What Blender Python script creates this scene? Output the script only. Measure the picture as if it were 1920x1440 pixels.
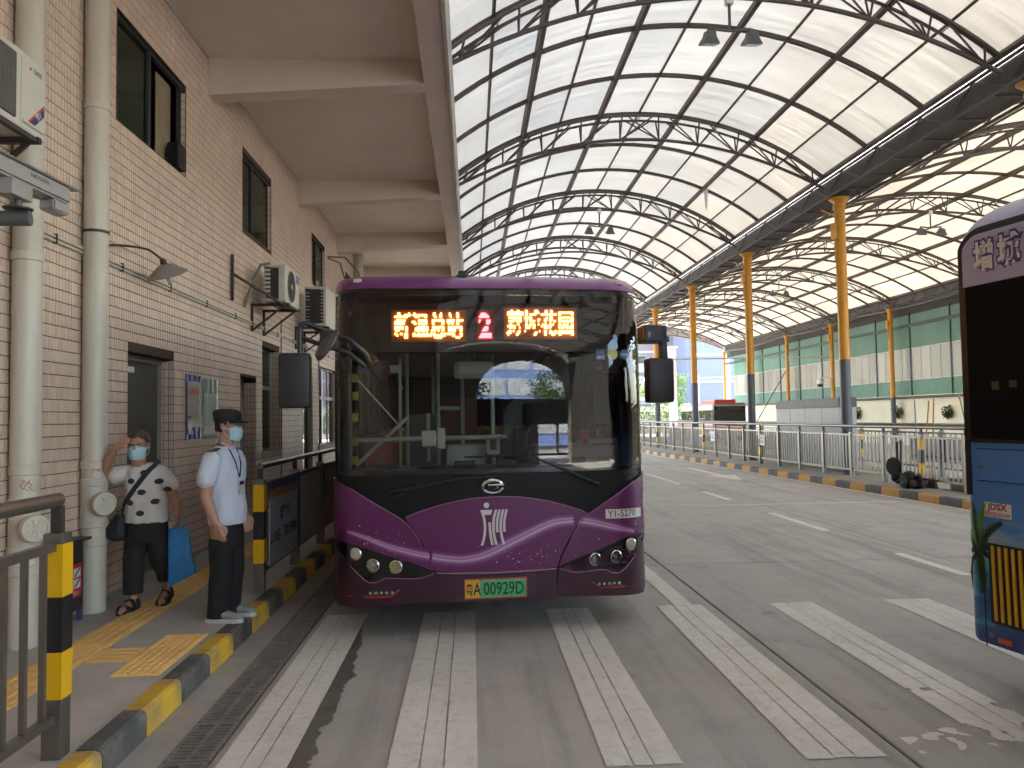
import bpy, bmesh, math, random
import numpy as np
from mathutils import Vector, Matrix, noise as mnoise
from mathutils.bvhtree import BVHTree

random.seed(7)
R = math.radians
PI = math.pi
for _o in list(bpy.data.objects):
    bpy.data.objects.remove(_o)
SC = bpy.context.scene
COL = SC.collection

# ------------------------------------------------------------------ camera
def camera_axes(yaw, pitch, roll):
    fw = Vector((math.sin(yaw) * math.cos(pitch), math.cos(yaw) * math.cos(pitch), math.sin(pitch)))
    rt = Vector((math.cos(yaw), -math.sin(yaw), 0))
    up = rt.cross(fw)
    c, s = math.cos(roll), math.sin(roll)
    return rt * c - up * s, rt * s + up * c, fw
_cd = bpy.data.cameras.new('camera')
CAM = bpy.data.objects.new('camera', _cd)
COL.objects.link(CAM)
_r, _u, _f = camera_axes(R(3.0159), R(2.5003), R(0.85))
CAM.matrix_world = Matrix(((_r.x, _u.x, -_f.x, 0), (_r.y, _u.y, -_f.y, 0), (_r.z, _u.z, -_f.z, 1.7), (0, 0, 0, 1)))
_cd.sensor_fit = 'HORIZONTAL'
_cd.sensor_width = 36
_cd.lens = 27.0
_cd.clip_start = 0.05
_cd.clip_end = 1000
SC.camera = CAM

# ------------------------------------------------------------------ sky, sun, exposure
SUN_EL, SUN_AZ = R(66), R(22)          # azimuth clockwise from +Y
W = bpy.data.worlds.new('World')
SC.world = W
W.use_nodes = True
_n = W.node_tree.nodes
_sky = _n.new('ShaderNodeTexSky')
_sky.sky_type = 'NISHITA'
_sky.sun_disc = False
_sky.sun_elevation = SUN_EL
_sky.sun_rotation = SUN_AZ
_sky.air_density = 1.2
_sky.dust_density = 3.0
_sky.ozone_density = 1.0
_bg = _n['Background']
_bg.inputs['Strength'].default_value = 0.15
W.node_tree.links.new(_sky.outputs[0], _bg.inputs[0])
_ld = bpy.data.lights.new('sun', 'SUN')
_ld.energy = 4.2
_ld.angle = R(0.53)
_ld.color = (1.0, 0.94, 0.84)
SUN = bpy.data.objects.new('sun', _ld)
COL.objects.link(SUN)
_sd = Vector((math.cos(SUN_EL) * math.sin(SUN_AZ), math.cos(SUN_EL) * math.cos(SUN_AZ), math.sin(SUN_EL)))
SUN.rotation_euler = _sd.to_track_quat('Z', 'Y').to_euler()
SUN.location = (30, 30, 60)
VS = SC.view_settings
VS.view_transform = 'Standard'
VS.look = 'None'
VS.gamma = 1.0
VS.use_curve_mapping = False
VS.exposure = 3.85
SC.render.engine = 'CYCLES'
CY = SC.cycles
CY.use_denoising = True
CY.max_bounces = 7
CY.diffuse_bounces = 4
CY.use_adaptive_sampling = True
CY.adaptive_threshold = .025
CY.glossy_bounces = 4
CY.transmission_bounces = 6
CY.transparent_max_bounces = 16
CY.sample_clamp_indirect = 6
CY.caustics_reflective = False
CY.caustics_refractive = False

# ------------------------------------------------------------------ materials
MATS = {}
def mat(name, col, rough=.6, metal=0., var=.1, vs=6., bump=0., bs=60., spec=.5, coat=0., rnd=0.,
        dirt=0., dirtcol=(.05, .045, .04), ds=1.2, dlo=.5, dhi=.75, emit=None, stretch=None):
    if name in MATS:
        return MATS[name]
    m = bpy.data.materials.new(name)
    m.use_nodes = True
    nt = m.node_tree
    N, L = nt.nodes, nt.links
    b = N['Principled BSDF']
    b.inputs['Roughness'].default_value = rough
    b.inputs['Metallic'].default_value = metal
    b.inputs['Specular IOR Level'].default_value = spec
    b.inputs['Coat Weight'].default_value = coat
    b.inputs['Coat Roughness'].default_value = .06
    tc = N.new('ShaderNodeTexCoord')
    vec = tc.outputs['Object']
    if stretch:
        mp = N.new('ShaderNodeMapping')
        mp.inputs['Scale'].default_value = stretch
        L.new(vec, mp.inputs['Vector'])
        vec = mp.outputs[0]
    nz = N.new('ShaderNodeTexNoise')
    nz.inputs['Scale'].default_value = vs
    nz.inputs['Detail'].default_value = 6
    nz.inputs['Roughness'].default_value = .62
    L.new(vec, nz.inputs['Vector'])
    mr = N.new('ShaderNodeMapRange')
    mr.inputs[1].default_value = .25
    mr.inputs[2].default_value = .75
    mr.inputs[3].default_value = 1 - var
    mr.inputs[4].default_value = 1 + var
    L.new(nz.outputs[0], mr.inputs[0])
    val = mr.outputs[0]
    if rnd:
        oi = N.new('ShaderNodeObjectInfo')
        r2 = N.new('ShaderNodeMapRange')
        r2.inputs[3].default_value = 1 - rnd
        r2.inputs[4].default_value = 1 + rnd
        L.new(oi.outputs['Random'], r2.inputs[0])
        mu = N.new('ShaderNodeMath')
        mu.operation = 'MULTIPLY'
        L.new(val, mu.inputs[0])
        L.new(r2.outputs[0], mu.inputs[1])
        val = mu.outputs[0]
    mx = N.new('ShaderNodeVectorMath')
    mx.operation = 'SCALE'
    mx.inputs[0].default_value = col
    L.new(val, mx.inputs['Scale'])
    cout = mx.outputs[0]
    if dirt:
        n2 = N.new('ShaderNodeTexNoise')
        n2.inputs['Scale'].default_value = ds
        n2.inputs['Detail'].default_value = 8
        n2.inputs['Roughness'].default_value = .7
        L.new(vec, n2.inputs['Vector'])
        m2 = N.new('ShaderNodeMapRange')
        m2.inputs[1].default_value = dlo
        m2.inputs[2].default_value = dhi
        m2.inputs[3].default_value = 0
        m2.inputs[4].default_value = dirt
        L.new(n2.outputs[0], m2.inputs[0])
        mm = N.new('ShaderNodeMix')
        mm.data_type = 'RGBA'
        L.new(m2.outputs[0], mm.inputs['Factor'])
        L.new(cout, mm.inputs[6])
        mm.inputs[7].default_value = (*dirtcol, 1)
        cout = mm.outputs[2]
    L.new(cout, b.inputs['Base Color'])
    if bump:
        n3 = N.new('ShaderNodeTexNoise')
        n3.inputs['Scale'].default_value = bs
        n3.inputs['Detail'].default_value = 5
        L.new(vec, n3.inputs['Vector'])
        bp = N.new('ShaderNodeBump')
        bp.inputs['Strength'].default_value = bump
        bp.inputs['Distance'].default_value = .01
        L.new(n3.outputs[0], bp.inputs['Height'])
        L.new(bp.outputs[0], b.inputs['Normal'])
    if emit:
        b.inputs['Emission Color'].default_value = (*emit[0], 1)
        b.inputs['Emission Strength'].default_value = emit[1]
    MATS[name] = m
    return m

def glass_mat(name, tint=(.9, .95, .93), refl=1.45, rough=.0, body=0., bodycol=(.02, .03, .025)):
    """Thin pane: fresnel reflection over a tinted see-through sheet, optionally part opaque."""
    if name in MATS:
        return MATS[name]
    m = bpy.data.materials.new(name)
    m.use_nodes = True
    N, L = m.node_tree.nodes, m.node_tree.links
    N.remove(N['Principled BSDF'])
    out = N['Material Output']
    tr = N.new('ShaderNodeBsdfTransparent')
    tr.inputs[0].default_value = (*tint, 1)
    last = tr.outputs[0]
    if body:
        df = N.new('ShaderNodeBsdfDiffuse')
        df.inputs[0].default_value = (*bodycol, 1)
        m1 = N.new('ShaderNodeMixShader')
        m1.inputs[0].default_value = body
        L.new(last, m1.inputs[1])
        L.new(df.outputs[0], m1.inputs[2])
        last = m1.outputs[0]
    gl = N.new('ShaderNodeBsdfGlossy')
    gl.inputs['Roughness'].default_value = rough
    fr = N.new('ShaderNodeFresnel')
    fr.inputs['IOR'].default_value = refl
    ms = N.new('ShaderNodeMixShader')
    L.new(fr.outputs[0], ms.inputs[0])
    L.new(last, ms.inputs[1])
    L.new(gl.outputs[0], ms.inputs[2])
    L.new(ms.outputs[0], out.inputs[0])
    MATS[name] = m
    return m

def emit_mat(name, col, s):
    return mat(name, (.02, .02, .02), .5, emit=(col, s), var=0)

# ------------------------------------------------------------------ mesh building
class MB:
    def __init__(s):
        s.v = []
        s.f = []
    def add(s, vs, fs):
        o = len(s.v)
        s.v += [tuple(p) for p in vs]
        s.f += [tuple(i + o for i in f) for f in fs]
        return s
    def box(s, x0, x1, y0, y1, z0, z1):
        return s.add([(x0, y0, z0), (x1, y0, z0), (x1, y1, z0), (x0, y1, z0), (x0, y0, z1), (x1, y0, z1), (x1, y1, z1), (x0, y1, z1)],
                     [(0, 3, 2, 1), (4, 5, 6, 7), (0, 1, 5, 4), (1, 2, 6, 5), (2, 3, 7, 6), (3, 0, 4, 7)])
    def bbox(s, x0, x1, y0, y1, z0, z1, b=.01):
        """box with chamfered edges"""
        X, Y, Z = (x0, x1), (y0, y1), (z0, z1)
        bm = bmesh.new()
        bmesh.ops.create_cube(bm, size=1)
        for v in bm.verts:
            v.co = (X[v.co.x > 0], Y[v.co.y > 0], Z[v.co.z > 0])
        bmesh.ops.bevel(bm, geom=bm.edges[:], offset=b, segments=2, affect='EDGES', profile=.6)
        return s.bm(bm)
    def bm(s, bm):
        bm.verts.index_update()
        s.add([v.co[:] for v in bm.verts], [[v.index for v in f.verts] for f in bm.faces])
        bm.free()
        return s
    def bar(s, p, q, w, h=None, up=(0, 0, 1)):
        """rectangular bar from p to q"""
        h = h or w
        p, q = Vector(p), Vector(q)
        d = (q - p).normalized()
        u = Vector(up)
        if abs(d.dot(u)) > .98:
            u = Vector((0, 1, 0))
        sd = d.cross(u).normalized() * (w / 2)
        uu = sd.normalized().cross(d).normalized() * (h / 2)
        vs = [a + b for a in (p, q) for b in (-sd - uu, sd - uu, sd + uu, -sd + uu)]
        return s.add(vs, [(3, 2, 1, 0), (4, 5, 6, 7), (0, 1, 5, 4), (1, 2, 6, 5), (2, 3, 7, 6), (3, 0, 4, 7)])
    def tube(s, path, r, n=8, caps=True):
        path = [Vector(p) for p in path]
        k = len(path)
        rs = r if isinstance(r, (list, tuple)) else [r] * k
        ring = []
        u = None
        vs, fs = [], []
        for i, p in enumerate(path):
            d = (path[min(i + 1, k - 1)] - path[max(i - 1, 0)]).normalized()
            if u is None:
                u = d.orthogonal().normalized()
            u = (u - d * u.dot(d))
            u = u.normalized() if u.length > 1e-6 else d.orthogonal().normalized()
            w = d.cross(u)
            for j in range(n):
                a = 2 * PI * j / n
                vs.append(p + (u * math.cos(a) + w * math.sin(a)) * rs[i])
        for i in range(k - 1):
            for j in range(n):
                a, b = i * n + j, i * n + (j + 1) % n
                fs.append((a, b, b + n, a + n))
        if caps:
            fs.append(tuple(range(n - 1, -1, -1)))
            fs.append(tuple(range((k - 1) * n, k * n)))
        return s.add(vs, fs)
    def lathe(s, prof, o=(0, 0, 0), ax=(0, 0, 1), n=24):
        """profile of (radius, height) about an axis"""
        ax = Vector(ax).normalized()
        u = ax.orthogonal().normalized()
        w = ax.cross(u)
        o = Vector(o)
        vs, fs = [], []
        for r, h in prof:
            for j in range(n):
                a = 2 * PI * j / n
                vs.append(o + ax * h + (u * math.cos(a) + w * math.sin(a)) * max(r, 1e-4))
        for i in range(len(prof) - 1):
            for j in range(n):
                a, b = i * n + j, i * n + (j + 1) % n
                fs.append((a, b, b + n, a + n))
        fs.append(tuple(range(n - 1, -1, -1)))
        fs.append(tuple(range((len(prof) - 1) * n, len(prof) * n)))
        return s.add(vs, fs)
    def prism(s, poly, fn, t0, t1):
        """2D polygon extruded; fn(a, b, t) -> 3D"""
        n = len(poly)
        vs = [fn(a, b, t0) for a, b in poly] + [fn(a, b, t1) for a, b in poly]
        fs = [tuple(range(n)), tuple(range(2 * n - 1, n - 1, -1))]
        fs += [(i, i + n, (i + 1) % n + n, (i + 1) % n) for i in range(n)]
        return s.add(vs, fs)
    def quad(s, a, b, c, d):
        return s.add([a, b, c, d], [(0, 1, 2, 3)])
    def mesh(s, name, m=None, smooth=False):
        me = bpy.data.meshes.new(name)
        me.from_pydata(s.v, [], s.f)
        if smooth:
            bm = bmesh.new()
            bm.from_mesh(me)
            bmesh.ops.recalc_face_normals(bm, faces=bm.faces[:])
            bm.to_mesh(me)
            bm.free()
            me.shade_smooth()
            me.set_sharp_from_angle(angle=R(40))
        else:
            bm = bmesh.new()
            bm.from_mesh(me)
            bmesh.ops.recalc_face_normals(bm, faces=bm.faces[:])
            bm.to_mesh(me)
            bm.free()
        if m:
            me.materials.append(m)
        return me
    def build(s, name, m=None, parent=None, smooth=False, loc=None):
        return obj(name, s.mesh(name, m, smooth), parent, loc)

def obj(name, me, parent=None, loc=None, rz=0):
    o = bpy.data.objects.new(name, me)
    COL.objects.link(o)
    if parent:
        o.parent = parent
    if loc is not None:
        o.location = loc
    if rz:
        o.rotation_euler.z = rz
    return o
def tag(o, label, cat, group=None):
    o['label'] = label
    o['category'] = cat
    if group:
        o['group'] = group
    return o
def thing(name, label, cat, loc=(0, 0, 0), rz=0., group=None):
    o = bpy.data.objects.new(name, None)
    COL.objects.link(o)
    o.location = loc
    o.rotation_euler = (0, 0, rz)
    o.empty_display_size = .2
    return tag(o, label, cat, group)
def struct(o, label=None):
    o['kind'] = 'structure'
    if label:
        o['label'] = label
    return o
def stuff(o):
    o['kind'] = 'stuff'
    return o
def copy_tree(o, parent=None):
    c = o.copy()
    COL.objects.link(c)
    c.parent = parent
    for ch in list(o.children):
        copy_tree(ch, c)
    return c

_TX = {}
def text_mesh(body, size=1., bold=0., extrude=0., align='CENTER', squash=1.):
    c = bpy.data.curves.new('lettering', 'FONT')
    c.body = body
    c.size = size
    c.offset = bold
    c.extrude = extrude
    c.align_x = align
    c.align_y = 'CENTER'
    c.resolution_u = 3
    o = bpy.data.objects.new('lettering', c)
    COL.objects.link(o)
    dg = bpy.context.evaluated_depsgraph_get()
    me = bpy.data.meshes.new_from_object(o.evaluated_get(dg))
    bpy.data.objects.remove(o)
    bpy.data.curves.remove(c)
    if squash != 1:
        for v in me.vertices:
            v.co.x *= squash
    me.materials.clear()
    return me
def text(body, size, m, parent, origin, right, up, bold=0., squash=1., align='CENTER', name='lettering', fit=None):
    """flat lettering; its plane is spanned by right/up"""
    me = text_mesh(body, size, bold, 0, align, squash)
    r, u = Vector(right).normalized(), Vector(up).normalized()
    n = r.cross(u)
    xs = [v.co.x for v in me.vertices]
    ys = [v.co.y for v in me.vertices]
    k = 1.
    if fit:
        k = fit / (max(xs) - min(xs))
    cy = (max(ys) + min(ys)) / 2
    for v in me.vertices:
        v.co = Vector(origin) + r * v.co.x * k + u * (v.co.y - cy)
    me.materials.append(m)
    return obj(name, me, parent)

# shared materials
WHITE = mat('white_paint', (.72, .71, .68), .45, var=.05)
BLACK = mat('black_plastic', (.012, .012, .013), .38, var=.15)
RUBBER = mat('black_rubber', (.015, .015, .015), .8, var=.2, bump=.2)
DARKSTEEL = mat('dark_steel', (.05, .04, .036), .55, .2, var=.2)
STEEL = mat('stainless_steel', (.20, .18, .155), .40, .8, var=.12, vs=9, dirt=.35, dirtcol=(.12, .10, .08), ds=3)
GREYPAINT = mat('grey_paint', (.09, .10, .115), .5, var=.12, dirt=.4, dirtcol=(.16, .15, .13), ds=2)
ORANGEPAINT = mat('orange_paint', (.62, .27, .018), .42, var=.10, vs=3, dirt=.35, dirtcol=(.28, .13, .03), ds=2.5)
YELLOWSTRIPE = mat('yellow_sleeve', (.72, .40, .004), .42, var=.06, vs=4, dirt=.35, dirtcol=(.3, .19, .03), ds=4)
BLACKSTRIPE = mat('black_sleeve', (.012, .012, .012), .4, var=.2)
CONCRETE = mat('concrete_paint', (.40, .35, .30), .85, var=.07, vs=2, dirt=.35, dirtcol=(.28, .23, .19), ds=.8, bump=.15, bs=30)
# ------------------------------------------------------------------ ground, kerbs, pavement
def road_material():
    m = bpy.data.materials.new('road_concrete')
    m.use_nodes = True
    N, L = m.node_tree.nodes, m.node_tree.links
    b = N['Principled BSDF']
    tc = N.new('ShaderNodeNewGeometry')
    pos = tc.outputs['Position']
    def noise(sc, det=6, rough=.6, st=None):
        v = pos
        if st:
            mp = N.new('ShaderNodeMapping')
            mp.inputs['Scale'].default_value = st
            L.new(pos, mp.inputs['Vector'])
            v = mp.outputs[0]
        n = N.new('ShaderNodeTexNoise')
        n.inputs['Scale'].default_value = sc
        n.inputs['Detail'].default_value = det
        n.inputs['Roughness'].default_value = rough
        L.new(v, n.inputs['Vector'])
        return n.outputs[0]
    def ramp(sock, a, bb, lo=0., hi=1.):
        r = N.new('ShaderNodeMapRange')
        r.inputs[1].default_value, r.inputs[2].default_value = a, bb
        r.inputs[3].default_value, r.inputs[4].default_value = lo, hi
        L.new(sock, r.inputs[0])
        return r.outputs[0]
    def mix(f, a, c):
        x = N.new('ShaderNodeMix')
        x.data_type = 'RGBA'
        if hasattr(f, 'links'):
            L.new(f, x.inputs['Factor'])
        else:
            x.inputs['Factor'].default_value = f
        for s, k in ((a, 6), (c, 7)):
            if isinstance(s, tuple):
                x.inputs[k].default_value = (*s, 1)
            else:
                L.new(s, x.inputs[k])
        return x.outputs[2]
    base = mix(ramp(noise(.35, 5), .3, .7), (.36, .338, .312), (.46, .435, .40))
    base = mix(ramp(noise(2.2, 8, .75), .48, .75, 0, .6), base, (.27, .25, .23))
    base = mix(ramp(noise(55, 3, .6), .5, .8, 0, .45), base, (.50, .47, .435))
    base = mix(ramp(noise(120, 2, .6), .55, .8, 0, .5), base, (.08, .075, .07))
    # tyre rubber smears along the lane and dribbles of oil
    base = mix(ramp(noise(1.6, 6, .65, (1.6, .10, 1)), .50, .72, 0, .7), base, (.19, .175, .16))
    base = mix(ramp(noise(1.1, 7, .7), .62, .72, 0, .5), base, (.07, .065, .06))
    base = mix(ramp(noise(.8, 7, .7), .62, .75, 0, .35), base, (.45, .42, .385))
    L.new(base, b.inputs['Base Color'])
    L.new(ramp(noise(1.5, 5), .3, .75, .88, .58), b.inputs['Roughness'])
    bp = N.new('ShaderNodeBump')
    bp.inputs['Strength'].default_value = .35
    bp.inputs['Distance'].default_value = .006
    ad = N.new('ShaderNodeMath')
    ad.operation = 'ADD'
    L.new(noise(90, 4), ad.inputs[0])
    L.new(noise(1, 3, .6, (4, 160, 1)), ad.inputs[1])
    L.new(ad.outputs[0], bp.inputs['Height'])
    L.new(bp.outputs[0], b.inputs['Normal'])
    return m
ROADM = road_material()
JOINT = mat('joint_filler', (.035, .032, .03), .9, var=.3)
g = MB().quad((-300, -300, -.25), (300, -300, -.25), (300, 400, -.25), (-300, 400, -.25)).build('ground', mat('ground_dirt', (.16, .15, .135), .9, dirt=.4))
struct(g)
road = bpy.data.objects.new('road', None)
COL.objects.link(road)
struct(road)
# cast slabs with open joints; joint positions follow the photograph
xs = [-1.334, 2.13, 5.4, 9.6, 13.6, 17.6, 22.5]
ys = [-26, -20, -14, -8, -2.2, 3.28, 8.72, 15.05, 21, 27, 33, 39, 45, 51, 57, 63, 69, 76]
jit = random.Random(3)
MB().quad((-1.334, -26, -.012), (22.6, -26, -.012), (22.6, 76, -.012), (-1.334, 76, -.012)).quad((-1.334, -26, -.24), (-1.334, 76, -.24), (-1.334, 76, -.012), (-1.334, -26, -.012)).quad((22.6, -26, -.012), (80, -26, -.03), (80, 76, -.03), (22.6, 76, -.012)).build('joint_bed', JOINT, road)
for i in range(len(xs) - 1):
    for j in range(len(ys) - 1):
        h = .006
        z = jit.uniform(-.0012, .0012)
        x0, x1, y0, y1 = xs[i] + h, xs[i + 1] - h, ys[j] + h, ys[j + 1] - h
        m_ = MB()
        e = .008
        m_.add([(x0, y0, -.012), (x1, y0, -.012), (x1, y1, -.012), (x0, y1, -.012), (x0, y0, z - .006), (x1, y0, z - .006), (x1, y1, z - .006), (x0, y1, z - .006),
                (x0 + e, y0 + e, z), (x1 - e, y0 + e, z), (x1 - e, y1 - e, z), (x0 + e, y1 - e, z)],
               [(0, 1, 5, 4), (1, 2, 6, 5), (2, 3, 7, 6), (3, 0, 4, 7), (4, 5, 9, 8), (5, 6, 10, 9), (6, 7, 11, 10), (7, 4, 8, 11), (8, 9, 10, 11)])
        m_.build('concrete_slab', ROADM, road)
# narrow strip of gutter concrete between the drain and the kerb, and the drain's own trough
GUT = mat('gutter_concrete', (.40, .37, .33), .9, var=.2, vs=3, dirt=.6, dirtcol=(.07, .065, .06), ds=1.5, bump=.3)
MB().box(-1.80, -1.335, -26, 2.98, -.2, -.003).box(-1.80, -1.576, 2.98, 9.09, -.2, -.002).box(-1.80, -1.335, 9.09, 76, -.2, -.0035).build('gutter_strip', GUT, road)

# --- painted markings
PAINT = None
def paint_material():
    m = bpy.data.materials.new('road_paint')
    m.use_nodes = True
    N, L = m.node_tree.nodes, m.node_tree.links
    b = N['Principled BSDF']
    b.inputs['Roughness'].default_value = .7
    gp = N.new('ShaderNodeNewGeometry').outputs['Position']
    def nz(s, d=6, r=.65, st=(1, 1, 1)):
        mp = N.new('ShaderNodeMapping')
        mp.inputs['Scale'].default_value = st
        L.new(gp, mp.inputs[0])
        n = N.new('ShaderNodeTexNoise')
        n.inputs['Scale'].default_value = s
        n.inputs['Detail'].default_value = d
        n.inputs['Roughness'].default_value = r
        L.new(mp.outputs[0], n.inputs['Vector'])
        return n.outputs[0]
    def mp(s, a, c, lo, hi):
        r = N.new('ShaderNodeMapRange')
        r.inputs[1].default_value, r.inputs[2].default_value, r.inputs[3].default_value, r.inputs[4].default_value = a, c, lo, hi
        L.new(s, r.inputs[0])
        return r.outputs[0]
    def mix(f, a, c):
        x = N.new('ShaderNodeMix')
        x.data_type = 'RGBA'
        L.new(f, x.inputs['Factor'])
        for s, k in ((a, 6), (c, 7)):
            if isinstance(s, tuple):
                x.inputs[k].default_value = (*s, 1)
            else:
                L.new(s, x.inputs[k])
        return x.outputs[2]
    c = mix(mp(nz(1.3), .3, .7, 0, 1), (.74, .71, .65), (.60, .575, .525))
    c = mix(mp(nz(14, 8, .75), .5, .8, 0, .55), c, (.25, .235, .21))
    c = mix(mp(nz(2, 6, .7, (1, .5, 1)), .58, .75, 0, .5), c, (.27, .25, .225))
    c = mix(mp(nz(60, 4, .7), .58, .75, 0, .45), c, (.15, .14, .13))
    L.new(c, b.inputs['Base Color'])
    bp = N.new('ShaderNodeBump')
    bp.inputs['Strength'].default_value = .4
    bp.inputs['Distance'].default_value = .005
    L.new(nz(70), bp.inputs['Height'])
    L.new(bp.outputs[0], b.inputs['Normal'])
    return m
PAINT = paint_material()
rg = random.Random(11)
def ragged(x0, x1, y0, y1, amp=.004, step=.05):
    """outline of a painted strip with slightly ragged edges"""
    pts = []
    n = max(2, int((y1 - y0) / step))
    for i in range(n + 1):
        pts.append((x1 + rg.uniform(-amp, amp), y0 + (y1 - y0) * i / n))
    for i in range(n, -1, -1):
        pts.append((x0 + rg.uniform(-amp, amp), y0 + (y1 - y0) * i / n))
    return pts
def paint_strip(name, x0, x1, y0, y1, lanes=3, z=.0045, holes=None, lead=None):
    """a stripe laid in passes, thin grooves between them"""
    w = (x1 - x0)
    cuts = [x0, x0 + w * .36, x0 + w * .62, x1] if lanes == 3 else [x0, x1]
    root = bpy.data.objects.new(name, None)
    COL.objects.link(root)
    struct(root, lead)
    for a, c in zip(cuts[:-1], cuts[1:]):
        m_ = MB()
        n = max(2, int((y1 - y0) / .06))
        ed = [[(xx + rg.uniform(-.003, .003) * (3 if xx in (x0, x1) else .7), y0 + (y1 - y0) * i / n + (rg.uniform(-.006, .006) if i in (0, n) else 0)) for i in range(n + 1)] for xx in (a + .0035, c - .0035)]
        for i in range(n):
            my = y0 + (y1 - y0) * (i + .5) / n
            if holes and holes((a + c) / 2, my):
                continue
            p = [ed[0][i], ed[1][i], ed[1][i + 1], ed[0][i + 1]]
            m_.add([(q[0], q[1], z) for q in p], [(0, 1, 2, 3)])
        m_.build('paint_strip', PAINT, root)
    return root
for x0, x1, d in [(-1.285, -.925, 'kerb side under the drain grates'), (-.44, .01, 'second from the drain grates'), (.625, 1.01, 'third from the drain grates'),
                  (1.615, 2.03, 'beside the long slab joint'), (3.70, 4.12, 'short one running under the blue bus')]:
    paint_strip('crosswalk_stripe', x0, x1, 3.62 if x0 < 0 else 3.77, 6.85, lead='worn white crosswalk stripe, ' + d)
def worn(x, y):
    v = mnoise.noise((x * 3.0, y * 2.2, 4.)) + .5 * mnoise.noise((x * 9, y * 7, 1.))
    return y < 4.75 and v > -.05 + (y - 3.9) * .55
root = bpy.data.objects.new('crosswalk_stripe', None)
COL.objects.link(root)
struct(root, 'flaking white crosswalk stripe with its near end peeled off')
for k, (a, c) in enumerate([(2.635, 2.78), (2.787, 2.90), (2.907, 3.03)]):
    m_ = MB()
    s = .0125
    ny = int((6.85 - 3.5) / s)
    nx = max(3, int((c - a) / s))
    for i in range(nx):
        for j in range(ny):
            x_, y_ = a + (c - a) * (i + .5) / nx, 3.5 + s * (j + .5)
            if worn(x_, y_):
                continue
            dx = (c - a) / nx
            m_.quad((a + dx * i, 3.5 + s * j, .0045), (a + dx * (i + 1), 3.5 + s * j, .0045), (a + dx * (i + 1), 3.5 + s * (j + 1), .0045), (a + dx * i, 3.5 + s * (j + 1), .0045))
    m_.build('paint_strip', PAINT, root)
# flaked remnants of an older bar across the near end of that stripe
m_ = MB()
for i in range(180):
    for j in range(30):
        x_, y_ = 1.80 + i * .011, 3.78 + j * .011
        v = mnoise.noise((x_ * 3.5, y_ * 8, 9.)) + .6 * mnoise.noise((x_ * 12, y_ * 14, 2.))
        if x_ > 2.2 and v > .10 + abs(j - 15) * .025:
            m_.quad((x_, y_, .003), (x_ + .011, y_, .003), (x_ + .011, y_ + .011, .003), (x_, y_ + .011, .003))
m_2 = MB().quad((1.72, 3.60, .003), (2.0, 3.60, .003), (2.0, 3.70, .003), (1.72, 3.70, .003))
o_ = m_.build('worn_marking', PAINT)
struct(o_, 'flaked patch of old white paint by the blue bus')
for y0, y1 in [(7.75, 9.05), (10.9, 13.0), (15.1, 16.85), (18.8, 22.4), (25.5, 29), (32, 35.5)]:
    paint_strip('lane_dash', 5.02, 5.15, y0, y1, 1, .0045)
paint_strip('lane_line', 1.78, 1.95, 6.86, 13.5, 1, .0045)
paint_strip('edge_line', 9.0, 9.1, -6, 2, 1)
m_ = MB()
n_ = 40
pts = []
for i in range(n_ + 1):
    t = i / n_
    y_ = 12 + 40 * t
    x_ = 8.56 - (y_ - 12) * .0355 - .16
    pts.append((x_, y_))
for (a, b_), (c, d_) in zip(pts[:-1], pts[1:]):
    m_.quad((a, b_, .0045), (a + .11, b_, .0045), (c + .11, d_, .0045), (c, d_, .0045))
struct(m_.build('edge_line', PAINT))
AR = [(6.82, 24.4), (7.02, 24.4), (7.02, 21.2), (7.34, 21.2), (6.92, 19.55), (6.5, 21.2), (6.82, 21.2)]
struct(MB().add([(x, y, .0045) for x, y in AR], [tuple(range(7))]).build('arrow_marking', PAINT), 'white straight arrow painted on the far lane')
struct(MB().add([(x, y, .0045) for x, y in ragged(4.2, 8.2, 14.2, 14.26)], [tuple(range(len(ragged(4.2, 8.2, 14.2, 14.26))))]).build('worn_line', PAINT))
# wet run beside the first stripe
WET = mat('wet_concrete', (.13, .117, .104), .4, var=.3, vs=5)
m_ = MB()
def wet_width(y_):
    w_ = .05 + .14 * max(0, mnoise.noise((y_ * 1.6, 3, 0)) + .25) + .05 * mnoise.noise((y_ * 7, 0, 5)) + .02 * mnoise.noise((y_ * 30, 0, 5)) + .015 * mnoise.noise((y_ * 80, 0, 5))
    return max(.004, w_ * (1.1 if y_ < 5.2 else max(.2, 1.2 - (y_ - 5.2) * .8)))
for i in range(320):
    y_ = 3.5 + i * .01
    m_.quad((-.928, y_, .0022), (-.928 + wet_width(y_), y_, .0022), (-.928 + wet_width(y_ + .01), y_ + .01, .0022), (-.928, y_ + .01, .0022))
struct(m_.build('water_stain', WET), 'dark wet run beside the first crosswalk stripe')

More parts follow.
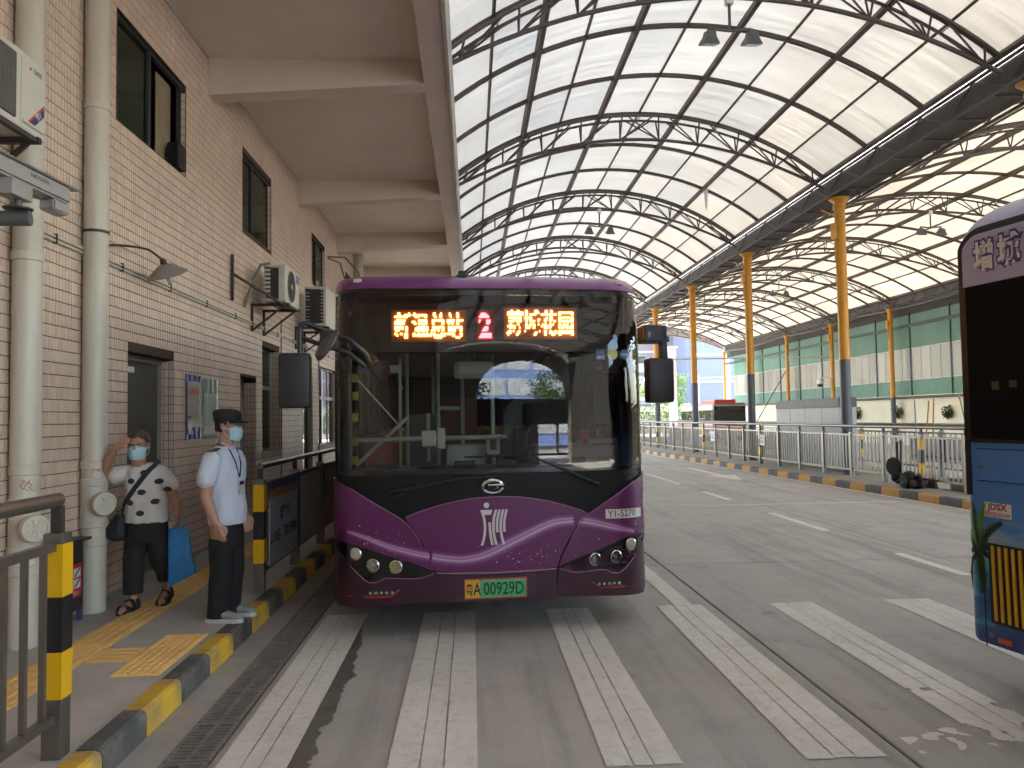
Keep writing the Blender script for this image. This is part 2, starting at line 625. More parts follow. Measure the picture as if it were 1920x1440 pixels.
# --- drain grates in their trough
IRON = mat('cast_iron', (.19, .168, .145), .7, .0, var=.3, vs=14, dirt=.5, dirtcol=(.10, .085, .07), ds=5, bump=.3)
PIT = mat('drain_pit', (.012, .011, .01), .95, var=.3)
def make_grate(i, y0, y1):
    t = thing('drain_grate', '', 'grate', (-1.455, (y0 + y1) / 2, 0), 0, 'drain grates along the kerb')
    L_, hw = (y1 - y0) / 2 - .006, .118
    MB().box(-hw, hw, -L_ - .006, L_ + .006, -.16, -.15).build('pit', PIT, t)
    f = MB()
    f.box(-hw, -hw + .022, -L_, L_, -.03, .002).box(hw - .022, hw, -L_, L_, -.03, .002)
    f.box(-hw + .022, hw - .022, -L_, -L_ + .026, -.03, .002).box(-hw + .022, hw - .022, L_ - .026, L_, -.03, .002)
    f.box(-.012, .012, -L_ + .026, L_ - .026, -.03, .001)
    f.build('frame', IRON, t)
    n = 11
    sh = None
    for sd in (-1, 1):
        for k in range(n):
            y = -L_ + .026 + (2 * L_ - .052) * (k + .5) / n
            m_ = MB()
            a, b_ = sorted((sd * .012, sd * (hw - .022)))
            if k % 1 == 0 and k > 0:
                yy = -L_ + .026 + (2 * L_ - .052) * k / n
                m_.box(a, b_, yy - .0085, yy + .0085, -.03, -.0005).build('bar', IRON, t)
    return t
GY = [2.99 + .5078 * k for k in range(13)]
ordn = ['first', 'second', 'third', 'fourth', 'fifth', 'sixth', 'seventh', 'eighth', 'ninth', 'tenth', 'eleventh', 'twelfth', 'thirteenth', 'fourteenth']
for i in range(len(GY) - 1):
    t = make_grate(i, GY[i], GY[i + 1])
    t['label'] = 'slotted cast iron drain grate beside the kerb, ' + ordn[i] + ' from the camera'

# --- left pavement
PAVE = mat('pavement_concrete', (.43, .40, .36), .88, var=.16, vs=2.5, dirt=.5, dirtcol=(.26, .24, .215), ds=1.0, bump=.3, bs=70)
pav = struct(MB().box(-3.6, -1.905, -14, 60, -.2, .14).build('pavement', PAVE))
TACT = mat('tactile_tile_yellow', (.80, .49, .165), .75, var=.12, vs=6, rnd=.10, dirt=.35, dirtcol=(.5, .32, .14), ds=3, bump=.15)
def tactile(kind, s=.298):
    m_ = MB()
    h = s / 2
    m_.bbox(-h, h, -h, h, 0, .010, .003)
    if kind == 'bar':
        for k in range(4):
            x = -h + s * (k + .5) / 4
            m_.add([(x - .018, -h + .02, .0095), (x + .018, -h + .02, .0095), (x + .018, h - .02, .0095), (x - .018, h - .02, .0095),
                    (x - .011, -h + .03, .0145), (x + .011, -h + .03, .0145), (x + .011, h - .03, .0145), (x - .011, h - .03, .0145)],
                   [(4, 5, 6, 7), (0, 1, 5, 4), (1, 2, 6, 5), (2, 3, 7, 6), (3, 0, 4, 7)])
    else:
        for i in range(6):
            for j in range(6):
                m_.lathe([(.017, .0095), (.011, .0145)], (-h + s * (i + .5) / 6, -h + s * (j + .5) / 6, 0), n=6)
    return m_.mesh('tactile_tile', TACT)
tb, td = tactile('bar'), tactile('dot')
y = 2.95
k = 0
while y < 30:
    near = 5.05 < y < 5.4
    obj('tactile_tile', td if near else tb, pav, (-2.705, y + .15, .1395))
    y += .30
obj('tactile_tile', tb, pav, (-2.40, 5.37, .1395), PI / 2)
obj('tactile_tile', td, pav, (-2.10, 5.37, .1395))
obj('tactile_tile', td, pav, (-2.10, 5.07, .1395))
obj('tactile_tile', td, pav, (-2.10, 5.67, .1395))
# --- kerbs of alternately painted stones
KY = mat('kerb_yellow', (.70, .42, .03), .7, var=.12, vs=7, rnd=.08, dirt=.75, dirtcol=(.22, .18, .12), ds=3.4, dlo=.46, dhi=.66, bump=.3, bs=50)
KB = mat('kerb_black', (.075, .075, .072), .75, var=.25, vs=7, rnd=.1, dirt=.6, dirtcol=(.22, .20, .175), ds=3.6, dlo=.48, dhi=.7, bump=.3, bs=50)
def kerb_stone(L_, w=.125, h=.145, flip=False):
    prof = [(0, -.03), (w, -.03), (w, h - .035), (w - .008, h - .012), (w - .03, h), (0, h)]
    if flip:
        prof = [(-a, b_) for a, b_ in prof]
    return MB().prism(prof, lambda a, b_, t: (a, t, b_), -L_ / 2 + .002, L_ / 2 - .002)
ks = [kerb_stone(.5).mesh('kerb_stone', m_) for m_ in (KY, KB)]
kerb = bpy.data.objects.new('kerb', None)
COL.objects.link(kerb)
struct(kerb, 'kerb of yellow and black painted stones below the building')
y = -2.7
i = 0
while y < 42:
    obj('kerb_stone', ks[i % 2], kerb, (-1.905 + random.uniform(-.003, .003), y + .25, random.uniform(-.003, .003)))
    y += .503
    i += 1
# --- island on the far side of the lanes
def kx(y):
    return 8.56 - (y - 12) * .0355
isl = MB()
ysn = [11.2 + 2.5 * k for k in range(18)]
top = [(kx(y) + .12, y) for y in ysn]
poly = top + [(11.4, ysn[-1]), (11.4, ysn[0])]
isl.prism(poly, lambda a, b_, t: (a, b_, t), -.03, .14)
island = struct(isl.build('island_pavement', mat('island_concrete', (.30, .275, .24), .88, var=.14, vs=1.5, dirt=.5, dirtcol=(.17, .15, .13), ds=.9, bump=.25)))
KO = mat('kerb_orange', (.55, .26, .045), .75, var=.12, vs=7, rnd=.1, dirt=.7, dirtcol=(.16, .12, .09), ds=2.2, dlo=.5, dhi=.72, bump=.3, bs=50)
kr = [kerb_stone(.62, .13, .15, True).mesh('kerb_stone', m_) for m_ in (KO, KB)]
kerb2 = bpy.data.objects.new('kerb', None)
COL.objects.link(kerb2)
struct(kerb2, 'kerb of orange and black painted stones along the island railing')
y = 11.2
i = 0
while y < 55:
    obj('kerb_stone', kr[i % 2], kerb2, (kx(y + .31) + .13, y + .31, random.uniform(-.004, .004)), math.atan(.0355))
    y += .623
    i += 1
# ------------------------------------------------------------------ terminal building on the left
WX = -3.27
bld = thing('terminal_building', 'pink tiled terminal building with a deep concrete canopy over the pavement', 'building', (WX, 8, .14))
bo = Vector((WX, 8, .14))
class BB(MB):
    """builder in world coordinates for children of the building"""
    def build(s, name, m=None, parent=None, smooth=False, loc=None):
        s.v = [(x - bo.x, y - bo.y, z - bo.z) for x, y, z in s.v]
        return MB.build(s, name, m, parent or bld, smooth, loc)
GROUT = mat('tile_grout', (.075, .048, .036), .9, var=.25, vs=3)
TILE = mat('pink_tile', (.70, .54, .43), .42, var=.10, vs=1.6, rnd=.07, dirt=.35, dirtcol=(.58, .43, .33), ds=.7, dlo=.48, dhi=.75)
def tile_island_material():
    """glazed tile: every tile its own tone"""
    m = TILE.copy()
    m.name = 'pink_tile_field'
    N, L = m.node_tree.nodes, m.node_tree.links
    ge = N.new('ShaderNodeNewGeometry')
    oi = [n for n in N if n.type == 'OBJECT_INFO'][0]
    for l in list(oi.outputs['Random'].links):
        s = l.to_socket
        L.remove(l)
        L.new(ge.outputs['Random Per Island'], s)
    return m
TILEF = tile_island_material()
OPEN = [  # y0, y1, z0, z1, depth
    (7.24, 8.94, 4.54, 5.60, .10), (11.16, 12.72, 4.50, 5.62, .10), (15.98, 17.37, 4.53, 5.60, .10), (20.2, 21.7, 4.53, 5.60, .10),
    (7.50, 8.63, .14, 2.39, .16), (11.08, 11.86, .14, 2.35, .22), (12.20, 13.25, 1.22, 2.88, .20),
    (15.08, 15.98, .14, 2.60, .10), (16.6, 18.6, 1.16, 2.86, .10), (20.5, 22.2, 1.16, 2.86, .1), (24, 25, .14, 2.4, .15)]
Y0, Y1, Z0, Z1 = 1.6, 30.0, .14, 6.32
yc = sorted({Y0, Y1, *[a for o in OPEN for a in o[:2]]})
zc = sorted({Z0, Z1, *[a for o in OPEN for a in o[2:4]]})
m_ = BB()
for a, c in zip(yc[:-1], yc[1:]):
    for d, e in zip(zc[:-1], zc[1:]):
        if any(o[0] <= a and c <= o[1] and o[2] <= d and e <= o[3] for o in OPEN):
            continue
        m_.quad((WX - .006, a, d), (WX - .006, a, e), (WX - .006, c, e), (WX - .006, c, d))
# linings of the openings
for o in OPEN:
    y0, y1, z0, z1, dp = o
    m_.quad((WX - .006, y1, z0), (WX - .006, y1, z1), (WX - dp, y1, z1), (WX - dp, y1, z0))
    m_.quad((WX - .006, y0, z0), (WX - dp, y0, z0), (WX - dp, y0, z1), (WX - .006, y0, z1))
    m_.quad((WX - .006, y0, z1), (WX - dp, y0, z1), (WX - dp, y1, z1), (WX - .006, y1, z1))
    if z0 > .2:
        m_.quad((WX - .006, y0, z0), (WX - .006, y1, z0), (WX - dp, y1, z0), (WX - dp, y0, z0))
m_.box(WX - .5, WX - .4, Y0, Y1, 0, 6.3)
m_.box(WX - .5, WX - .006, Y1, Y1 + .2, 0, 6.3)
m_.build('wall', GROUT)
TP, TZ, GW = .0475, .0975, .0028
def tile_geo(y, z, w, h, x=WX):
    b = .0022
    return [(x - .006, y, z), (x - .006, y + w, z), (x - .006, y + w, z + h), (x - .006, y, z + h),
            (x, y + b, z + b), (x, y + w - b, z + b), (x, y + w - b, z + h - b), (x, y + b, z + h - b)]
TF = [(4, 5, 6, 7), (0, 1, 5, 4), (1, 2, 6, 5), (2, 3, 7, 6), (3, 0, 4, 7)]
# the 300 tiles that show largest are pieces of their own, the rest one field
one = MB().add(tile_geo(0, 0, TP - GW * 2, TZ - GW * 2, 0), TF).mesh('tile', TILE)
V, F = [], []
cand = []
nrow = int((Z1 - Z0) / TZ)
ncol = int((Y1 - Y0) / TP)
for r in range(nrow):
    z = Z0 + r * TZ + GW
    for c in range(ncol):
        y = Y0 + c * TP + GW
        w, h = TP - 2 * GW, TZ - 2 * GW
        y2, z2 = y + w, z + h
        skip = False
        for o in OPEN:
            if y2 > o[0] and y < o[1] and z2 > o[2] and z < o[3]:
                skip = True
                break
        if skip:
            continue
        near = (5.72 < y < 6.42 and 1.45 < z < 3.1) or (6.80 < y < 7.45 and 2.5 < z < 3.05)
        if near:
            cand.append((y, z))
            continue
        o_ = len(V)
        V += tile_geo(y, z, w, h)
        F += [tuple(i + o_ for i in f) for f in TF]
for k, (y, z) in enumerate(cand[:300]):
    obj('tile', one, bld, (0, y - bo.y, z - bo.z))
for y, z in cand[300:]:
    o_ = len(V)
    V += tile_geo(y, z, TP - 2 * GW, TZ - 2 * GW)
    F += [tuple(i + o_ for i in f) for f in TF]
# tiles round the far jambs of the openings
for (y0, y1, z0, z1, dp) in OPEN:
    n = max(1, int(round(dp / TP)))
    for r in range(int((z1 - z0) / TZ)):
        for c in range(n):
            x = WX - .006 - dp * (c + 1) / n + GW
            w, z = dp / n - 2 * GW, z0 + r * TZ + GW
            h = TZ - 2 * GW
            o_ = len(V)
            yy = y1
            V += [(x, yy, z), (x + w, yy, z), (x + w, yy, z + h), (x, yy, z + h), (x + .002, yy - .005, z + .002), (x + w - .002, yy - .005, z + .002), (x + w - .002, yy - .005, z + h - .002), (x + .002, yy - .005, z + h - .002)]
            F += [tuple(i + o_ for i in f) for f in TF]
fld = bpy.data.meshes.new('tile_field')
fld.from_pydata([(x - bo.x, y - bo.y, z - bo.z) for x, y, z in V], [], [tuple(reversed(f)) if False else f for f in F])
fld.materials.append(TILEF)
stuff(obj('tile_field', fld, bld))

# --- windows and doors
ALU = mat('window_aluminium', (.34, .34, .33), .45, .6, var=.1)
ALUD = mat('dark_window_frame', (.05, .052, .05), .5, .3, var=.1)
GREEN = glass_mat('green_glass', (.12, .22, .14), 1.5, .02, .5, (.012, .035, .016))
CLEAR = glass_mat('clear_window', (.55, .65, .6), 1.6, .01, .35, (.02, .03, .025))
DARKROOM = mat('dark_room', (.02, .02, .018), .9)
def window(o, panes, fm, gm, bar_z=None, fw=.03, back=True):
    y0, y1, z0, z1, dp = o
    x = WX - dp
    f = BB()
    f.box(x, x + .05, y0, y0 + fw, z0, z1).box(x, x + .05, y1 - fw, y1, z0, z1)
    f.box(x, x + .05, y0 + fw, y1 - fw, z0, z0 + fw).box(x, x + .05, y0 + fw, y1 - fw, z1 - fw, z1)
    w = f.build('window', fm)
    if bar_z:
        BB().box(x + .005, x + .055, y0 + fw, y1 - fw, bar_z - .035, bar_z + .035).build('transom', fm, w)
    for k, (a, c) in enumerate(panes):
        if k:
            BB().box(x + .004, x + .052, a - .018, a + .018, z0 + fw, z1 - fw).build('mullion', fm, w)
        BB().box(x + .018 + .012 * (k % 2), x + .024 + .012 * (k % 2), max(a, y0 + .01), min(c, y1 - .01), z0 + .01, z1 - .01).build('pane', gm, w)
    if back:
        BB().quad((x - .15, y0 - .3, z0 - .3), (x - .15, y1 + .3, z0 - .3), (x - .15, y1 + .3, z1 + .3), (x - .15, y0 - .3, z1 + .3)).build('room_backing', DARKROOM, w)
    return w
w = window(OPEN[0], [(7.24, 8.06)], ALUD, GREEN)
# the second leaf stands open on a lit curtain wall and a piece of dark equipment
BB().box(WX - .098, WX - .05, 8.04, 8.09, 4.57, 5.57).build('mullion', ALUD, w)
BB().box(WX - .17, WX - .16, 8.50, 8.90, 4.57, 5.57).build('curtain', mat('curtain', (.30, .23, .15), .9, var=.2), w)
BB().bbox(WX - .12, WX + .02, 8.70, 8.93, 4.58, 4.86, .02).build('window_fan', BLACK, w)
window(OPEN[1], [(11.16, 11.8), (11.82, 12.72)], ALUD, GREEN)
window(OPEN[2], [(15.98, 16.6), (16.62, 17.37)], ALUD, GREEN)
window(OPEN[3], [(20.2, 20.9), (20.95, 21.7)], ALUD, GREEN)
window(OPEN[6], [(12.2, 12.55), (12.55, 13.25)], ALU, GREEN, 2.25)
window(OPEN[8], [(16.6, 17.2), (17.2, 17.9), (17.9, 18.6)], ALU, CLEAR, 2.2)
window(OPEN[9], [(20.5, 21.3), (21.3, 22.2)], ALU, CLEAR, 2.2)
for o in (OPEN[6], OPEN[8]):
    BB().bbox(WX - .02, WX + .03, o[0] - .04, o[1] + .04, o[2] - .10, o[2] - .002, .008).build('window_sill', CONCRETE)
DOORM = mat('grey_door', (.085, .08, .07), .5, var=.12, vs=2)
DOORF = mat('door_frame_grey', (.30, .28, .25), .55, var=.1)
def door(o, leaf, frame, glass=False):
    y0, y1, z0, z1, dp = o
    x = WX - dp
    d = BB().box(x - .02, x + .012, y0 + .05, y1 - .09, z0 + .02, z1 - .06).build('door', GREEN if glass else leaf)
    f = BB().box(x - .03, x + .03, y0, y0 + .05, z0, z1).box(x - .03, x + .03, y1 - .09, y1, z0, z1).box(x - .03, x + .03, y0 + .05, y1 - .09, z1 - .06, z1)
    f.build('door_frame', frame, d)
    h = BB()
    h.tube([(x + .01, y0 + .13, 1.18), (x + .06, y0 + .13, 1.18), (x + .06, y0 + .25, 1.18)], .011, 8)
    h.box(x + .011, x + .018, y0 + .105, y0 + .155, 1.08, 1.28)
    h.build('handle', STEEL, d, True)
    return d
door(OPEN[4], DOORM, DOORF)
BB().bbox(WX - .14, WX - .08, 7.62, 7.82, 2.20, 2.26, .008).build('door_closer', WHITE)
door(OPEN[5], mat('beige_door', (.36, .33, .27), .5, var=.08), DOORF)
d3 = door(OPEN[7], ALU, ALU, True)
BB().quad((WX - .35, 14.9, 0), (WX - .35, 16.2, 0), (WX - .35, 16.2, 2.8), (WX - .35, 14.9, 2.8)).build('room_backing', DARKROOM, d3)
door(OPEN[10], DOORM, DOORF)
# stained plinth course under the doors and the shallow sill band
BB().box(WX - .004, WX + .006, Y0, 7.48, .14, .18).box(WX - .004, WX + .006, 8.65, 11.06, .14, .18).build('plinth', CONCRETE)

# --- canopy: soffit, tapered beams, fascia beam
SOF = mat('soffit_paint', (.84, .74, .62), .85, var=.06, vs=.8, dirt=.35, dirtcol=(.62, .50, .39), ds=.5, dlo=.45, dhi=.8, bump=.08, bs=20)
EDGEB = mat('beam_paint', (.66, .565, .47), .85, var=.07, vs=1.2, dirt=.55, dirtcol=(.58, .52, .45), ds=2.2, dlo=.62, dhi=.68, bump=.15, bs=25)
BB().box(WX, -.30, -12, 34, 6.30, 6.55).build('canopy_soffit', SOF)
for yb in (-5.0, 0., 4.85, 9.7, 14.68, 18.9, 23.2, 27.5):
    BB().prism([(WX + .002, 5.82), (-.56, 5.99), (-.56, 6.298), (WX + .002, 6.298)], lambda a, b_, t: (a, t, b_), yb, yb + .26).build('canopy_beam', EDGEB)
BB().box(-.56, -.262, -12, 34, 5.99, 6.298).build('fascia_beam', EDGEB)
BB().box(-.262, -.225, -12, 34, 5.96, 7.0).build('fascia_board', mat('fascia_board', (.45, .42, .38), .7, var=.12, dirt=.4))
BB().box(-.56, -.263, -12, 34, 6.552, 7.0).build('parapet', CONCRETE)
BB().box(-.52, -.44, -14, 66, 7.001, 7.79).build('parapet_upstand', CONCRETE)
BB().box(WX - .3, WX - .004, -14.2, Y0 - .002, 0, 6.3).build('rear_wall', mat('rear_wall_tile', (.50, .37, .29), .5, var=.1))
BB().box(WX - 3, WX - .001, -14.2, Y1 + .3, 6.33, 6.55).build('building_roof', CONCRETE)
BB().box(WX, -.30, -14.2, -12.001, 6.30, 6.55).build('rear_soffit', SOF)
# thin plaster bead between wall and soffit
BB().box(WX + .001, WX + .016, Y0, 30, 6.283, 6.299).build('plaster_bead', WHITE)

# ------------------------------------------------------------------ downpipes
PVC = mat('pvc_pipe', (.56, .52, .43), .42, var=.07, vs=4, dirt=.4, dirtcol=(.33, .28, .20), ds=2.2, dlo=.5, dhi=.8, stretch=(1, 1, .35))
REDINK = mat('red_marker', (.45, .03, .02), .6)
def downpipe(y, x, r, z1, label, zc, seam):
    t = thing('downpipe', label, 'pipe', (x, y, .14), 0, 'white downpipes on the tiled wall')
    b = -.14
    m_ = MB()
    m_.lathe([(r * .97, 0), (r * 1.02, .01), (r, .03), (r, z1 + b)], n=28)
    m_.build('pipe', PVC, t, True)
    # inspection tee with screw cap facing the road
    zc = zc + b
    s = MB()
    s.lathe([(r + .001, -.20), (r + .010, -.195), (r + .010, -.14), (r + .004, -.135), (r + .004, .14), (r + .011, .145), (r + .011, .20), (r + .001, .205)], (0, 0, zc), n=28)
    s.build('tee_collar', PVC, t, True)
    a = Vector((.78, -.63, 0)).normalized()
    s = MB()
    s.lathe([(r * .72, r * .5), (r * .78, r + .03), (r * .98, r + .034), (r * 1.0, r + .038), (r * 1.0, r + .085), (r * .94, r + .095), (r * .80, r + .097), (r * .79, r + .088), (.001, r + .088)], (0, 0, zc), a, 28)
    cap = s.build('inspection_cap', PVC, t, True)
    u = Vector((0, 0, 1))
    w_ = a.cross(u)
    g_ = MB()
    for k in range(4):
        an = PI * k / 4 + .3
        d_ = (u * math.cos(an) + w_ * math.sin(an)) * r * .62
        c_ = a * (r + .091) + Vector((0, 0, zc))
        g_.bar(c_ - d_, c_ + d_, .008, .008, a)
    g_.build('cap_ribs', PVC, cap)
    for zz in seam:
        h = MB().lathe([(r + .001, -.035), (r + .008, -.03), (r + .008, .03), (r + .001, .035)], (0, 0, zz + b), n=28)
        h.build('pipe_socket', PVC, t, True)
    h = MB().lathe([(r + .001, -.012), (r + .005, -.012), (r + .005, .012), (r + .001, .012)], (0, 0, 3.32 + b), n=28)
    h.box(-r - .06, -r + .01, -.012, .012, 3.31 + b, 3.33 + b)
    h.build('pipe_clip', DARKSTEEL, t)
    # red marker scribbles
    q = MB()
    rr = random.Random(int(y * 10))
    for k in range(3):
        an0 = -1.25 + .28 * k
        pts = [Vector(((r + .0015) * math.cos(an0 + .16 * math.sin(i * 1.7 + k)), (r + .0015) * math.sin(an0 + .16 * math.sin(i * 1.7 + k)), zc + .26 + .012 * i + rr.uniform(-.01, .01))) for i in range(7)]
        q.tube(pts, .0022, 4)
    q.build('marker_scribble', REDINK, t)
    return t
downpipe(6.63, -3.165, .098, 6.29, 'white plastic downpipe with round cap beside the walking woman', 1.04, (.72, 1.36, 4.4))
downpipe(5.63, -3.165, .095, 6.29, 'white plastic downpipe nearest the grey ventilated air conditioner', .98, (.68, 1.38, 2.9))
downpipe(21.4, -3.10, .13, 6.29, 'far white downpipe meeting the canopy above the purple bus', 4.0, (3.2,))
# cable trunking beside the near pipe
t = thing('cable_trunking', 'white cable trunking running up beside the near downpipe', 'trunking', (WX, 5.86, .14))
MB().bbox(.002, .055, -.045, .045, .02, 6.14, .006).build('duct', PVC, t)
MB().bbox(.002, .04, .047, .10, .02, 6.14, .006).build('side_duct', mat('trunking_grey', (.46, .43, .40), .5), t)
k_ = MB()
for i in range(14):
    k_.lathe([(.006, 0), (.005, .004)], (.055, -.03, .4 + i * .42), (1, 0, 0), 8)
k_.build('screws', DARKSTEEL, t)
# conduits along the wall
t = thing('wall_conduit', 'pair of thin beige conduits running level along the tiled wall', 'conduit', (WX, 8, 3.14))
for dz in (0., .034):
    MB().tube([(.016, -5.8, dz), (.016, 20, dz)], .014, 8).build('conduit', PVC, t, True)
for i in range(22):
    MB().box(.001, .034, -5.3 + i * 1.15, -5.285 + i * 1.15, -.02, .056).build('clip', DARKSTEEL, t)
for yy, h1 in ((5.35, -2.9), (8.6, -2.9)):
    t = thing('cable_drop', 'thin brown cable dropping down the wall ' + ('beside the tall green window' if yy < 6 else 'behind the bus mirror arm'), 'cable', (WX, 8 + yy, .14))
    MB().tube([(.01, 0, 3.3), (.012, .01, 2.0), (.01, 0, .05)], .012, 6).build('cable', mat('brown_cable', (.22, .15, .10), .6), t, True)

# ------------------------------------------------------------------ gooseneck lamp
t = thing('wall_lamp', 'rusty gooseneck wall lamp with enamel shade and compact tube', 'lamp', (WX, 6.98, 3.15))
RUST = mat('rusty_iron', (.075, .05, .04), .7, .3, var=.3, vs=20)
ENAM = mat('enamel_shade', (.26, .24, .21), .45, var=.15, vs=9, dirt=.4, dirtcol=(.12, .09, .07), ds=6)
MB().tube([(.02, 0, 0), (.02, 0, .14)], .018, 8).build('conduit_stub', PVC, t, True)
arm = []
for i in range(15):
    s_ = i / 14
    arm.append((.03 + .24 * s_, .02 + .62 * s_, .15 + .035 * math.sin(s_ * 2.6) + .03 * s_ - .30 * max(0, s_ - .72) ** 1.2))
MB().tube(arm, .011, 8).build('arm', RUST, t, True)
tip = Vector(arm[-1])
ax = Vector((.16, .42, -.9)).normalized()
MB().lathe([(.02, -.02), (.03, 0), (.034, .045), (.026, .05)], tip, ax, 20).build('lamp_holder', RUST, t, True)
MB().lathe([(.03, .03), (.07, .05), (.15, .105), (.195, .135), (.197, .142), (.19, .139), (.145, .112), (.065, .06), (.03, .045)], tip, ax, 36).build('lamp_shade', ENAM, t, True)
u_ = ax.orthogonal().normalized()
w_ = ax.cross(u_)
tb_ = MB()
for k in range(4):
    a_ = k * PI / 2
    o_ = tip + (u_ * math.cos(a_) + w_ * math.sin(a_)) * .017
    tb_.tube([o_ + ax * .08, o_ + ax * .24], .0095, 8)
tb_.build('tube_bulb', mat('lamp_tube', (.5, .5, .47), .3), t, True)
MB().lathe([(.028, .06), (.03, .10), (.022, .105)], tip, ax, 16).build('bulb_base', BLACK, t, True)

# ------------------------------------------------------------------ air conditioners
ACW = mat('ac_casing', (.60, .57, .50), .45, var=.06, vs=3, dirt=.3, dirtcol=(.36, .31, .25), ds=2)
ACD = mat('ac_dark', (.03, .028, .027), .6, var=.2)
FIN = mat('ac_fins', (.20, .185, .155), .55, .3, var=.2)
def ac_unit(label, x0, x1, y0, y1, z0, z1, fan=True, big=False, group='air conditioner units on the tiled wall'):
    """box unit hung along the wall; the fan face looks at the road (+x)"""
    o = Vector((WX, (y0 + y1) / 2, z0 - .05))
    t = thing('air_conditioner', label, 'air conditioner', o, 0, group)
    class L(MB):
        def build(s, *a, **k):
            s.v = [(p[0] - o.x, p[1] - o.y, p[2] - o.z) for p in s.v]
            return MB.build(s, *a, **k)
    L().bbox(x0, x1, y0, y1, z0, z1, .018).build('casing', ACW, t)
    cz, cy, rr = (z0 + z1) / 2, y0 + (y1 - y0) * .40, min((z1 - z0), (y1 - y0)) * .43
    if fan:
        f = L().lathe([(rr, .001), (rr, .008), (rr * .94, .012), (rr * .94, .003)], (x1, cy, cz), (1, 0, 0), 36).build('fan_ring', FIN, t, True)
        L().lathe([(rr * .93, .002), (rr * .93, .004)], (x1, cy, cz), (1, 0, 0), 36).build('fan_opening', ACD, t)
        g_ = L()
        for k in range(1, 9):
            r2 = rr * k / 9
            g_.tube([(x1 + .009, cy + r2 * math.cos(a * PI / 12), cz + r2 * math.sin(a * PI / 12)) for a in range(25)], .0028, 4, False)
        for a in range(6):
            g_.bar((x1 + .009, cy, cz), (x1 + .009, cy + rr * .94 * math.cos(a * PI / 3), cz + rr * .94 * math.sin(a * PI / 3)), .006, .004, (1, 0, 0))
        g_.build('fan_guard', FIN, t)
        L().lathe([(rr * .16, .004), (rr * .14, .016)], (x1, cy, cz), (1, 0, 0), 20).build('fan_hub', ACW, t)
    # slotted end panel facing the camera
    if not big:
        L().box(x0 + .10, x1 - .10, y0 - .004, y0 + .002, z0 + .04, z1 - .05).build('coil', ACD, t)
        for k in range(8):
            zz = z0 + .06 + (z1 - z0 - .12) * k / 7
            L().box(x0 + .02, x0 + .10, y0 - .006, y0 + .002, zz - .006, zz + .018).build('slot', ACD, t)
    br = L()
    for yy in (y0 + .12, y1 - .12):
        br.box(WX + .001, x1 + .03, yy - .018, yy + .018, z0 - .045, z0 - .006)
        br.box(WX + .001, WX + .035, yy - .018, yy + .018, z0 - .42, z0 - .046)
        br.bar((WX + .03, yy, z0 - .40), (x1 - .05, yy, z0 - .04), .028)
    br.box(WX + .03, x1 + .03, y0 + .14, y1 - .14, z0 - .03, z0 - .012) if False else br.box(x1 - .02, x1 + .02, y0 + .14, y1 - .14, z0 - .042, z0 - .012)
    br.build('bracket', DARKSTEEL, t)
    return t, L
t, L = ac_unit('white air conditioner with dark round fan hung above the grey door frames', WX + .22, WX + .54, 11.45, 12.35, 3.46, 4.02)
L().box(WX + .5405, WX + .5425, 12.12, 12.32, 3.85, 3.98).build('label_sticker', mat('blue_sticker', (.03, .10, .42), .4), t)
L().box(WX + .02, WX + .05, 10.55, 10.60, 3.35, 3.98).bar((WX + .03, 10.58, 3.72), (WX + .5, 11.5, 3.42), .03).build('loose_bracket', DARKSTEEL, t)
L().tube([(WX + .01, 11.2, 3.35), (WX + .12, 11.28, 3.75), (WX + .2, 11.38, 4.0), (WX + .3, 11.5, 4.04)], .022, 8).build('refrigerant_pipe', FIN, t, True)
t, L = ac_unit('louvred air conditioner unit just behind the white fan unit', WX + .20, WX + .60, 14.3, 15.3, 3.45, 4.18, False)
for k in range(10):
    for j in range(2):
        zz = 3.50 + k * .063
        L().box(WX + .225 + j * .17, WX + .38 + j * .17, 14.285, 14.297, zz, zz + .045).build('slot', ACD, t)
t, L = ac_unit('small air conditioner unit high on the wall behind the bus roof', WX + .2, WX + .52, 18.6, 19.4, 3.95, 4.55)
L().tube([(WX + .01, 17.7, 5.45), (WX + .35, 18.0, 5.5), (WX + .62, 18.3, 5.2), (WX + .62, 18.5, 4.6), (WX + .4, 18.6, 4.2)], .025, 8).tube([(WX + .01, 17.7, 5.42), (WX + .25, 17.9, 5.35), (WX + .36, 18.1, 4.9), (WX + .3, 18.4, 4.3)], .02, 8).build('refrigerant_pipe', FIN, t, True)
# soot left by the units' exhaust
# big unit at the left edge: finned coil face, plain panel with lettering and a ribbon sticker
t, L = ac_unit('large white air conditioner with a finned coil face at the picture edge', WX + .12, -2.80, 4.02, 5.17, 3.56, 4.06, False, True)
L().box(-2.801, -2.792, 4.06, 4.82, 3.60, 4.01).build('coil_recess', ACD, t)
for k in range(46):
    yy = 4.075 + k * .0163
    L().box(-2.793, -2.787, yy, yy + .0075, 3.605, 4.005).build('coil_fin', FIN, t)
L().bbox(-2.802, -2.793, 4.88, 5.14, 3.60, 4.02, .004).build('side_panel', ACW, t)
L().bbox(-2.795, -2.786, 4.90, 5.13, 3.605, 3.622, .003).build('panel_lip', ACW, t)
def lx(p):
    return (p[0] - WX, p[1] - 4.595, p[2] - 3.51)
text('GREE', .042, BLACK, t, lx((-2.7922, 5.055, 3.975)), (0, 1, 0), (0, 0, 1), bold=.0006)
L().box(-2.7926, -2.7921, 4.965, 4.985, 3.965, 3.985).build('logo_mark', mat('logo_red', (.5, .03, .03), .5), t)
L().add([(-2.7922, 4.96, 3.615), (-2.7922, 5.02, 3.615), (-2.7922, 5.135, 3.72), (-2.7922, 5.135, 3.775)], [(0, 1, 2, 3)]).build('ribbon_blue', mat('ribbon_blue', (.02, .03, .16), .4), t)
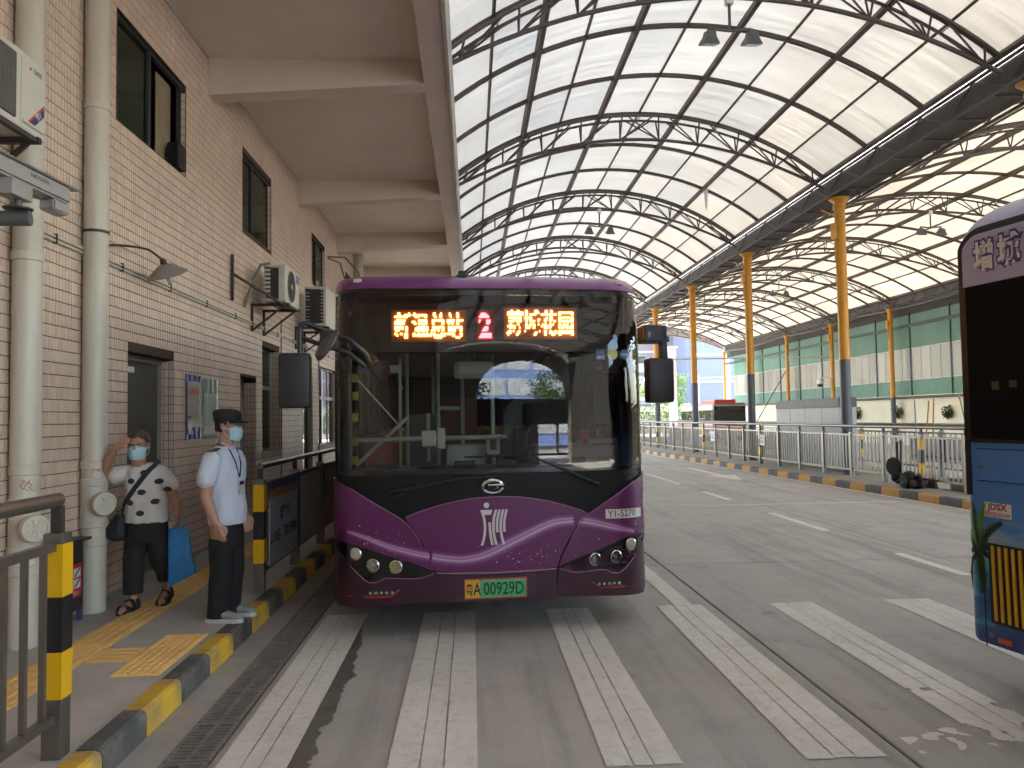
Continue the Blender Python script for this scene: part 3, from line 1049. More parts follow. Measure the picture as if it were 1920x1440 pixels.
L().add([(-2.7921, 4.945, 3.62), (-2.7921, 4.96, 3.615), (-2.7921, 5.135, 3.775), (-2.7921, 5.135, 3.80)], [(0, 1, 2, 3)]).build('ribbon_red', mat('ribbon_red', (.55, .03, .04), .4), t)
text('节1', .05, WHITE, t, lx((-2.7915, 5.07, 3.70)), (0, .75, .65), (0, -.65, .75), bold=.001)

# ------------------------------------------------------------------ bullet camera on its arm
t = thing('surveillance_camera', 'grey bullet surveillance camera on a thick pipe arm', 'camera', (WX, 4.3, 2.86))
CCTV = mat('camera_housing', (.33, .32, .31), .4, .2, var=.05)
CCTD = mat('camera_arm', (.10, .105, .11), .5, .2, var=.1)
MB().tube([(.0, .12, .0), (.72, .26, .04)], .045, 16).build('arm', CCTD, t, True)
MB().lathe([(.075, 0), (.08, .008), (.02, .016), (.02, .07)], (.66, .24, .085), n=20).build('swivel', CCTD, t, True)
MB().bbox(.61, .71, .10, .30, .14, .236, .006).build('mount_plate', CCTV, t)
d_ = Vector((.10, .97, -.02)).normalized()
s_ = Vector((0, 0, 1)).cross(d_).normalized()
u_ = d_.cross(s_)
def cbx(a0, a1, w, h0, h1, b=.008):
    bm = bmesh.new()
    bmesh.ops.create_cube(bm, size=1)
    c0 = Vector((.66, .30, .29))
    for v in bm.verts:
        v.co = c0 + d_ * (a0 if v.co.x < 0 else a1) + s_ * (w * (1 if v.co.y > 0 else -1)) + u_ * (h0 if v.co.z < 0 else h1)
    bmesh.ops.bevel(bm, geom=bm.edges[:], offset=b, segments=2, affect='EDGES')
    return MB().bm(bm)
cbx(-.35, .36, .055, -.055, .05, .014).build('housing', CCTV, t)
cbx(-.38, .43, .068, .052, .062, .004).build('sun_shield', CCTV, t)
cbx(.20, .36, .05, -.13, -.06, .01).build('infrared_lamp', CCTV, t)
c0 = Vector((.66, .30, .29))
MB().lathe([(.045, .355), (.045, .375), (.03, .38)], c0, d_, 20).build('lens', mat('lens_glass', (.35, .34, .22), .1, var=.2), t, True)
MB().lathe([(.018, .355), (.016, .37)], c0 + u_ * -.095 + s_ * .022, d_, 14).lathe([(.018, .355), (.016, .37)], c0 + u_ * -.095 - s_ * .022, d_, 14).build('infrared_emitter', mat('emitter', (.12, .11, .12), .15, .5), t, True)
text('HIKVISION', .034, BLACK, t, c0 + s_ * -.0555 + d_ * .06 + u_ * .012, d_, u_, bold=.0004)
# sign at the picture edge
t = thing('wall_sign', 'cream wall sign with swirl pattern cut by the picture edge', 'sign', (WX, 5.0, 2.45))
MB().bbox(.02, .03, -.5, .14, 0, .36, .003).build('panel', mat('cream_board', (.62, .58, .50), .45, var=.05), t)
text('检票', .07, mat('sign_ink', (.12, .10, .08), .5), t, (.0305, .055, .22), (0, 1, 0), (0, 0, 1))
sw = MB()
for k in range(4):
    sw.tube([(.0305, -.25 + (.11 + .035 * k) * math.cos(a * .2), .12 + (.11 + .035 * k) * math.sin(a * .2)) for a in range(9)], .004, 4)
sw.build('swirl_print', WHITE, t)

# ------------------------------------------------------------------ posters
def poster(y0, y1, z0, z1, label, kind):
    t = thing('poster', label, 'poster', (WX, y0, z0), 0, 'laminated posters on the tiled wall')
    w, h = y1 - y0, z1 - z0
    def q(a0, a1, b0, b1, m, name, x=.006):
        return MB().box(x - .002, x, w * a0, w * a1, h * b0, h * b1).build(name, m, t)
    sh = MB()
    n = 12
    for i in range(n):
        a, b_ = w * i / n, w * (i + 1) / n
        xa, xb = .003 + .002 * math.sin(i * 1.9), .003 + .002 * math.sin((i + 1) * 1.9)
        sh.quad((xa, a, 0), (xb, b_, 0), (xb, b_, h), (xa, a, h))
    if kind == 0:
        sh.build('sheet', mat('poster_blue', (.035, .06, .30), .22, var=.25, vs=7), t)
        q(.13, .87, .20, .90, mat('poster_paper', (.62, .58, .52), .3, var=.05), 'paper')
        q(.0, 1., .0, .015, WHITE, 'edge_strip')
        RED_, GRY_ = mat('print_red', (.62, .16, .09), .5), mat('print_grey', (.25, .26, .30), .5)
        text('乘车须知', .085, GRY_, t, (.0075, w * .5, h * .835), (0, 1, 0), (0, 0, 1), fit=w * .55)
        for k, s in enumerate(['请勿携带危险品', '文明有序乘车']):
            text(s, .055, RED_, t, (.0075, w * .5, h * (.755 - k * .05)), (0, 1, 0), (0, 0, 1), bold=.0015, fit=w * .64)
        for k in range(8):
            text(['一律佩戴口罩上车', '保持一米安全距离', '请主动出示健康码', '老幼病残孕优先上', '车内禁止吸烟饮食', '请勿与司机攀谈话', '注意随身财物安全', '下车请注意车辆'][k], .045, GRY_, t, (.0075, w * .5, h * (.645 - k * .045)), (0, 1, 0), (0, 0, 1), fit=w * .62)
        # small printed figure of a person in white
        f_ = MB()
        f_.add([(.0085, w * .16, h * .10), (.0085, w * .32, h * .10), (.0085, w * .34, h * .30), (.0085, w * .14, h * .30)], [(0, 1, 2, 3)])
        f_.build('printed_figure', WHITE, t)
        q(.17, .31, .30, .345, mat('print_skin', (.5, .30, .22), .5), 'printed_face', .0084)
        q(.15, .33, .345, .375, BLACK, 'printed_hair', .0084)
    else:
        sh.build('sheet', mat('poster_green', (.34, .46, .41), .2, var=.25, vs=9), t)
        D_ = mat('print_green', (.03, .17, .13), .4)
        for k, (a0, a1) in enumerate([(.02, .22), (.5, .56), (.78, .84)]):
            q(a0, a1, .55, .98, D_, 'print_band')
        for k in range(3):
            q(.1 + .28 * k, .34 + .28 * k, .24, .74, mat('poster_pale', (.56, .62, .56), .25), 'print_panel', .0072)
            text('防疫情\n戴口罩\n勤洗手\n测体温\n少聚集', .06, D_, t, (.0085, w * (.22 + .28 * k), h * .5), (0, 1, 0), (0, 0, 1), fit=w * .15)
            q(.1 + .28 * k, .34 + .28 * k, .07, .20, mat('poster_cream', (.66, .60, .50), .3), 'print_label', .0072)
            text('预防\n知识', .05, mat('print_red', (.62, .16, .09), .5), t, (.0085, w * (.22 + .28 * k), h * .135), (0, 1, 0), (0, 0, 1), fit=w * .12)
        q(.02, .98, .0, .05, D_, 'print_foot')
poster(8.955, 9.485, 1.487, 2.255, 'blue bordered notice poster, the one by the grey door', 0)
poster(9.50, 10.08, 1.495, 2.243, 'green and white striped poster right behind the guard\'s cap', 1)

# ------------------------------------------------------------------ waste bin with a red and white notice
t = thing('waste_bin', 'dark metal waste bin with red and white notice behind the railing post', 'bin', (-3.25, 6.12, .14))
BIN = mat('bin_metal', (.055, .052, .05), .45, .4, var=.15)
MB().bbox(.0, .12, -.26, .28, .09, .62, .012).build('cabinet', BIN, t)
MB().bbox(-.005, .16, -.30, .33, .63, .65, .006).build('lid', BIN, t)
MB().box(.121, .123, -.2, .12, .5, .6).build('posting_slot', BLACK, t)
for a in (.01, .085):
    for b_ in (-.22, .24):
        MB().box(a, a + .03, b_, b_ + .035, 0, .09).build('leg', mat('bin_leg', (.05, .07, .14), .5), t)
n_ = MB().box(.1235, .126, -.04, .24, .2, .46).build('notice', mat('notice_red', (.50, .03, .03), .45), t)
for i in range(2):
    for j in range(2):
        MB().box(.126, .1268, -.015 + .125 * i, .09 + .125 * i, .27 + .085 * j, .34 + .085 * j).build('notice_panel', WHITE, n_)
        MB().bar((.1275, 0. + .125 * i, .28 + .085 * j), (.1275, 0.08 + .125 * i, .335 + .085 * j), .014, .001, (1, 0, 0)).build('notice_mark', BLACK, n_)
text('严禁烟火', .04, WHITE, n_, (.1268, .1, .235), (0, 1, 0), (0, 0, 1), fit=.2)
text('HY', .09, WHITE, t, (.1255, -.02, .585), (0, 1, 0), (0, 0, 1), bold=.004)
# ------------------------------------------------------------------ vaulted shed roofs
def panel_material(name, tint, sun_warm):
    m = bpy.data.materials.new(name)
    m.use_nodes = True
    N, L = m.node_tree.nodes, m.node_tree.links
    N.remove(N['Principled BSDF'])
    out = N['Material Output']
    tr = N.new('ShaderNodeBsdfTranslucent')
    df = N.new('ShaderNodeBsdfDiffuse')
    ge = N.new('ShaderNodeNewGeometry')
    oi = N.new('ShaderNodeObjectInfo')
    mp = N.new('ShaderNodeMapping')
    mp.inputs['Scale'].default_value = (.35, 5.5, .35)
    L.new(ge.outputs['Position'], mp.inputs[0])
    n1 = N.new('ShaderNodeTexNoise')
    n1.inputs['Scale'].default_value = 1.4
    n1.inputs['Detail'].default_value = 8
    n1.inputs['Roughness'].default_value = .68
    L.new(mp.outputs[0], n1.inputs['Vector'])
    n2 = N.new('ShaderNodeTexNoise')
    n2.inputs['Scale'].default_value = .45
    n2.inputs['Detail'].default_value = 4
    L.new(ge.outputs['Position'], n2.inputs['Vector'])
    r1 = N.new('ShaderNodeMapRange')
    r1.inputs[1].default_value, r1.inputs[2].default_value, r1.inputs[3].default_value, r1.inputs[4].default_value = .28, .72, .58, 1.18
    L.new(n1.outputs[0], r1.inputs[0])
    r2 = N.new('ShaderNodeMapRange')
    r2.inputs[1].default_value, r2.inputs[2].default_value, r2.inputs[3].default_value, r2.inputs[4].default_value = .3, .7, .88, 1.08
    L.new(n2.outputs[0], r2.inputs[0])
    r3 = N.new('ShaderNodeMapRange')
    r3.inputs[3].default_value, r3.inputs[4].default_value = .88, 1.07
    L.new(oi.outputs['Random'], r3.inputs[0])
    m1 = N.new('ShaderNodeMath')
    m1.operation = 'MULTIPLY'
    L.new(r1.outputs[0], m1.inputs[0])
    L.new(r2.outputs[0], m1.inputs[1])
    m2 = N.new('ShaderNodeMath')
    m2.operation = 'MULTIPLY'
    L.new(m1.outputs[0], m2.inputs[0])
    L.new(r3.outputs[0], m2.inputs[1])
    vm = N.new('ShaderNodeVectorMath')
    vm.operation = 'SCALE'
    # sheet tone varies at random; the sun's warmth is painted in towards +X
    sx = N.new('ShaderNodeSeparateXYZ')
    L.new(ge.outputs['Position'], sx.inputs[0])
    sun_x = N.new('ShaderNodeMapRange')
    sun_x.inputs[1].default_value, sun_x.inputs[2].default_value, sun_x.inputs[3].default_value, sun_x.inputs[4].default_value = 3., 9.5, 0., .75
    L.new(sx.outputs[0], sun_x.inputs[0])
    aj = N.new('ShaderNodeMath')
    aj.operation = 'MULTIPLY_ADD'
    aj.inputs[1].default_value = .4
    aj.use_clamp = True
    L.new(oi.outputs['Random'], aj.inputs[0])
    L.new(sun_x.outputs[0], aj.inputs[2])
    tm = N.new('ShaderNodeMix')
    tm.data_type = 'RGBA'
    L.new(aj.outputs[0], tm.inputs['Factor'])
    tm.inputs[6].default_value = (*tint, 1)
    tm.inputs[7].default_value = (*sun_warm, 1)
    L.new(tm.outputs[2], vm.inputs[0])
    L.new(m2.outputs[0], vm.inputs['Scale'])
    L.new(vm.outputs[0], tr.inputs[0])
    df.inputs[0].default_value = (.80, .79, .75, 1)
    mx = N.new('ShaderNodeMixShader')
    mx.inputs[0].default_value = .45
    L.new(tr.outputs[0], mx.inputs[1])
    L.new(df.outputs[0], mx.inputs[2])
    L.new(mx.outputs[0], out.inputs[0])
    return m
SHEET1 = panel_material('roof_sheet_white', (.060, .0625, .0625), (.062, .0575, .048))
SHEET2 = panel_material('roof_sheet_warm', (.084, .079, .066), (.086, .076, .058))
PURL = mat('purlin_redbrown', (.080, .056, .046), .6, .1, var=.25, vs=2)
TRUSS = mat('truss_brown', (.100, .080, .070), .55, .15, var=.2, vs=3)
TY = [-20.6 + 6.6 * k for k in range(14)]        # truss lines, one over every column
def vault(label, cx, hw, ze, za, near_y, y0, y1, SHEET):
    root = thing('vaulted_roof', label, 'roof', (cx, 20, ze))
    o = Vector((cx, 20, ze))
    rise = za - ze
    RR = (hw * hw + rise * rise) / (2 * rise)
    zc = za - RR
    th = math.asin(hw / RR)
    def arc(t, dz=0.):                          # t in -1..1 by arc length; dz below the sheet (radially)
        a = th * t
        return (RR - dz) * math.sin(a), zc + (RR - dz) * math.cos(a) - ze
    class V(MB):
        def w(s, x, y, z):
            return (x, y - 20, z)
    nb = 10
    pitch = 2.2
    rows = []
    y = y0
    while y < y1 - .1:
        rows.append(y)
        y += pitch
    # one sheet mesh per position across the arc, shared along the length
    sheets = []
    for i in range(nb):
        m_ = MB()
        k = 4
        for q in range(k):
            t0, t1 = -1 + 2 * (i + q / k) / nb, -1 + 2 * (i + (q + 1) / k) / nb
            (xa, za_), (xb, zb) = arc(t0, .004), arc(t1, .004)
            m_.quad((xa, -pitch / 2, za_), (xb, -pitch / 2, zb), (xb, pitch / 2, zb), (xa, pitch / 2, za_))
        me = m_.mesh('roof_sheet', SHEET)
        me.shade_smooth()
        sheets.append(me)
    vis = sorted(rows, key=lambda yy: abs(yy - near_y))
    own = set(vis[:30])
    rest = MB()
    for yy in rows:
        for i in range(nb):
            if yy in own:
                obj('roof_sheet', sheets[i], root, (0, yy + pitch / 2 - 20, 0))
            else:
                (xa, za_), (xm, zm), (xb, zb) = arc(-1 + 2 * i / nb, .004), arc(-1 + 2 * (i + .5) / nb, .004), arc(-1 + 2 * (i + 1) / nb, .004)
                rest.quad((xa, yy - 20, za_), (xm, yy - 20, zm), (xm, yy + pitch - 20, zm), (xa, yy + pitch - 20, za_))
                rest.quad((xm, yy - 20, zm), (xb, yy - 20, zb), (xb, yy + pitch - 20, zb), (xm, yy + pitch - 20, zm))
    stuff(rest.build('roof_sheet_field', SHEET, root))
    ye = rows[-1] + pitch
    for i in range(nb + 1):
        t = -1 + 2 * i / nb
        thick = i % 2 == 0
        d, w = (.14, .088) if thick else (.055, .038)
        x, z = arc(t, .012 + d / 2)
        MB().bar((x, y0 - 20, z), (x, ye - 20, z), w, d, (math.sin(th * t), 0, math.cos(th * t))).build('purlin', PURL, root)
    nseg = 26
    ribm = MB()
    for q in range(nseg):
        (xa, za_), (xb, zb) = arc(-1 + 2 * q / nseg, .055), arc(-1 + 2 * (q + 1) / nseg, .055)
        ribm.bar((xa, 0, za_), (xb, 0, zb), .072, .08)
    ribme = ribm.mesh('rib', PURL)
    for yy in rows + [ye]:
        obj('rib', ribme, root, (0, yy - 20, 0))
    # triangular trusses
    zb0 = (za - ze) - .72
    zbe = -.34
    def bot(t):
        return hw * t * 1.0, zbe + (zb0 - zbe) * (1 - t * t)
    tops = MB()
    for dy in (-.17, .17):
        tops.tube([(arc(-1 + 2 * q / 28, .17)[0], dy, arc(-1 + 2 * q / 28, .17)[1]) for q in range(29)], .031, 6)
    topme = tops.mesh('truss', TRUSS, True)
    lo = MB().tube([(bot(-1 + 2 * q / 28)[0], 0, bot(-1 + 2 * q / 28)[1]) for q in range(29)], .042, 8)
    lome = lo.mesh('bottom_chord', TRUSS, True)
    tie = MB()
    for q in range(1, 10):
        x, z = arc(-1 + .2 * q, .17)
        tie.tube([(x, -.17, z), (x, .17, z)], .014, 5)
    tieme = tie.mesh('chord_tie', TRUSS)
    webs = []
    nn = 9
    for q in range(nn + 1):
        tb = -1 + .06 + (2 - .12) * q / nn
        s = 1 if tb < 0 else -1
        for tt in (tb + .012 * s, tb + s * .17):
            for dy in (-.17, .17):
                xb_, zb_ = bot(tb)
                xt, zt = arc(max(-1, min(1, tt)), .17)
                webs.append(MB().tube([(xb_, 0, zb_), (xt, dy, zt)], .0205, 5).mesh('web_bar', TRUSS, True))
    joined = None
    for yy in TY:
        if not (y0 - .5 <= yy <= ye + .5):
            continue
        tr = obj('truss', topme, root, (0, yy - 20, 0))
        obj('bottom_chord', lome, tr)
        obj('chord_tie', tieme, tr)
        if 10 < yy < 45:
            for wme in webs:
                obj('web_bar', wme, tr)
        else:
            if joined is None:
                jm = MB()
                for wme in webs:
                    jm.add([v.co[:] for v in wme.vertices], [tuple(p.vertices) for p in wme.polygons])
                joined = jm.mesh('web_bars', TRUSS, True)
            stuff(obj('web_bars', joined, tr))
    return root, arc, bot, ye
v1, arc1, bot1, ye1 = vault('near barrel vaulted roof of white translucent sheets over the purple bus', 4.33, 4.76, 7.78, 9.42, 36, -14.0, 65, SHEET1)
v2, arc2, bot2, ye2 = vault('farther barrel vaulted roof of cream translucent sheets beyond the island columns', 15.95, 5.95, 7.66, 9.35, 42, -7.4, 65, SHEET2)
# end fascia panels inside the last trusses
ENDP = mat('gable_strip', (.50, .47, .42), .7, var=.1)
def end_strip(root, arc, bot, yy, name='end_fascia'):
    m_ = MB()
    for q in range(28):
        a, b_ = arc(-1 + 2 * q / 28, .02), arc(-1 + 2 * (q + 1) / 28, .02)
        c, d = bot(-1 + 2 * q / 28), bot(-1 + 2 * (q + 1) / 28)
        m_.add([(a[0], yy, a[1]), (b_[0], yy, b_[1]), (d[0], yy, d[1] - .05), (c[0], yy, c[1] - .05), (a[0], yy + .03, a[1]), (b_[0], yy + .03, b_[1]), (d[0], yy + .03, d[1] - .05), (c[0], yy + .03, c[1] - .05)],
               [(0, 1, 2, 3), (7, 6, 5, 4), (2, 6, 7, 3)])
    m_.build(name, ENDP, root)
end_strip(v1, arc1, bot1, TY[13] - 20 + .22)
end_strip(v2, arc2, bot2, TY[13] - 20 + .22)
# a strip of torn sheet hangs from the near vault
tx, tz = arc1(.60, .05)
MB().add([(tx - .05, 3.2, tz), (tx + .10, 3.2, tz - .02), (tx + .06, 3.22, tz - .75), (tx + .01, 3.25, tz - .62)], [(0, 1, 2, 3)]).build('torn_sheet', mat('torn_sheet', (.75, .75, .72), .5), v1)

# ------------------------------------------------------------------ valley gutter with lattice girders
GUTM = mat('gutter_metal', (.06, .057, .054), .55, .25, var=.2, vs=1.5, dirt=.3, dirtcol=(.05, .045, .04))
CLEARS = mat('gap_light_strip', (.8, .8, .8), .3)
def girder(label, x0, x1, zb, zt, ya, yb, sides, name='valley_gutter'):
    root = thing(name, label, 'gutter', ((x0 + x1) / 2, 20, zb))
    cx = (x0 + x1) / 2
    m_ = MB()
    hw = (x1 - x0) / 2
    m_.box(-hw, hw, ya - 20, yb - 20, .10, .13).box(-hw, -hw + .02, ya - 20, yb - 20, .132, zt - zb).box(hw - .02, hw, ya - 20, yb - 20, .132, zt - zb)
    m_.build('trough', GUTM, root)
    for s in sides:
        x = s * (hw + .05)
        MB().bar((x, ya - 20, .02), (x, yb - 20, .02), .05, .05).build('girder_chord', TRUSS, root)
        MB().bar((x, ya - 20, zt - zb), (x, yb - 20, zt - zb), .05, .05).build('girder_chord', TRUSS, root)
        n = int((yb - ya) / .825)
        wm = [MB().bar((0, -.4125, .045), (0, .4125, zt - zb - .025), .022).mesh('girder_web', TRUSS), MB().bar((0, -.4125, zt - zb - .025), (0, .4125, .045), .022).mesh('girder_web', TRUSS)]
        vis = 0
        for k in range(n):
            yy = ya + .825 * (k + .5) - 20
            obj('girder_web', wm[k % 2], root, (x, yy, 0))
    cb = MB().box(-hw - .02, hw + .02, -.02, .02, .06, .098).mesh('cross_bearer', TRUSS)
    for k in range(int((yb - ya) / 1.1)):
        obj('cross_bearer', cb, root, (0, ya + 1.1 * k - 20 + .5, 0))
    return root
vg = girder('dark valley gutter with lattice girders along the island columns', 9.20, 9.92, 7.18, 7.66, -14, 65.2, (-1, 1))
wg = girder('dark eaves gutter with lattice girder above the green wall', 21.95, 22.5, 7.10, 7.6, -7.4, 65.2, (-1,))
# added translucent strips that give the open gaps beside the gutters their glow
GAPLIGHT = bpy.data.materials.new('gap_light')
GAPLIGHT.use_nodes = True
_N, _L = GAPLIGHT.node_tree.nodes, GAPLIGHT.node_tree.links
_N.remove(_N['Principled BSDF'])
_t = _N.new('ShaderNodeBsdfTranslucent')
_t.inputs[0].default_value = (.4, .4, .4, 1)
_L.new(_t.outputs[0], _N['Material Output'].inputs[0])
for rt, xa, za_, xb, zb, y_ in ((vg, 9.04, 7.80, 9.225, 7.62, -14.), (vg, 9.895, 7.62, 10.05, 7.70, -7.4), (wg, 21.85, 7.70, 21.975, 7.56, -7.4)):
    ox, oz = rt.location.x, rt.location.z
    MB().quad((xa - ox, y_ - 20, za_ - oz), (xb - ox, y_ - 20, zb - oz), (xb - ox, 45.2, zb - oz), (xa - ox, 45.2, za_ - oz)).build('gap_light_strip', GAPLIGHT, rt)
# loose cables slung along the wall gutter
cb_ = MB()
for off in (0, .06):
    cb_.tube([(-.42, y_, .0 - .12 * abs(math.sin(y_ * .28 + off * 4)) - off) for y_ in np.arange(-15, 44, .6)], .013, 5)
cb_.build('slung_cable', mat('grey_cable', (.25, .25, .25), .6), wg, True)

# ------------------------------------------------------------------ columns
def column(x, y, label, group, top=7.18, split=3.05, base=.14, r=.13, box=True):
    t = thing('steel_column', label, 'column', (x, y, base), 0, group)
    h = top - base
    MB().lathe([(r, split - base), (r, h - .25)], n=20).build('shaft', ORANGEPAINT, t, True)
    MB().lathe([(r + .002, .02), (r + .002, split - base)], n=20).build('painted_foot', GREYPAINT, t, True)
    MB().lathe([(r, h - .25), (r + .03, h - .22), (r + .03, h - .16), (r, h - .15), (r + .02, h - .1), (r + .09, h - .04), (r + .14, h)], n=20).build('capital', ORANGEPAINT, t, True)
    MB().box(-.2, .2, -.2, .2, 0, .02).build('base_plate', GREYPAINT, t)
    if box:
        MB().bbox(-r - .09, -r + .01, -.08, .08, h - 1.05, h - .65, .01).build('switch_box', ORANGEPAINT, t)
        MB().tube([(-r - .03, -.03, h - 1.05), (-r - .03, -.03, h - 1.6)], .02, 6).build('conduit', ORANGEPAINT, t, True)
        MB().tube([(-r, 0, h - .45), (-r - .35, 0, h - .3)], .02, 6).build('bracket', ORANGEPAINT, t)
    return t
for i, y in enumerate(TY[3:13]):
    if y > 11:
        column(9.47, y if y > 13 else y - .24, 'orange and grey island column, %s from the blue bus' % ordn[i - 2 if i > 1 else i], 'orange columns on the island', box=13 < y < 27)
for i, y in enumerate(TY[6:14]):
    column(21.85, y, 'orange and grey column against the green wall, %s from the near end' % ordn[i], 'orange columns along the green wall', 7.10, 2.45, 0., .12, i < 5)
# ------------------------------------------------------------------ twin floodlights
FLM = mat('floodlight_grey', (.10, .105, .105), .5, .3, var=.15)
FLG = mat('floodlight_glass', (.16, .17, .16), .2, .2, var=.1)
def floodlight(x, y, ztop, label):
    t = thing('twin_floodlight', label, 'floodlight', (x, y, ztop), 0, 'twin floodlights hung from the trusses')
    MB().tube([(0, 0, .02), (0, 0, -.52)], .026, 8).build('drop_pole', FLM, t, True)
    MB().bbox(-.06, .06, -.06, .06, -.09, .06, .01).build('junction_box', WHITE, t)
    MB().tube([(-.36, 0, -.50), (0, 0, -.54), (.36, 0, -.50)], .024, 8).build('crossarm', FLM, t, True)
    for s in (-1, 1):
        m_ = MB()
        c_ = Vector((s * .36, -.02, -.72))
        m_.lathe([(.06, .16), (.11, .14), (.13, .06), (.19, -.03), (.20, -.06)], c_, Vector((0, -.35, 1)), 4)
        l_ = m_.build('lamp_head', FLM, t)
        MB().lathe([(.185, -.062), (.185, -.068)], c_, Vector((0, -.35, 1)), 4).build('lamp_glass', FLG, l_)
        MB().bar((s * .36, .0, -.50), (s * .36, -.03, -.60), .05, .03).build('yoke', FLM, t)
    return t
nm = ['near the canopy edge, first in view', 'second from the camera over the purple bus', 'far one in the near vault']
for k, y in enumerate((TY[5], TY[7])):
    floodlight(4.4, y, 8.66, 'grey twin floodlight under the white vault, ' + nm[k])
for k, y in enumerate((TY[7], TY[9])):
    floodlight(15.98, y, 8.60, 'grey twin floodlight under the cream vault, ' + ['beside the blue bus roof', 'between the orange columns', 'at the far end'][k])
floodlight(4.4, TY[3], 8.66, 'grey twin floodlight behind the camera')
# ------------------------------------------------------------------ railings
def railing(label, pts_y, xf, z, rail_h=1.22, low_h=1.0, bars=True, sleeves=(), group=None, barstep=.135, top_r=.032, rz=0., ends=True):
    """posts along y at x = xf(y); round top rail, square rails, upright bars"""
    y0 = pts_y[0]
    o = Vector((xf(y0), y0, z))
    t = thing('railing', label, 'railing', o, 0, group)
    P = lambda y, h: (xf(y) - o.x, y - o.y, h)
    MB().tube([P(y, rail_h) for y in pts_y], top_r, 10).build('top_rail', STEEL, t, True)
    post = MB()
    post.bbox(-.045, .045, -.045, .045, 0, low_h + .06, .005)
    pme = post.mesh('post', STEEL)
    nk = MB().box(-.022, .022, -.022, .022, low_h + .061, rail_h - top_r * .8).mesh('post_neck', DARKSTEEL)
    for i, y in enumerate(pts_y):
        p = obj('post', pme, t, P(y, 0))
        obj('post_neck', nk, p)
        if i in sleeves:
            for a, c, m in ((.20, .42, YELLOWSTRIPE), (.4205, .68, BLACKSTRIPE), (.6805, .93, YELLOWSTRIPE)):
                a, c = a * low_h * 1.0 + .08, c * low_h * 1.0 + .08
                MB().box(-.048, .048, -.048, .048, a, c).build('sleeve_band', m, p)
    bm_ = MB().box(-.0125, .0125, -.0125, .0125, .21, low_h - .02).mesh('bar', STEEL)
    for a, c in zip(pts_y[:-1], pts_y[1:]):
        d = (Vector(P(c, 0)) - Vector(P(a, 0))).normalized()
        for h in (.19, low_h):
            MB().bar(Vector(P(a, h)) + d * .046, Vector(P(c, h)) - d * .046, .04, .04).build('rail', STEEL, t)
        if bars:
            n = max(1, int((c - a - .09) / barstep))
            for k in range(n):
                y = a + .045 + (c - a - .09) * (k + .5) / n
                obj('bar', bm_, t, P(y, 0))
    return t
near = railing('steel railing with a yellow and black banded end post in the near corner', [3.79 - 1.45 * k for k in range(3)][::-1], lambda y: -1.975, .14, 1.20, .985, True, (2,), 'railings on the pavement edge', .145, .035)
far = railing('steel railing with a grey notice board beside the guard', [7.17, 8.56, 9.97, 11.4, 12.8, 14.2, 15.6, 17.0, 18.4, 19.8, 21.2], lambda y: -1.945, .14, 1.15, .97, True, (0,), 'railings on the pavement edge', .12, .03)
# notice board tied to that railing
t = thing('notice_board', 'grey notice board with blue and orange border tied to the railing', 'sign', (-1.885, 7.25, .36))
MB().box(0, .008, 0, 1.24, 0, .78).build('panel', mat('board_grey', (.52, .54, .59), .45, var=.06), t)
MB().box(.0, .0095, 0, 1.24, .70, .78).build('blue_border', mat('board_blue', (.045, .09, .21), .45), t)
MB().box(.0, .0095, 1.14, 1.24, 0, .6995).build('blue_side', mat('board_blue', (.045, .09, .21), .45), t)
MB().box(.0, .0095, 0, 1.1395, .62, .6995).build('orange_border', mat('board_orange', (.42, .18, .075), .45), t)
INK = mat('board_ink', (.02, .022, .035), .5)
text('温馨提示', .13, INK, t, (.009, .60, .45), (0, 1, 0), (0, 0, 1), bold=.003, fit=.44)
text('21:00后，严禁大声喧哗', .13, INK, t, (.009, .57, .25), (0, 1, 0), (0, 0, 1), bold=.003, fit=1.06)
MB().tube([(.012, -.08, .52), (.012, -.02, .525)], .005, 6).tube([(.012, -.08, .05), (.012, -.02, .055)], .005, 6).build('cable_tie', WHITE, t)
IY = [12.4 + 1.42 * k for k in range(28)]
fx = lambda y: 9.14 - max(0, y - 16) * .012
isr = railing('long steel railing along the island kerb beyond the traffic lanes', IY, fx, .14, 1.235, 1.03, True, (2, 8, 12, 17, 20, 22), 'railings on the island', .145, .036)
bx = lambda y: 11.25
bkr = railing('rear steel railing on the far side of the island', [16 + 1.9 * k for k in range(20)], bx, .14, 1.235, 1.03, True, (3, 9, 13), 'railings on the island', .2, .036)
# small notices clipped on the island railing
def small_notice(y, label, rows, h=.36, w=.42, blue=True):
    t = thing('small_notice', label, 'sign', (fx(y) - .035, y, .14 + .58), 0, 'small notices on the island railing')
    MB().box(-.006, 0, -w / 2, w / 2, 0, h).build('panel', mat('notice_pale', (.50, .51, .53), .5), t)
    if blue:
        MB().box(-.0075, -.006, -w / 2, w / 2, h - .05, h).build('blue_band', mat('board_blue', (.045, .09, .21), .45), t)
    for k, s in enumerate(rows):
        text(s, .09, mat('notice_ink', (.05, .07, .22), .5), t, (-.0066, 0, h * .62 - k * .11), (0, -1, 0), (0, 0, 1), bold=.002, fit=w * .72)
small_notice(23.55, 'white notice with blue band next to a banded post on the island railing', ['温馨提示', '请勿翻越栏杆'])
small_notice(28.3, 'smaller white notice farther along the island railing', ['排队上车', '请勿翻越'], blue=False)
for y, d in ((17.2, 'by the grey cabinet'), (14.9, 'next to the black trolley')):
    t = thing('hanging_banner', 'pale lilac banner tied behind the island railing ' + d, 'banner', (11.17, y + 1.2 if y > 16 else y + 2.2, .14 + .33), 0, 'banners behind the island railing')
    MB().box(-.006, 0, -.75, .75, 0, .62).build('cloth', mat('lilac_cloth', (.50, .46, .50), .7, var=.08), t)
    MB().box(-.0075, -.0065, -.6, .6, .1, .14).build('print_line', mat('notice_ink', (.05, .07, .22), .5), t)
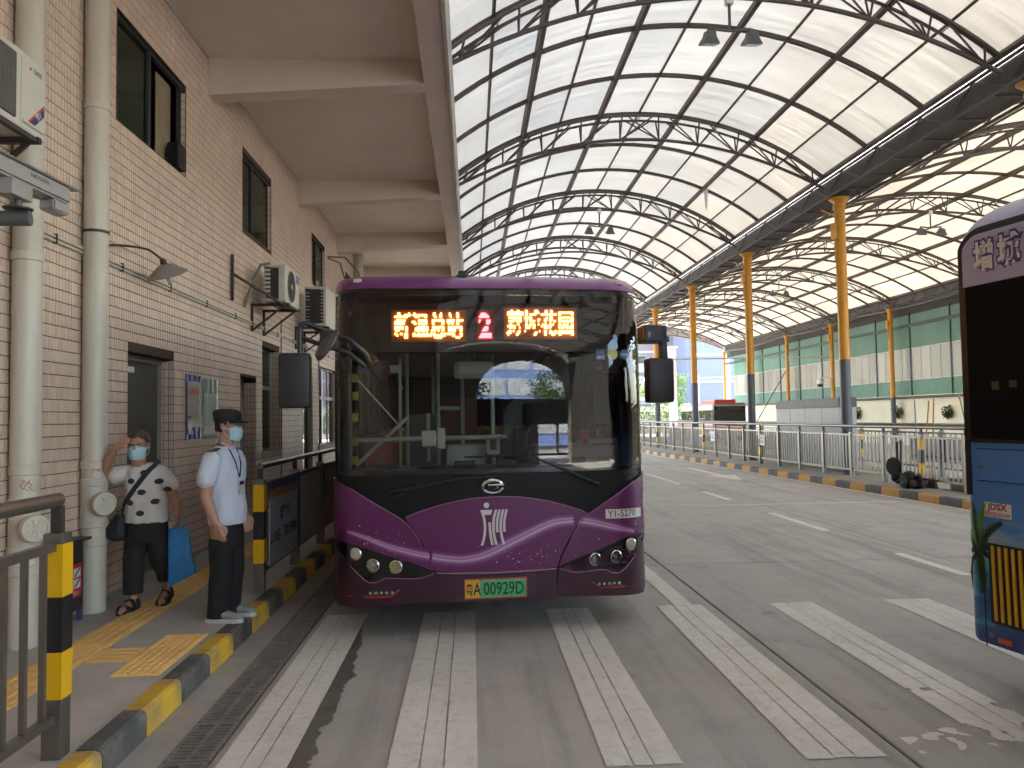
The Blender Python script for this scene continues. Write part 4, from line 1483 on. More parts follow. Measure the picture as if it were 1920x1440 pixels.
# ------------------------------------------------------------------ grey cabinet
t = thing('grey_cabinet', 'long pale grey cabinet with brown top standing behind the island railing', 'cabinet', (9.66, 19.75, .14))
CAB = mat('cabinet_grey', (.42, .41, .41), .55, var=.06, vs=1.5, dirt=.3, dirtcol=(.28, .26, .25), ds=1.2)
CABT = mat('cabinet_top', (.12, .105, .095), .6, var=.1)
for k in range(2):
    MB().bbox(0, .46, 2.1 * k + .004, 2.1 * k + 2.096, .06, 1.70, .008).build('cabinet_box', CAB, t)
    MB().bbox(-.015, .475, 2.1 * k + .002, 2.1 * k + 2.098, 1.702, 1.96, .008).build('header_board', CABT, t)
    MB().box(-.004, -.0005, 2.1 * k + 1.03, 2.1 * k + 1.045, .1, 1.65).build('door_gap', CABT, t)
MB().box(.03, .43, .03, 4.15, 0, .06).build('plinth', BLACK, t)
# ------------------------------------------------------------------ cleaning gear by the railing
t = thing('hand_trolley', 'black hand trolley with rags and tools heaped by the island railing', 'trolley', (8.92, 15.55, .14))
TB = mat('trolley_black', (.006, .006, .006), .7, var=.3, spec=.2)
MB().tube([(.1, .42, .05), (.14, .44, .9), (.14, .3, .95), (.1, .28, .05)], .018, 6).build('handle_frame', TB, t, True)
MB().lathe([(.02, -.03), (.19, -.03), (.2, 0), (.19, .03), (.02, .03)], (.02, .40, .40), (1, .2, 0), 22).build('hose_reel', TB, t, True)
rg_ = random.Random(5)
for k in range(16):
    c_ = Vector((rg_.uniform(-.10, .16), rg_.uniform(-.45, .2), rg_.uniform(.04, .26)))
    bm = bmesh.new()
    bmesh.ops.create_icosphere(bm, subdivisions=2, radius=rg_.uniform(.05, .11))
    for v in bm.verts:
        v.co = c_ + v.co * (1 + .35 * mnoise.noise(v.co * 9 + c_ * 5))
        v.co.z = max(.002, v.co.z)
    MB().bm(bm).build('rag', [TB, mat('rag_grey', (.03, .03, .032), .8, var=.3), mat('rag_brown', (.07, .045, .035), .8, var=.3)][k % 3], t, True)
MB().lathe([(.12, -.03), (.15, -.03), (.15, .03), (.12, .03)], (-.16, -.30, .16), (1, 0, 0), 18).build('wheel', TB, t, True)
def broom(x, y, lean, h, col, label):
    t = thing('broom', label, 'broom', (x, y, .14), 0, 'broom handles leaning by the railing')
    MB().tube([(0, 0, .18), (lean[0], lean[1], h)], .014, 8).build('handle', col, t, True)
    m_ = MB()
    m_.prism([(-.14, 0), (.14, 0), (.08, .2), (-.08, .2)], lambda a, b_, t_: (t_, a, b_), -.03, .03)
    m_.build('bristle_head', mat('bristle', (.12, .09, .05), .9, var=.3), t)
ORH = mat('orange_handle', (.55, .20, .03), .5)
broom(9.28, 15.45, (.12, -.1, 0), 1.78, ORH, 'orange handled broom, the shorter of the pair')
broom(9.32, 15.20, (.06, -.05, 0), 1.82, ORH, 'orange handled broom, the taller of the pair')
broom(9.45, 15.9, (.0, .05, 0), 1.86, mat('grey_handle', (.25, .24, .22), .5), 'grey handled broom beside the orange pair')
broom(9.5, 14.0, (-.05, .45, 0), 1.9, mat('bamboo_handle', (.30, .26, .12), .6), 'olive bamboo broom leaning beside the blue bus')
t = thing('wash_tub', 'low grey plastic tub on the island behind the railing', 'tub', (9.75, 14.6, .14))
MB().lathe([(.36, 0), (.40, .24), (.42, .25), (.38, .25), (.35, .02)], n=28).build('tub', mat('tub_grey', (.34, .33, .31), .6, dirt=.3), t, True)
t = thing('concrete_block', 'small pale concrete block beside the wash tub', 'block', (9.62, 13.85, .14))
MB().bbox(-.2, .2, -.18, .18, 0, .27, .012).build('block', mat('block_pale', (.42, .40, .36), .85, dirt=.4), t)
MB().bbox(-.21, .21, -.19, .19, .272, .30, .006).build('lid', mat('block_pale', (.42, .40, .36), .85, dirt=.4), t)

# ------------------------------------------------------------------ right boundary wall with green sheeting
wl = thing('boundary_wall', 'cream boundary wall with green sheet cladding and a band of windows above', 'wall', (22.3, 30, 0))
CREAM = mat('cream_wall', (.78, .72, .56), .8, var=.07, vs=.7, dirt=.3, dirtcol=(.45, .38, .27), ds=.6, dlo=.5, dhi=.8)
GRN = mat('green_sheet', (.085, .20, .150), .55, var=.18, vs=.9, rnd=.12, dirt=.4, dirtcol=(.10, .27, .20), ds=1.1, bump=.6, bs=.9)
MUL = mat('cladding_mullion', (.045, .052, .05), .5, .2, var=.2)
MB().box(0, .25, -40, 36, 0, 2.36).build('masonry', CREAM, wl)
MB().box(-.14, .1, -40, 36, 2.362, 2.50).build('ledge', mat('ledge_brown', (.085, .07, .06), .7, var=.2), wl)
MB().box(-.10, -.03, -40, 36, 6.02, 6.16).build('upper_rail', MUL, wl)
MB().box(.05, .12, -40, 36, 6.62, 7.3).build('top_board', mat('top_board', (.05, .045, .04), .8), wl)
FROST = bpy.data.materials.new('frosted_pane')
FROST.use_nodes = True
_N, _L = FROST.node_tree.nodes, FROST.node_tree.links
_p = _N['Principled BSDF']
_p.inputs['Base Color'].default_value = (.62, .61, .57, 1)
_p.inputs['Roughness'].default_value = .16
_tr = _N.new('ShaderNodeBsdfTranslucent')
_tr.inputs[0].default_value = (.10, .10, .095, 1)
_mx = _N.new('ShaderNodeMixShader')
_mx.inputs[0].default_value = .5
_oi = _N.new('ShaderNodeObjectInfo')
_mr = _N.new('ShaderNodeMapRange')
_mr.inputs[3].default_value, _mr.inputs[4].default_value = .5, .8
_L.new(_oi.outputs['Random'], _mr.inputs[0])
_sc = _N.new('ShaderNodeVectorMath')
_sc.operation = 'SCALE'
_sc.inputs[0].default_value = (1., .97, .90)
_L.new(_mr.outputs[0], _sc.inputs['Scale'])
_L.new(_sc.outputs[0], _p.inputs['Base Color'])
_L.new(_p.outputs[0], _mx.inputs[1])
_L.new(_tr.outputs[0], _mx.inputs[2])
_L.new(_mx.outputs[0], _N['Material Output'].inputs[0])
PFR = mat('pane_frame', (.5, .5, .48), .5, var=.1)
bay = 3.3
yb = -12.
sheet_hi = MB().box(.0, .03, .03, bay - .03, 4.93, 6.62).mesh('green_sheet', GRN)
sheet_lo = MB().box(.0, .03, .03, bay - .03, 2.51, 3.30).mesh('green_sheet', GRN)
pw = (bay - .1) / 4
pane = MB().box(.01, .016, .012, pw - .012, 3.345, 4.885).mesh('pane', FROST)
pfr = MB().box(-.005, .03, -.012, .012, 3.345, 4.885).mesh('pane_bar', PFR)
hfr = MB().box(-.006, .03, .03, bay - .03, 3.301, 3.344).box(-.006, .03, .03, bay - .03, 4.886, 4.929).mesh('window_rail', PFR)
mul = MB().box(-.05, .04, -.03, .03, 2.51, 6.0).box(-.05, .04, -.03, .03, 6.17, 6.7).mesh('mullion', MUL)
while yb < 34:
    for me in (sheet_hi, sheet_lo, hfr):
        obj(me.name.split('.')[0], me, wl, (0, yb, 0))
    obj('mullion', mul, wl, (0, yb, 0))
    for k in range(4):
        obj('pane', pane, wl, (0, yb + .05 + pw * k, 0))
        if k:
            obj('pane_bar', pfr, wl, (0, yb + .05 + pw * k, 0))
    yb += bay
MB().box(.0, .3, 36, 36.2, 0, 7.0).build('end_return', CREAM, wl)
# hanging wall planters
def leafy(bm_mb, c, r, n, rnd, size, squash=1.):
    for _ in range(n):
        d = Vector((rnd.gauss(0, 1), rnd.gauss(0, 1), rnd.gauss(0, 1)))
        d.normalize()
        p = Vector(c) + Vector((d.x * r, d.y * r, d.z * r * squash)) * rnd.random() ** .4
        a = Vector((rnd.gauss(0, 1), rnd.gauss(0, 1), rnd.gauss(0, 1) - .3)).normalized() * size * rnd.uniform(.6, 1.3)
        b_ = a.orthogonal().normalized() * size * .42
        bm_mb.add([p, p + a * .5 + b_, p + a, p + a * .5 - b_], [(0, 1, 2, 3)])
LEAF = mat('leaf_green', (.055, .105, .022), .6, var=.35, vs=3)
LEAFB = mat('leaf_bright', (.12, .20, .035), .6, var=.35, vs=1.5)
for k, y in enumerate((34.7, 38.9, 43.1, 47.6, 52.0)):
    t = thing('wall_planter', 'small green plant hung on the cream wall, %s from the blue bus' % ordn[k], 'plant', (22.16, y, 1.5), 0, 'plants hung on the cream wall')
    m_ = MB()
    rr = random.Random(k + 40)
    leafy(m_, (-.06, 0, .22), .30, 150, rr, .12)
    leafy(m_, (-.08, 0, .02), .2, 70, rr, .11)
    m_.build('foliage', LEAF, t)
    MB().lathe([(.07, -.12), (.11, .12), (.12, .13)], (-.02, 0, 0), n=14).build('pot', mat('pot_brown', (.10, .07, .05), .8), t, True)
# dome camera on a column arm
t = thing('dome_camera', 'white dome camera hanging from a column arm in front of the green wall', 'camera', (21.0, TY[10] - .1, 3.55))
MB().tube([(.85, 0, .25), (.1, 0, .28), (0, 0, .2)], .03, 8).build('arm', WHITE, t, True)
MB().lathe([(.05, .22), (.14, .16), (.17, .0), (.165, -.1)], n=20).build('shell', WHITE, t, True)
MB().lathe([(.15, -.1), (.14, -.2), (.08, -.28), (.01, -.3)], n=20).build('dome', BLACK, t, True)
# service pipe across the hall between columns
t = thing('overhead_pipe', 'thin pale pipe spanning from an island column to the green wall', 'pipe', (9.6, TY[10], 5.05))
MB().tube([(0, .1, 0), (12.2, .1, .05)], .04, 8).build('pipe', mat('pale_pipe', (.55, .55, .53), .5), t, True)
t = thing('guy_wire', 'dark stay wire running down to the cream wall foot', 'wire', (21.9, 52.2, 4.8))
MB().tube([(0, 0, 0), (-3.2, -.8, -4.7)], .03, 5).build('wire', DARKSTEEL, t)
# ------------------------------------------------------------------ beyond the far end of the shed
t = thing('apartment_block', 'pink apartment block with balconies beyond the far end of the shed', 'building', (20, 92, 0))
PK = mat('pink_render', (.27, .185, .18), .8, var=.08)
WHT = mat('white_render', (.42, .41, .41), .7, var=.05)
MB().box(-16, 10, 0, 10, 0, 26).build('wall', PK, t)
WG = glass_mat('apartment_glass', (.10, .18, .17), 1.5, .02, .6, (.03, .06, .058))
for fl in range(7):
    z = 1.2 + fl * 3.1
    MB().box(-16.02, 10.02, -.05, -.001, z - 1.25, z - .95).build('floor_band', WHT, t)
    for k, x in enumerate((-14, -11, -8, -1.3, .6, 3.6, 6.0)):
        w = MB().box(x - .6, x + .6, -.06, -.01, z, z + 1.6).build('window', WHT, t)
        MB().box(x - .52, x + .52, -.075, -.061, z + .08, z + 1.52).build('pane', WG, w)
        if k in (4, 5):
            MB().bbox(x + .95, x + 1.75, -.5, -.062, z + .55, z + 1.15, .03).build('air_conditioner_box', WHITE, t)
    b = MB().box(-6.2, -2.6, -1.4, -.06, z - .95, z - .8).build('balcony', WHT, t)
    MB().box(-6.2, -2.6, -1.4, -1.32, z - .79, z - .05).build('parapet', WHT, b)
t = thing('pale_block', 'pale blue tower block at the end of the green wall', 'building', (27.2, 84, 0))
PB = mat('pale_blue_tile', (.22, .225, .27), .6, var=.05)
MB().box(-2.6, 6, 0, 9, 0, 24).build('wall', PB, t)
MB().box(-3.2, -2.61, .5, 6, 0, 24).build('wing', PB, t)
for fl in range(7):
    MB().box(-2.62, 6, -.06, -.001, 3.0 * fl + 2.2, 3.0 * fl + 2.5).build('floor_band', mat('band_grey', (.45, .48, .55), .7), t)
t = thing('white_gatepost', 'tall white post rising beyond the island columns', 'post', (17.9, 67.5, 0))
MB().bbox(-.3, .3, -.3, .3, 0, 7.6, .03).build('shaft', WHT, t)
MB().bbox(-.4, .4, -.4, .4, 7.61, 7.8, .03).build('cap', WHT, t)
t = thing('gantry_beam', 'white entrance gantry beam across the far end', 'gantry', (15.5, 68.4, 0))
MB().box(-9, 2.4, -.2, .2, 5.6, 6.4).build('beam', WHT, t)
MB().box(-9, -8.6, -.2, .2, 0, 5.6).build('leg', WHT, t)
MB().box(-8.5, 2.3, -.23, -.21, 3.0, 3.35).build('lower_beam', WHT, t)
MB().box(-3.2, -2.8, -.2, .2, 0, 5.59).build('leg', WHT, t)
# hedge, garden fence, trees
def hedge(x0, x1, y, z0, z1, label, n, seed):
    t = thing('hedge', label, 'hedge', ((x0 + x1) / 2, y, 0))
    rr = random.Random(seed)
    m_, m2 = MB(), MB()
    for k in range(n):
        x = rr.uniform(x0, x1) - (x0 + x1) / 2
        top = z1 * (.86 + .14 * mnoise.noise((x * .8, seed, 0)))
        p = (x, rr.uniform(-.6, .6), rr.uniform(z0, top))
        leafy(m_ if rr.random() < .5 else m2, p, .16, 3, rr, .17)
    m_.build('foliage', LEAFB, t)
    m2.build('inner_foliage', LEAF, t)
    return t
hedge(4, 26, 72.5, .4, 3.0, 'bright green hedge beyond the garden fence', 3600, 8)
t = thing('garden_fence', 'dark iron fence in front of the green hedge', 'fence', (14.5, 70.6, 0))
fb = MB().box(-.018, .018, -.018, .018, .5, 1.95).mesh('fence_bar', DARKSTEEL)
for k in range(110):
    obj('fence_bar', fb, t, (-8.5 + k * .17, 0, 0))
MB().box(-8.6, 10.3, -.02, .02, 1.951, 2.0).box(-8.6, 10.3, -.025, .025, .46, .499).build('rail', DARKSTEEL, t)
MB().box(-8.6, 10.3, -.15, .15, 0, .459).build('plinth', WHT, t)
for k in range(7):
    MB().box(-8.75 + 3.15 * k, -8.61 + 3.15 * k, -.07, .07, .46, 2.1).build('fence_post', WHT, t)
def tree(x, y, h, r, label, seed, leafm, group='trees outside the shed'):
    t = thing('tree', label, 'tree', (x, y, 0), 0, group)
    rr = random.Random(seed)
    MB().tube([(0, 0, 0), (.06, .02, h * .35), (.0, .08, h * .62)], [.16, .12, .07], 10).build('trunk', mat('bark', (.09, .07, .05), .9, var=.3), t, True)
    lm = MB()
    cl = []
    for k in range(9):
        a = rr.uniform(0, 6.28)
        e = rr.uniform(.45, 1.0)
        q = Vector((math.cos(a) * r * rr.uniform(.3, .9), math.sin(a) * r * rr.uniform(.3, .9), h * e))
        lm.tube([(0.03, .03, h * .35 * e + .2), q * .55 + Vector((0, 0, h * .2)), q], [.05, .03, .012], 5)
        cl.append(q)
    lm.build('limb', mat('bark', (.09, .07, .05), .9, var=.3), t)
    m_ = MB()
    for q in cl:
        for _ in range(5):
            leafy(m_, q + Vector((rr.gauss(0, r * .25), rr.gauss(0, r * .25), rr.gauss(0, r * .2))), r * .34, 46, rr, .24)
    m_.build('crown', leafm, t)
    return t
tree(16.2, 78, 6.5, 2.2, 'leafy tree behind the white gatepost', 3, LEAFB)
tree(20.5, 79, 5.5, 1.9, 'leafy tree in front of the pink block', 4, LEAFB)
tree(11, 80, 6, 2.2, 'leafy tree half hidden behind the bus', 5, LEAFB)
# parked car shapes are hidden; distant pole with arm
t = thing('lamp_pole', 'thin grey pole with a crossarm outside the far end', 'pole', (22.2, 74, 0))
MB().tube([(0, 0, 0), (0, 0, 5.6)], .06, 8).build('pole', WHT, t, True)
MB().tube([(0, 0, 5.3), (7.2, -.2, 5.35)], .035, 6).tube([(0, 0, 5.3), (1.2, 0, 5.25), (1.2, 0, 4.9)], .03, 6).build('crossarm', WHT, t, True)
# ------------------------------------------------------------------ behind the camera: the open end mirrored in the windscreen
GAB = mat('gable_render', (.27, .25, .225), .8, var=.1)
ge = thing('gable_wall', 'rendered gable wall with an arched opening behind the camera', 'wall', (4.33, -14.3, 0))
m_ = MB()
def arch(x):
    return 3.3 + 3.5 * math.sqrt(max(0, 1 - ((x - 1.4) / 3.3) ** 2))
xs_ = np.linspace(-1.9, 4.7, 33)
for a, c in zip(xs_[:-1], xs_[1:]):
    m_.add([(a, 0, arch(a)), (c, 0, arch(c)), (c, 0, 9.6), (a, 0, 9.6), (a, -.25, arch(a)), (c, -.25, arch(c))], [(0, 1, 2, 3), (4, 5, 1, 0)])
m_.quad((-7.65, 0, 0), (-1.9, 0, 0), (-1.9, 0, 9.6), (-7.65, 0, 9.6)).quad((-1.9, 0, 0), (2.4, 0, 0), (2.4, 0, 1.75), (-1.9, 0, 1.75)).quad((4.7, 0, 0), (4.95, 0, 0), (4.95, 0, 9.6), (4.7, 0, 9.6))
m_.build('gable_panel', GAB, ge)
MB().box(4.96, 9.5, -.2, 0, 0, 9.6).build('reflection_blocker', mat('blocker_dark', (.06, .058, .055), .8, var=.2), ge)  # unseen dark panel, added to darken the windscreen's right-hand reflection
MB().box(-1.9, 4.7, -.2, .05, 1.75, 3.3).build('lintel_band', mat('dark_band', (.05, .048, .045), .7, var=.2), ge)
gb = thing('glass_building', 'blue glazed building facing the open end behind the camera', 'building', (5, -42, 0))
BL = mat('blue_facade', (.22, .32, .62), .4, var=.12, vs=.6)
m_ = MB()
for k in range(14):
    a, c = -.75 + 1.5 * k / 14, -.75 + 1.5 * (k + 1) / 14
    P = lambda an, z: (34 * math.sin(an), 8 - 14 * (1 - math.cos(an)) * 1.4, z)
    m_.quad(P(a, 0), P(c, 0), P(c, 26), P(a, 26))
    for fl in range(6):
        w = MB()
        e = (c - a) * .06
        z = 1.0 + fl * 4.2
        q = [Vector(P(a + e, z)), Vector(P(c - e, z)), Vector(P(c - e, z + 2.6)), Vector(P(a + e, z + 2.6))]
        n_ = Vector((0, .05, 0))
        w.quad(*[tuple(v + n_) for v in q])
        w.build('window', mat('facade_pane', (.55, .60, .62), .15, .1, var=.25, vs=.8), gb)
m_.build('facade', BL, gb)
tree(11, -22, 6.5, 2.4, 'leafy tree outside the open end behind the camera', 9, LEAFB)
tree(2.2, -21, 5.5, 2.0, 'second leafy tree outside the open end behind the camera', 10, LEAF)
# ------------------------------------------------------------------ purple city bus
BHW, BLEN = 1.285, 10.6
def bdepth(x, z):
    ax = min(abs(x), BHW - 1e-4)
    d = .05 * ax * ax
    if ax > .98:
        t = (ax - .98) / (BHW - .98)
        d += .28 * (1 - math.sqrt(max(0, 1 - t * t)))
    if z > 1.2:
        d += .11 * ((min(z, 2.72) - 1.2) / 1.52) ** 4
    if z > 2.72:
        t = min(1, (z - 2.72) / .208)
        d += .55 * (1 - math.sqrt(1 - t * t))
    return d
bus = thing('city_bus', 'purple electric city bus with lit orange route display, facing the camera', 'bus', (.185, 6.105, 0), R(4.035))
def densify(poly, step=.06):
    out = []
    n = len(poly)
    for i in range(n):
        a, b_ = Vector(poly[i]), Vector(poly[(i + 1) % n])
        k = max(1, int((b_ - a).length / step))
        out += [tuple(a.lerp(b_, j / k)) for j in range(k)]
    return out
def smooth_line(pts, n=4):
    """Catmull-Rom through points"""
    P = [Vector(p) for p in pts]
    out = []
    for i in range(len(P) - 1):
        p0, p1, p2, p3 = P[max(i - 1, 0)], P[i], P[i + 1], P[min(i + 2, len(P) - 1)]
        for k in range(n):
            t = k / n
            out.append(tuple(.5 * ((2 * p1) + (p2 - p0) * t + (2 * p0 - 5 * p1 + 4 * p2 - p3) * t * t + (3 * p1 - p0 - 3 * p2 + p3) * t ** 3)))
    out.append(tuple(P[-1]))
    return out
def patch(name, poly, m, parent=None, proud=0., thick=.012, step=.06, dfun=None, smooth=True, flip=False, round_edge=0.):
    """a panel cut to a 2D outline (x, z) and laid on the bus's curved nose"""
    dfun = dfun or bdepth
    bm = bmesh.new()
    vs = [bm.verts.new((x, z, 0)) for x, z in densify(poly, step)]
    bm.faces.new(vs)
    bmesh.ops.triangulate(bm, faces=bm.faces[:])
    xs_ = [p[0] for p in poly]
    zs_ = [p[1] for p in poly]
    for lo, hi, ax in ((min(xs_), max(xs_), 0), (min(zs_), max(zs_), 1)):
        n = int((hi - lo) / step)
        for k in range(1, n + 1):
            c = [0, 0, 0]
            c[ax] = lo + (hi - lo) * k / (n + 1)
            nn = [0, 0, 0]
            nn[ax] = 1
            bmesh.ops.bisect_plane(bm, geom=bm.verts[:] + bm.edges[:] + bm.faces[:], plane_co=c, plane_no=nn, dist=1e-5)
    bmesh.ops.remove_doubles(bm, verts=bm.verts[:], dist=1e-5)
    def nrm(x, z):
        e = .004
        return Vector((-(dfun(x + e, z) - dfun(x - e, z)) / (2 * e) * -1, -1, (dfun(x, z + e) - dfun(x, z - e)) / (2 * e))).normalized()
    co = {}
    for v in bm.verts:
        x, z = v.co.x, v.co.y
        x = max(-BHW, min(BHW, x))
        nn = Vector((0, -1, 0)) if dfun is not bdepth else nrm(max(-BHW + .01, min(BHW - .01, x)), z)
        nn.x = max(-1, min(1, nn.x))
        v.co = Vector((x, dfun(x, z), z)) + nn * proud
    bmesh.ops.recalc_face_normals(bm, faces=bm.faces[:])
    if bm.faces:
        s = sum((f.normal.y * f.calc_area() for f in bm.faces))
        if s > 0:
            bmesh.ops.reverse_faces(bm, faces=bm.faces[:])
    if thick:
        r = bmesh.ops.extrude_face_region(bm, geom=bm.faces[:])
        # keep the outer skin in place, push the copy inwards
        top = [f for f in r['geom'] if isinstance(f, bmesh.types.BMFace)]
        tv = {v for f in top for v in f.verts}
        for v in bm.verts:
            if v not in tv:
                v.co += Vector((0, thick, 0))
        bmesh.ops.recalc_face_normals(bm, faces=bm.faces[:])
    me = bpy.data.meshes.new(name)
    bm.to_mesh(me)
    bm.free()
    if smooth:
        me.shade_smooth()
        me.set_sharp_from_angle(angle=R(35))
    me.materials.append(m)
    return obj(name, me, parent or bus)
def mir(pts):
    return [(-x, z) for x, z in pts]
PURP = mat('purple_paint', (.125, .017, .102), .34, .2, var=.12, vs=1.3, coat=.25, dirt=.25, dirtcol=(.05, .018, .03), ds=1.0, dlo=.45, dhi=.75)
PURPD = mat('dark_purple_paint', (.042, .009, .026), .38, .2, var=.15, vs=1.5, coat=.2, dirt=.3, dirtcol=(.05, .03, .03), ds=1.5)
GLOSSB = mat('gloss_black', (.006, .006, .006), .16, var=.2, coat=.2)
MATB = mat('bus_black', (.006, .006, .006), .45, var=.2, spec=.25)
GLASS = glass_mat('windscreen_glass', (.72, .78, .74), 1.62)
SIDEG = glass_mat('bus_side_glass', (.30, .34, .33), 1.5)
WHT2 = mat('interior_white', (.50, .49, .45), .5, var=.08)
# --- outlines on the nose
LC_up = [(-1.285, 1.235), (-1.144, 1.166), (-.985, 1.066), (-.86, .99), (-.735, .909), (-.654, .824), (-.597, .73), (-.545, .64), (-.51, .57), (-.496, .522)]
H_top = [(-.496, .512), (-.64, .571), (-.834, .634), (-1.026, .702), (-1.146, .735), (-1.285, .747)]
H_bot = [(-1.245, .69), (-1.21, .635), (-1.15, .565), (-1.068, .488), (-1.015, .444), (-.966, .434), (-.92, .445), (-.87, .467), (-.79, .466), (-.61, .461), (-.496, .498)]
HO_top = [(-.712, .928), (-.66, .953), (-.512, 1.000), (-.382, 1.033), (-.2, 1.064), (0., 1.075)]
HO_l = [(-.484, .512), (-.499, .575), (-.534, .648), (-.588, .741), (-.648, .836), (-.706, .912)]
for s in (1, -1):
    f = (lambda p: p) if s == 1 else mir
    patch('corner_panel', f(smooth_line(LC_up) + smooth_line(H_top)), PURP, proud=.012)
    patch('headlamp_unit', f(smooth_line(H_top)[::-1] + smooth_line(H_bot)[::-1][::-1][::1][::-1] if False else smooth_line(H_top) + smooth_line(H_bot)), GLOSSB, proud=.002)
    patch('bumper_corner', f([(-1.285, .735)] + smooth_line([(-1.275, .70)] + H_bot[1:]) + [(-.484, .492), (-.476, .272), (-.8, .262), (-1.285, .236)]), PURPD, proud=.010)
patch('hood', smooth_line(HO_top)[:-1] + mir(smooth_line(HO_top))[::-1] + mir(smooth_line(HO_l))[::-1] + [(.3, .494), (0, .487), (-.3, .494)] + smooth_line(HO_l), PURP, proud=.016)
patch('centre_bumper', [(-.478, .500), (-.3, .484), (0, .477), (.3, .484), (.478, .500), (.47, .272), (.2, .262), (-.2, .262), (-.47, .272)], PURPD, proud=.008)
patch('plate_recess', [(-.33, .458), (.30, .458), (.30, .27), (-.33, .27)], mat('recess_paint', (.045, .015, .03), .4, var=.1), proud=.0105, thick=.004)
patch('front_mask', [(-1.285, 1.262), (1.285, 1.262), (1.285, 1.0), (1.1, .6), (.6, .44), (-.6, .44), (-1.1, .6), (-1.285, 1.0)], MATB, proud=-.012)
patch('windscreen', [(-1.275, 1.30), (-1.23, 1.268), (1.23, 1.268), (1.275, 1.30), (1.275, 2.63), (1.23, 2.747), (-1.23, 2.747), (-1.275, 2.63)], GLASS, proud=.0, thick=0)
# black border printed round the glass
bw = .045
for nm, pl in (('left', [(-1.285, 1.262), (-1.285 + bw, 1.262), (-1.285 + bw, 2.735), (-1.285, 2.735)]), ('right', [(1.285, 1.262), (1.285, 2.735), (1.285 - bw, 2.735), (1.285 - bw, 1.262)]),
               ('top', [(-1.24, 2.70), (1.24, 2.70), (1.24, 2.74), (-1.24, 2.74)]), ('bottom', [(-1.24, 1.262), (1.24, 1.262), (1.24, 1.30), (-1.24, 1.30)])):
    patch('windscreen_border', pl, GLOSSB, proud=-.006, thick=.006)
patch('roof_brow', [(-1.285, 2.754), (1.285, 2.754), (1.27, 2.84), (1.20, 2.908), (1.1, 2.925), (-1.1, 2.925), (-1.20, 2.908), (-1.27, 2.84)], mat('brow_paint', (.19, .035, .19), .28, .2, var=.25, vs=2.2, coat=.6), proud=.004, step=.04)
patch('brow_seal', [(-1.27, 2.746), (1.27, 2.746), (1.27, 2.756), (-1.27, 2.756)], BLACK, proud=.006, thick=.004)
# pale swoosh printed across the nose
def swoosh_material():
    m = PURP.copy()
    m.name = 'swoosh_print'
    N, L = m.node_tree.nodes, m.node_tree.links
    uv = N.new('ShaderNodeUVMap')
    uv.uv_map = 'across'
    sp = N.new('ShaderNodeSeparateXYZ')
    L.new(uv.outputs[0], sp.inputs[0])
    cr = N.new('ShaderNodeValToRGB')
    e = cr.color_ramp.elements
    e[0].position, e[0].color = 0., (.125, .017, .102, 1)
    e[1].position, e[1].color = 1., (.125, .017, .102, 1)
    for p, c in ((.15, (.14, .02, .13)), (.32, (.26, .09, .25)), (.45, (.56, .40, .54)), (.53, (.28, .11, .28)), (.60, (.46, .29, .45)), (.72, (.20, .05, .21)), (.88, (.125, .015, .115))):
        q = e.new(p)
        q.color = (*c, 1)
    L.new(sp.outputs[1], cr.inputs[0])
    b = N['Principled BSDF']
    L.new(cr.outputs[0], b.inputs['Base Color'])
    return m
SWM = swoosh_material()
def ribbon(name, ctr, wid, m, proud):
    pts = smooth_line(ctr, 5)
    n = len(pts)
    ws = np.interp(np.linspace(0, 1, n), np.linspace(0, 1, len(wid)), wid)
    V_, F_, U_ = [], [], []
    K = 6
    for i, p in enumerate(pts):
        d = (Vector(pts[min(i + 1, n - 1)]) - Vector(pts[max(i - 1, 0)])).normalized()
        nn = Vector((-d.y, d.x))
        for k in range(K + 1):
            q = Vector(p) + nn * ws[i] * (k / K - .5)
            x = max(-BHW + .004, min(BHW - .004, q.x))
            V_.append((x, bdepth(x, q.y) - proud, q.y))
            U_.append((i / n, k / K))
    for i in range(n - 1):
        for k in range(K):
            a = i * (K + 1) + k
            F_.append((a, a + K + 1, a + K + 2, a + 1))
    me = bpy.data.meshes.new(name)
    me.from_pydata(V_, [], F_)
    ul = me.uv_layers.new(name='across')
    for lp in me.loops:
        ul.data[lp.index].uv = U_[lp.vertex_index]
    me.shade_smooth()
    me.materials.append(m)
    return obj(name, me, bus)
ribbon('swoosh_print', [(-1.24, .83), (-1.137, .818), (-1.026, .783), (-.91, .735), (-.794, .694), (-.64, .652), (-.528, .628)], [.03, .07, .10, .12, .13], SWM, .0145)
ribbon('swoosh_print', [(-.51, .625), (-.40, .605), (-.29, .594), (-.206, .600), (-.096, .625), (.014, .670), (.125, .722), (.237, .772), (.35, .822), (.45, .858), (.52, .868), (.618, .872)], [.15, .15, .15, .16, .17, .17, .16, .15, .14], SWM, .0185)
ribbon('swoosh_print', [(.655, .868), (.70, .863), (.798, .843), (.915, .812), (1.034, .783), (1.14, .757)], [.14, .14, .14, .13, .10, .06], SWM, .0145)
sp_ = MB()
rr = random.Random(12)
for _ in range(120):
    x, z = random.Random(_).choice([(rr.gauss(.28, .16), rr.gauss(.6, .05)), (rr.gauss(-.85, .14), rr.gauss(.77, .08)), (rr.gauss(.5, .5), rr.gauss(.62, .08)), (rr.gauss(1.2, .05), rr.gauss(.80, .03))])
    pr = .0175
    if abs(x) > .5 - .0 and z < .53 + (abs(x) - .5) * .33:
        continue
    if abs(x) < .48 and z < .5 or abs(x) > 1.24 or z > 1.0:
        continue
    r_ = rr.choice([.002, .002, .003, .0045])
    sp_.add([(x + r_ * math.cos(a * PI / 3), bdepth(x, z) - (.0185 if abs(x) < .5 else .0145), z + r_ * math.sin(a * PI / 3)) for a in range(6)], [(0, 1, 2, 3, 4, 5)])
sp_.build('speck_print', WHITE, bus)
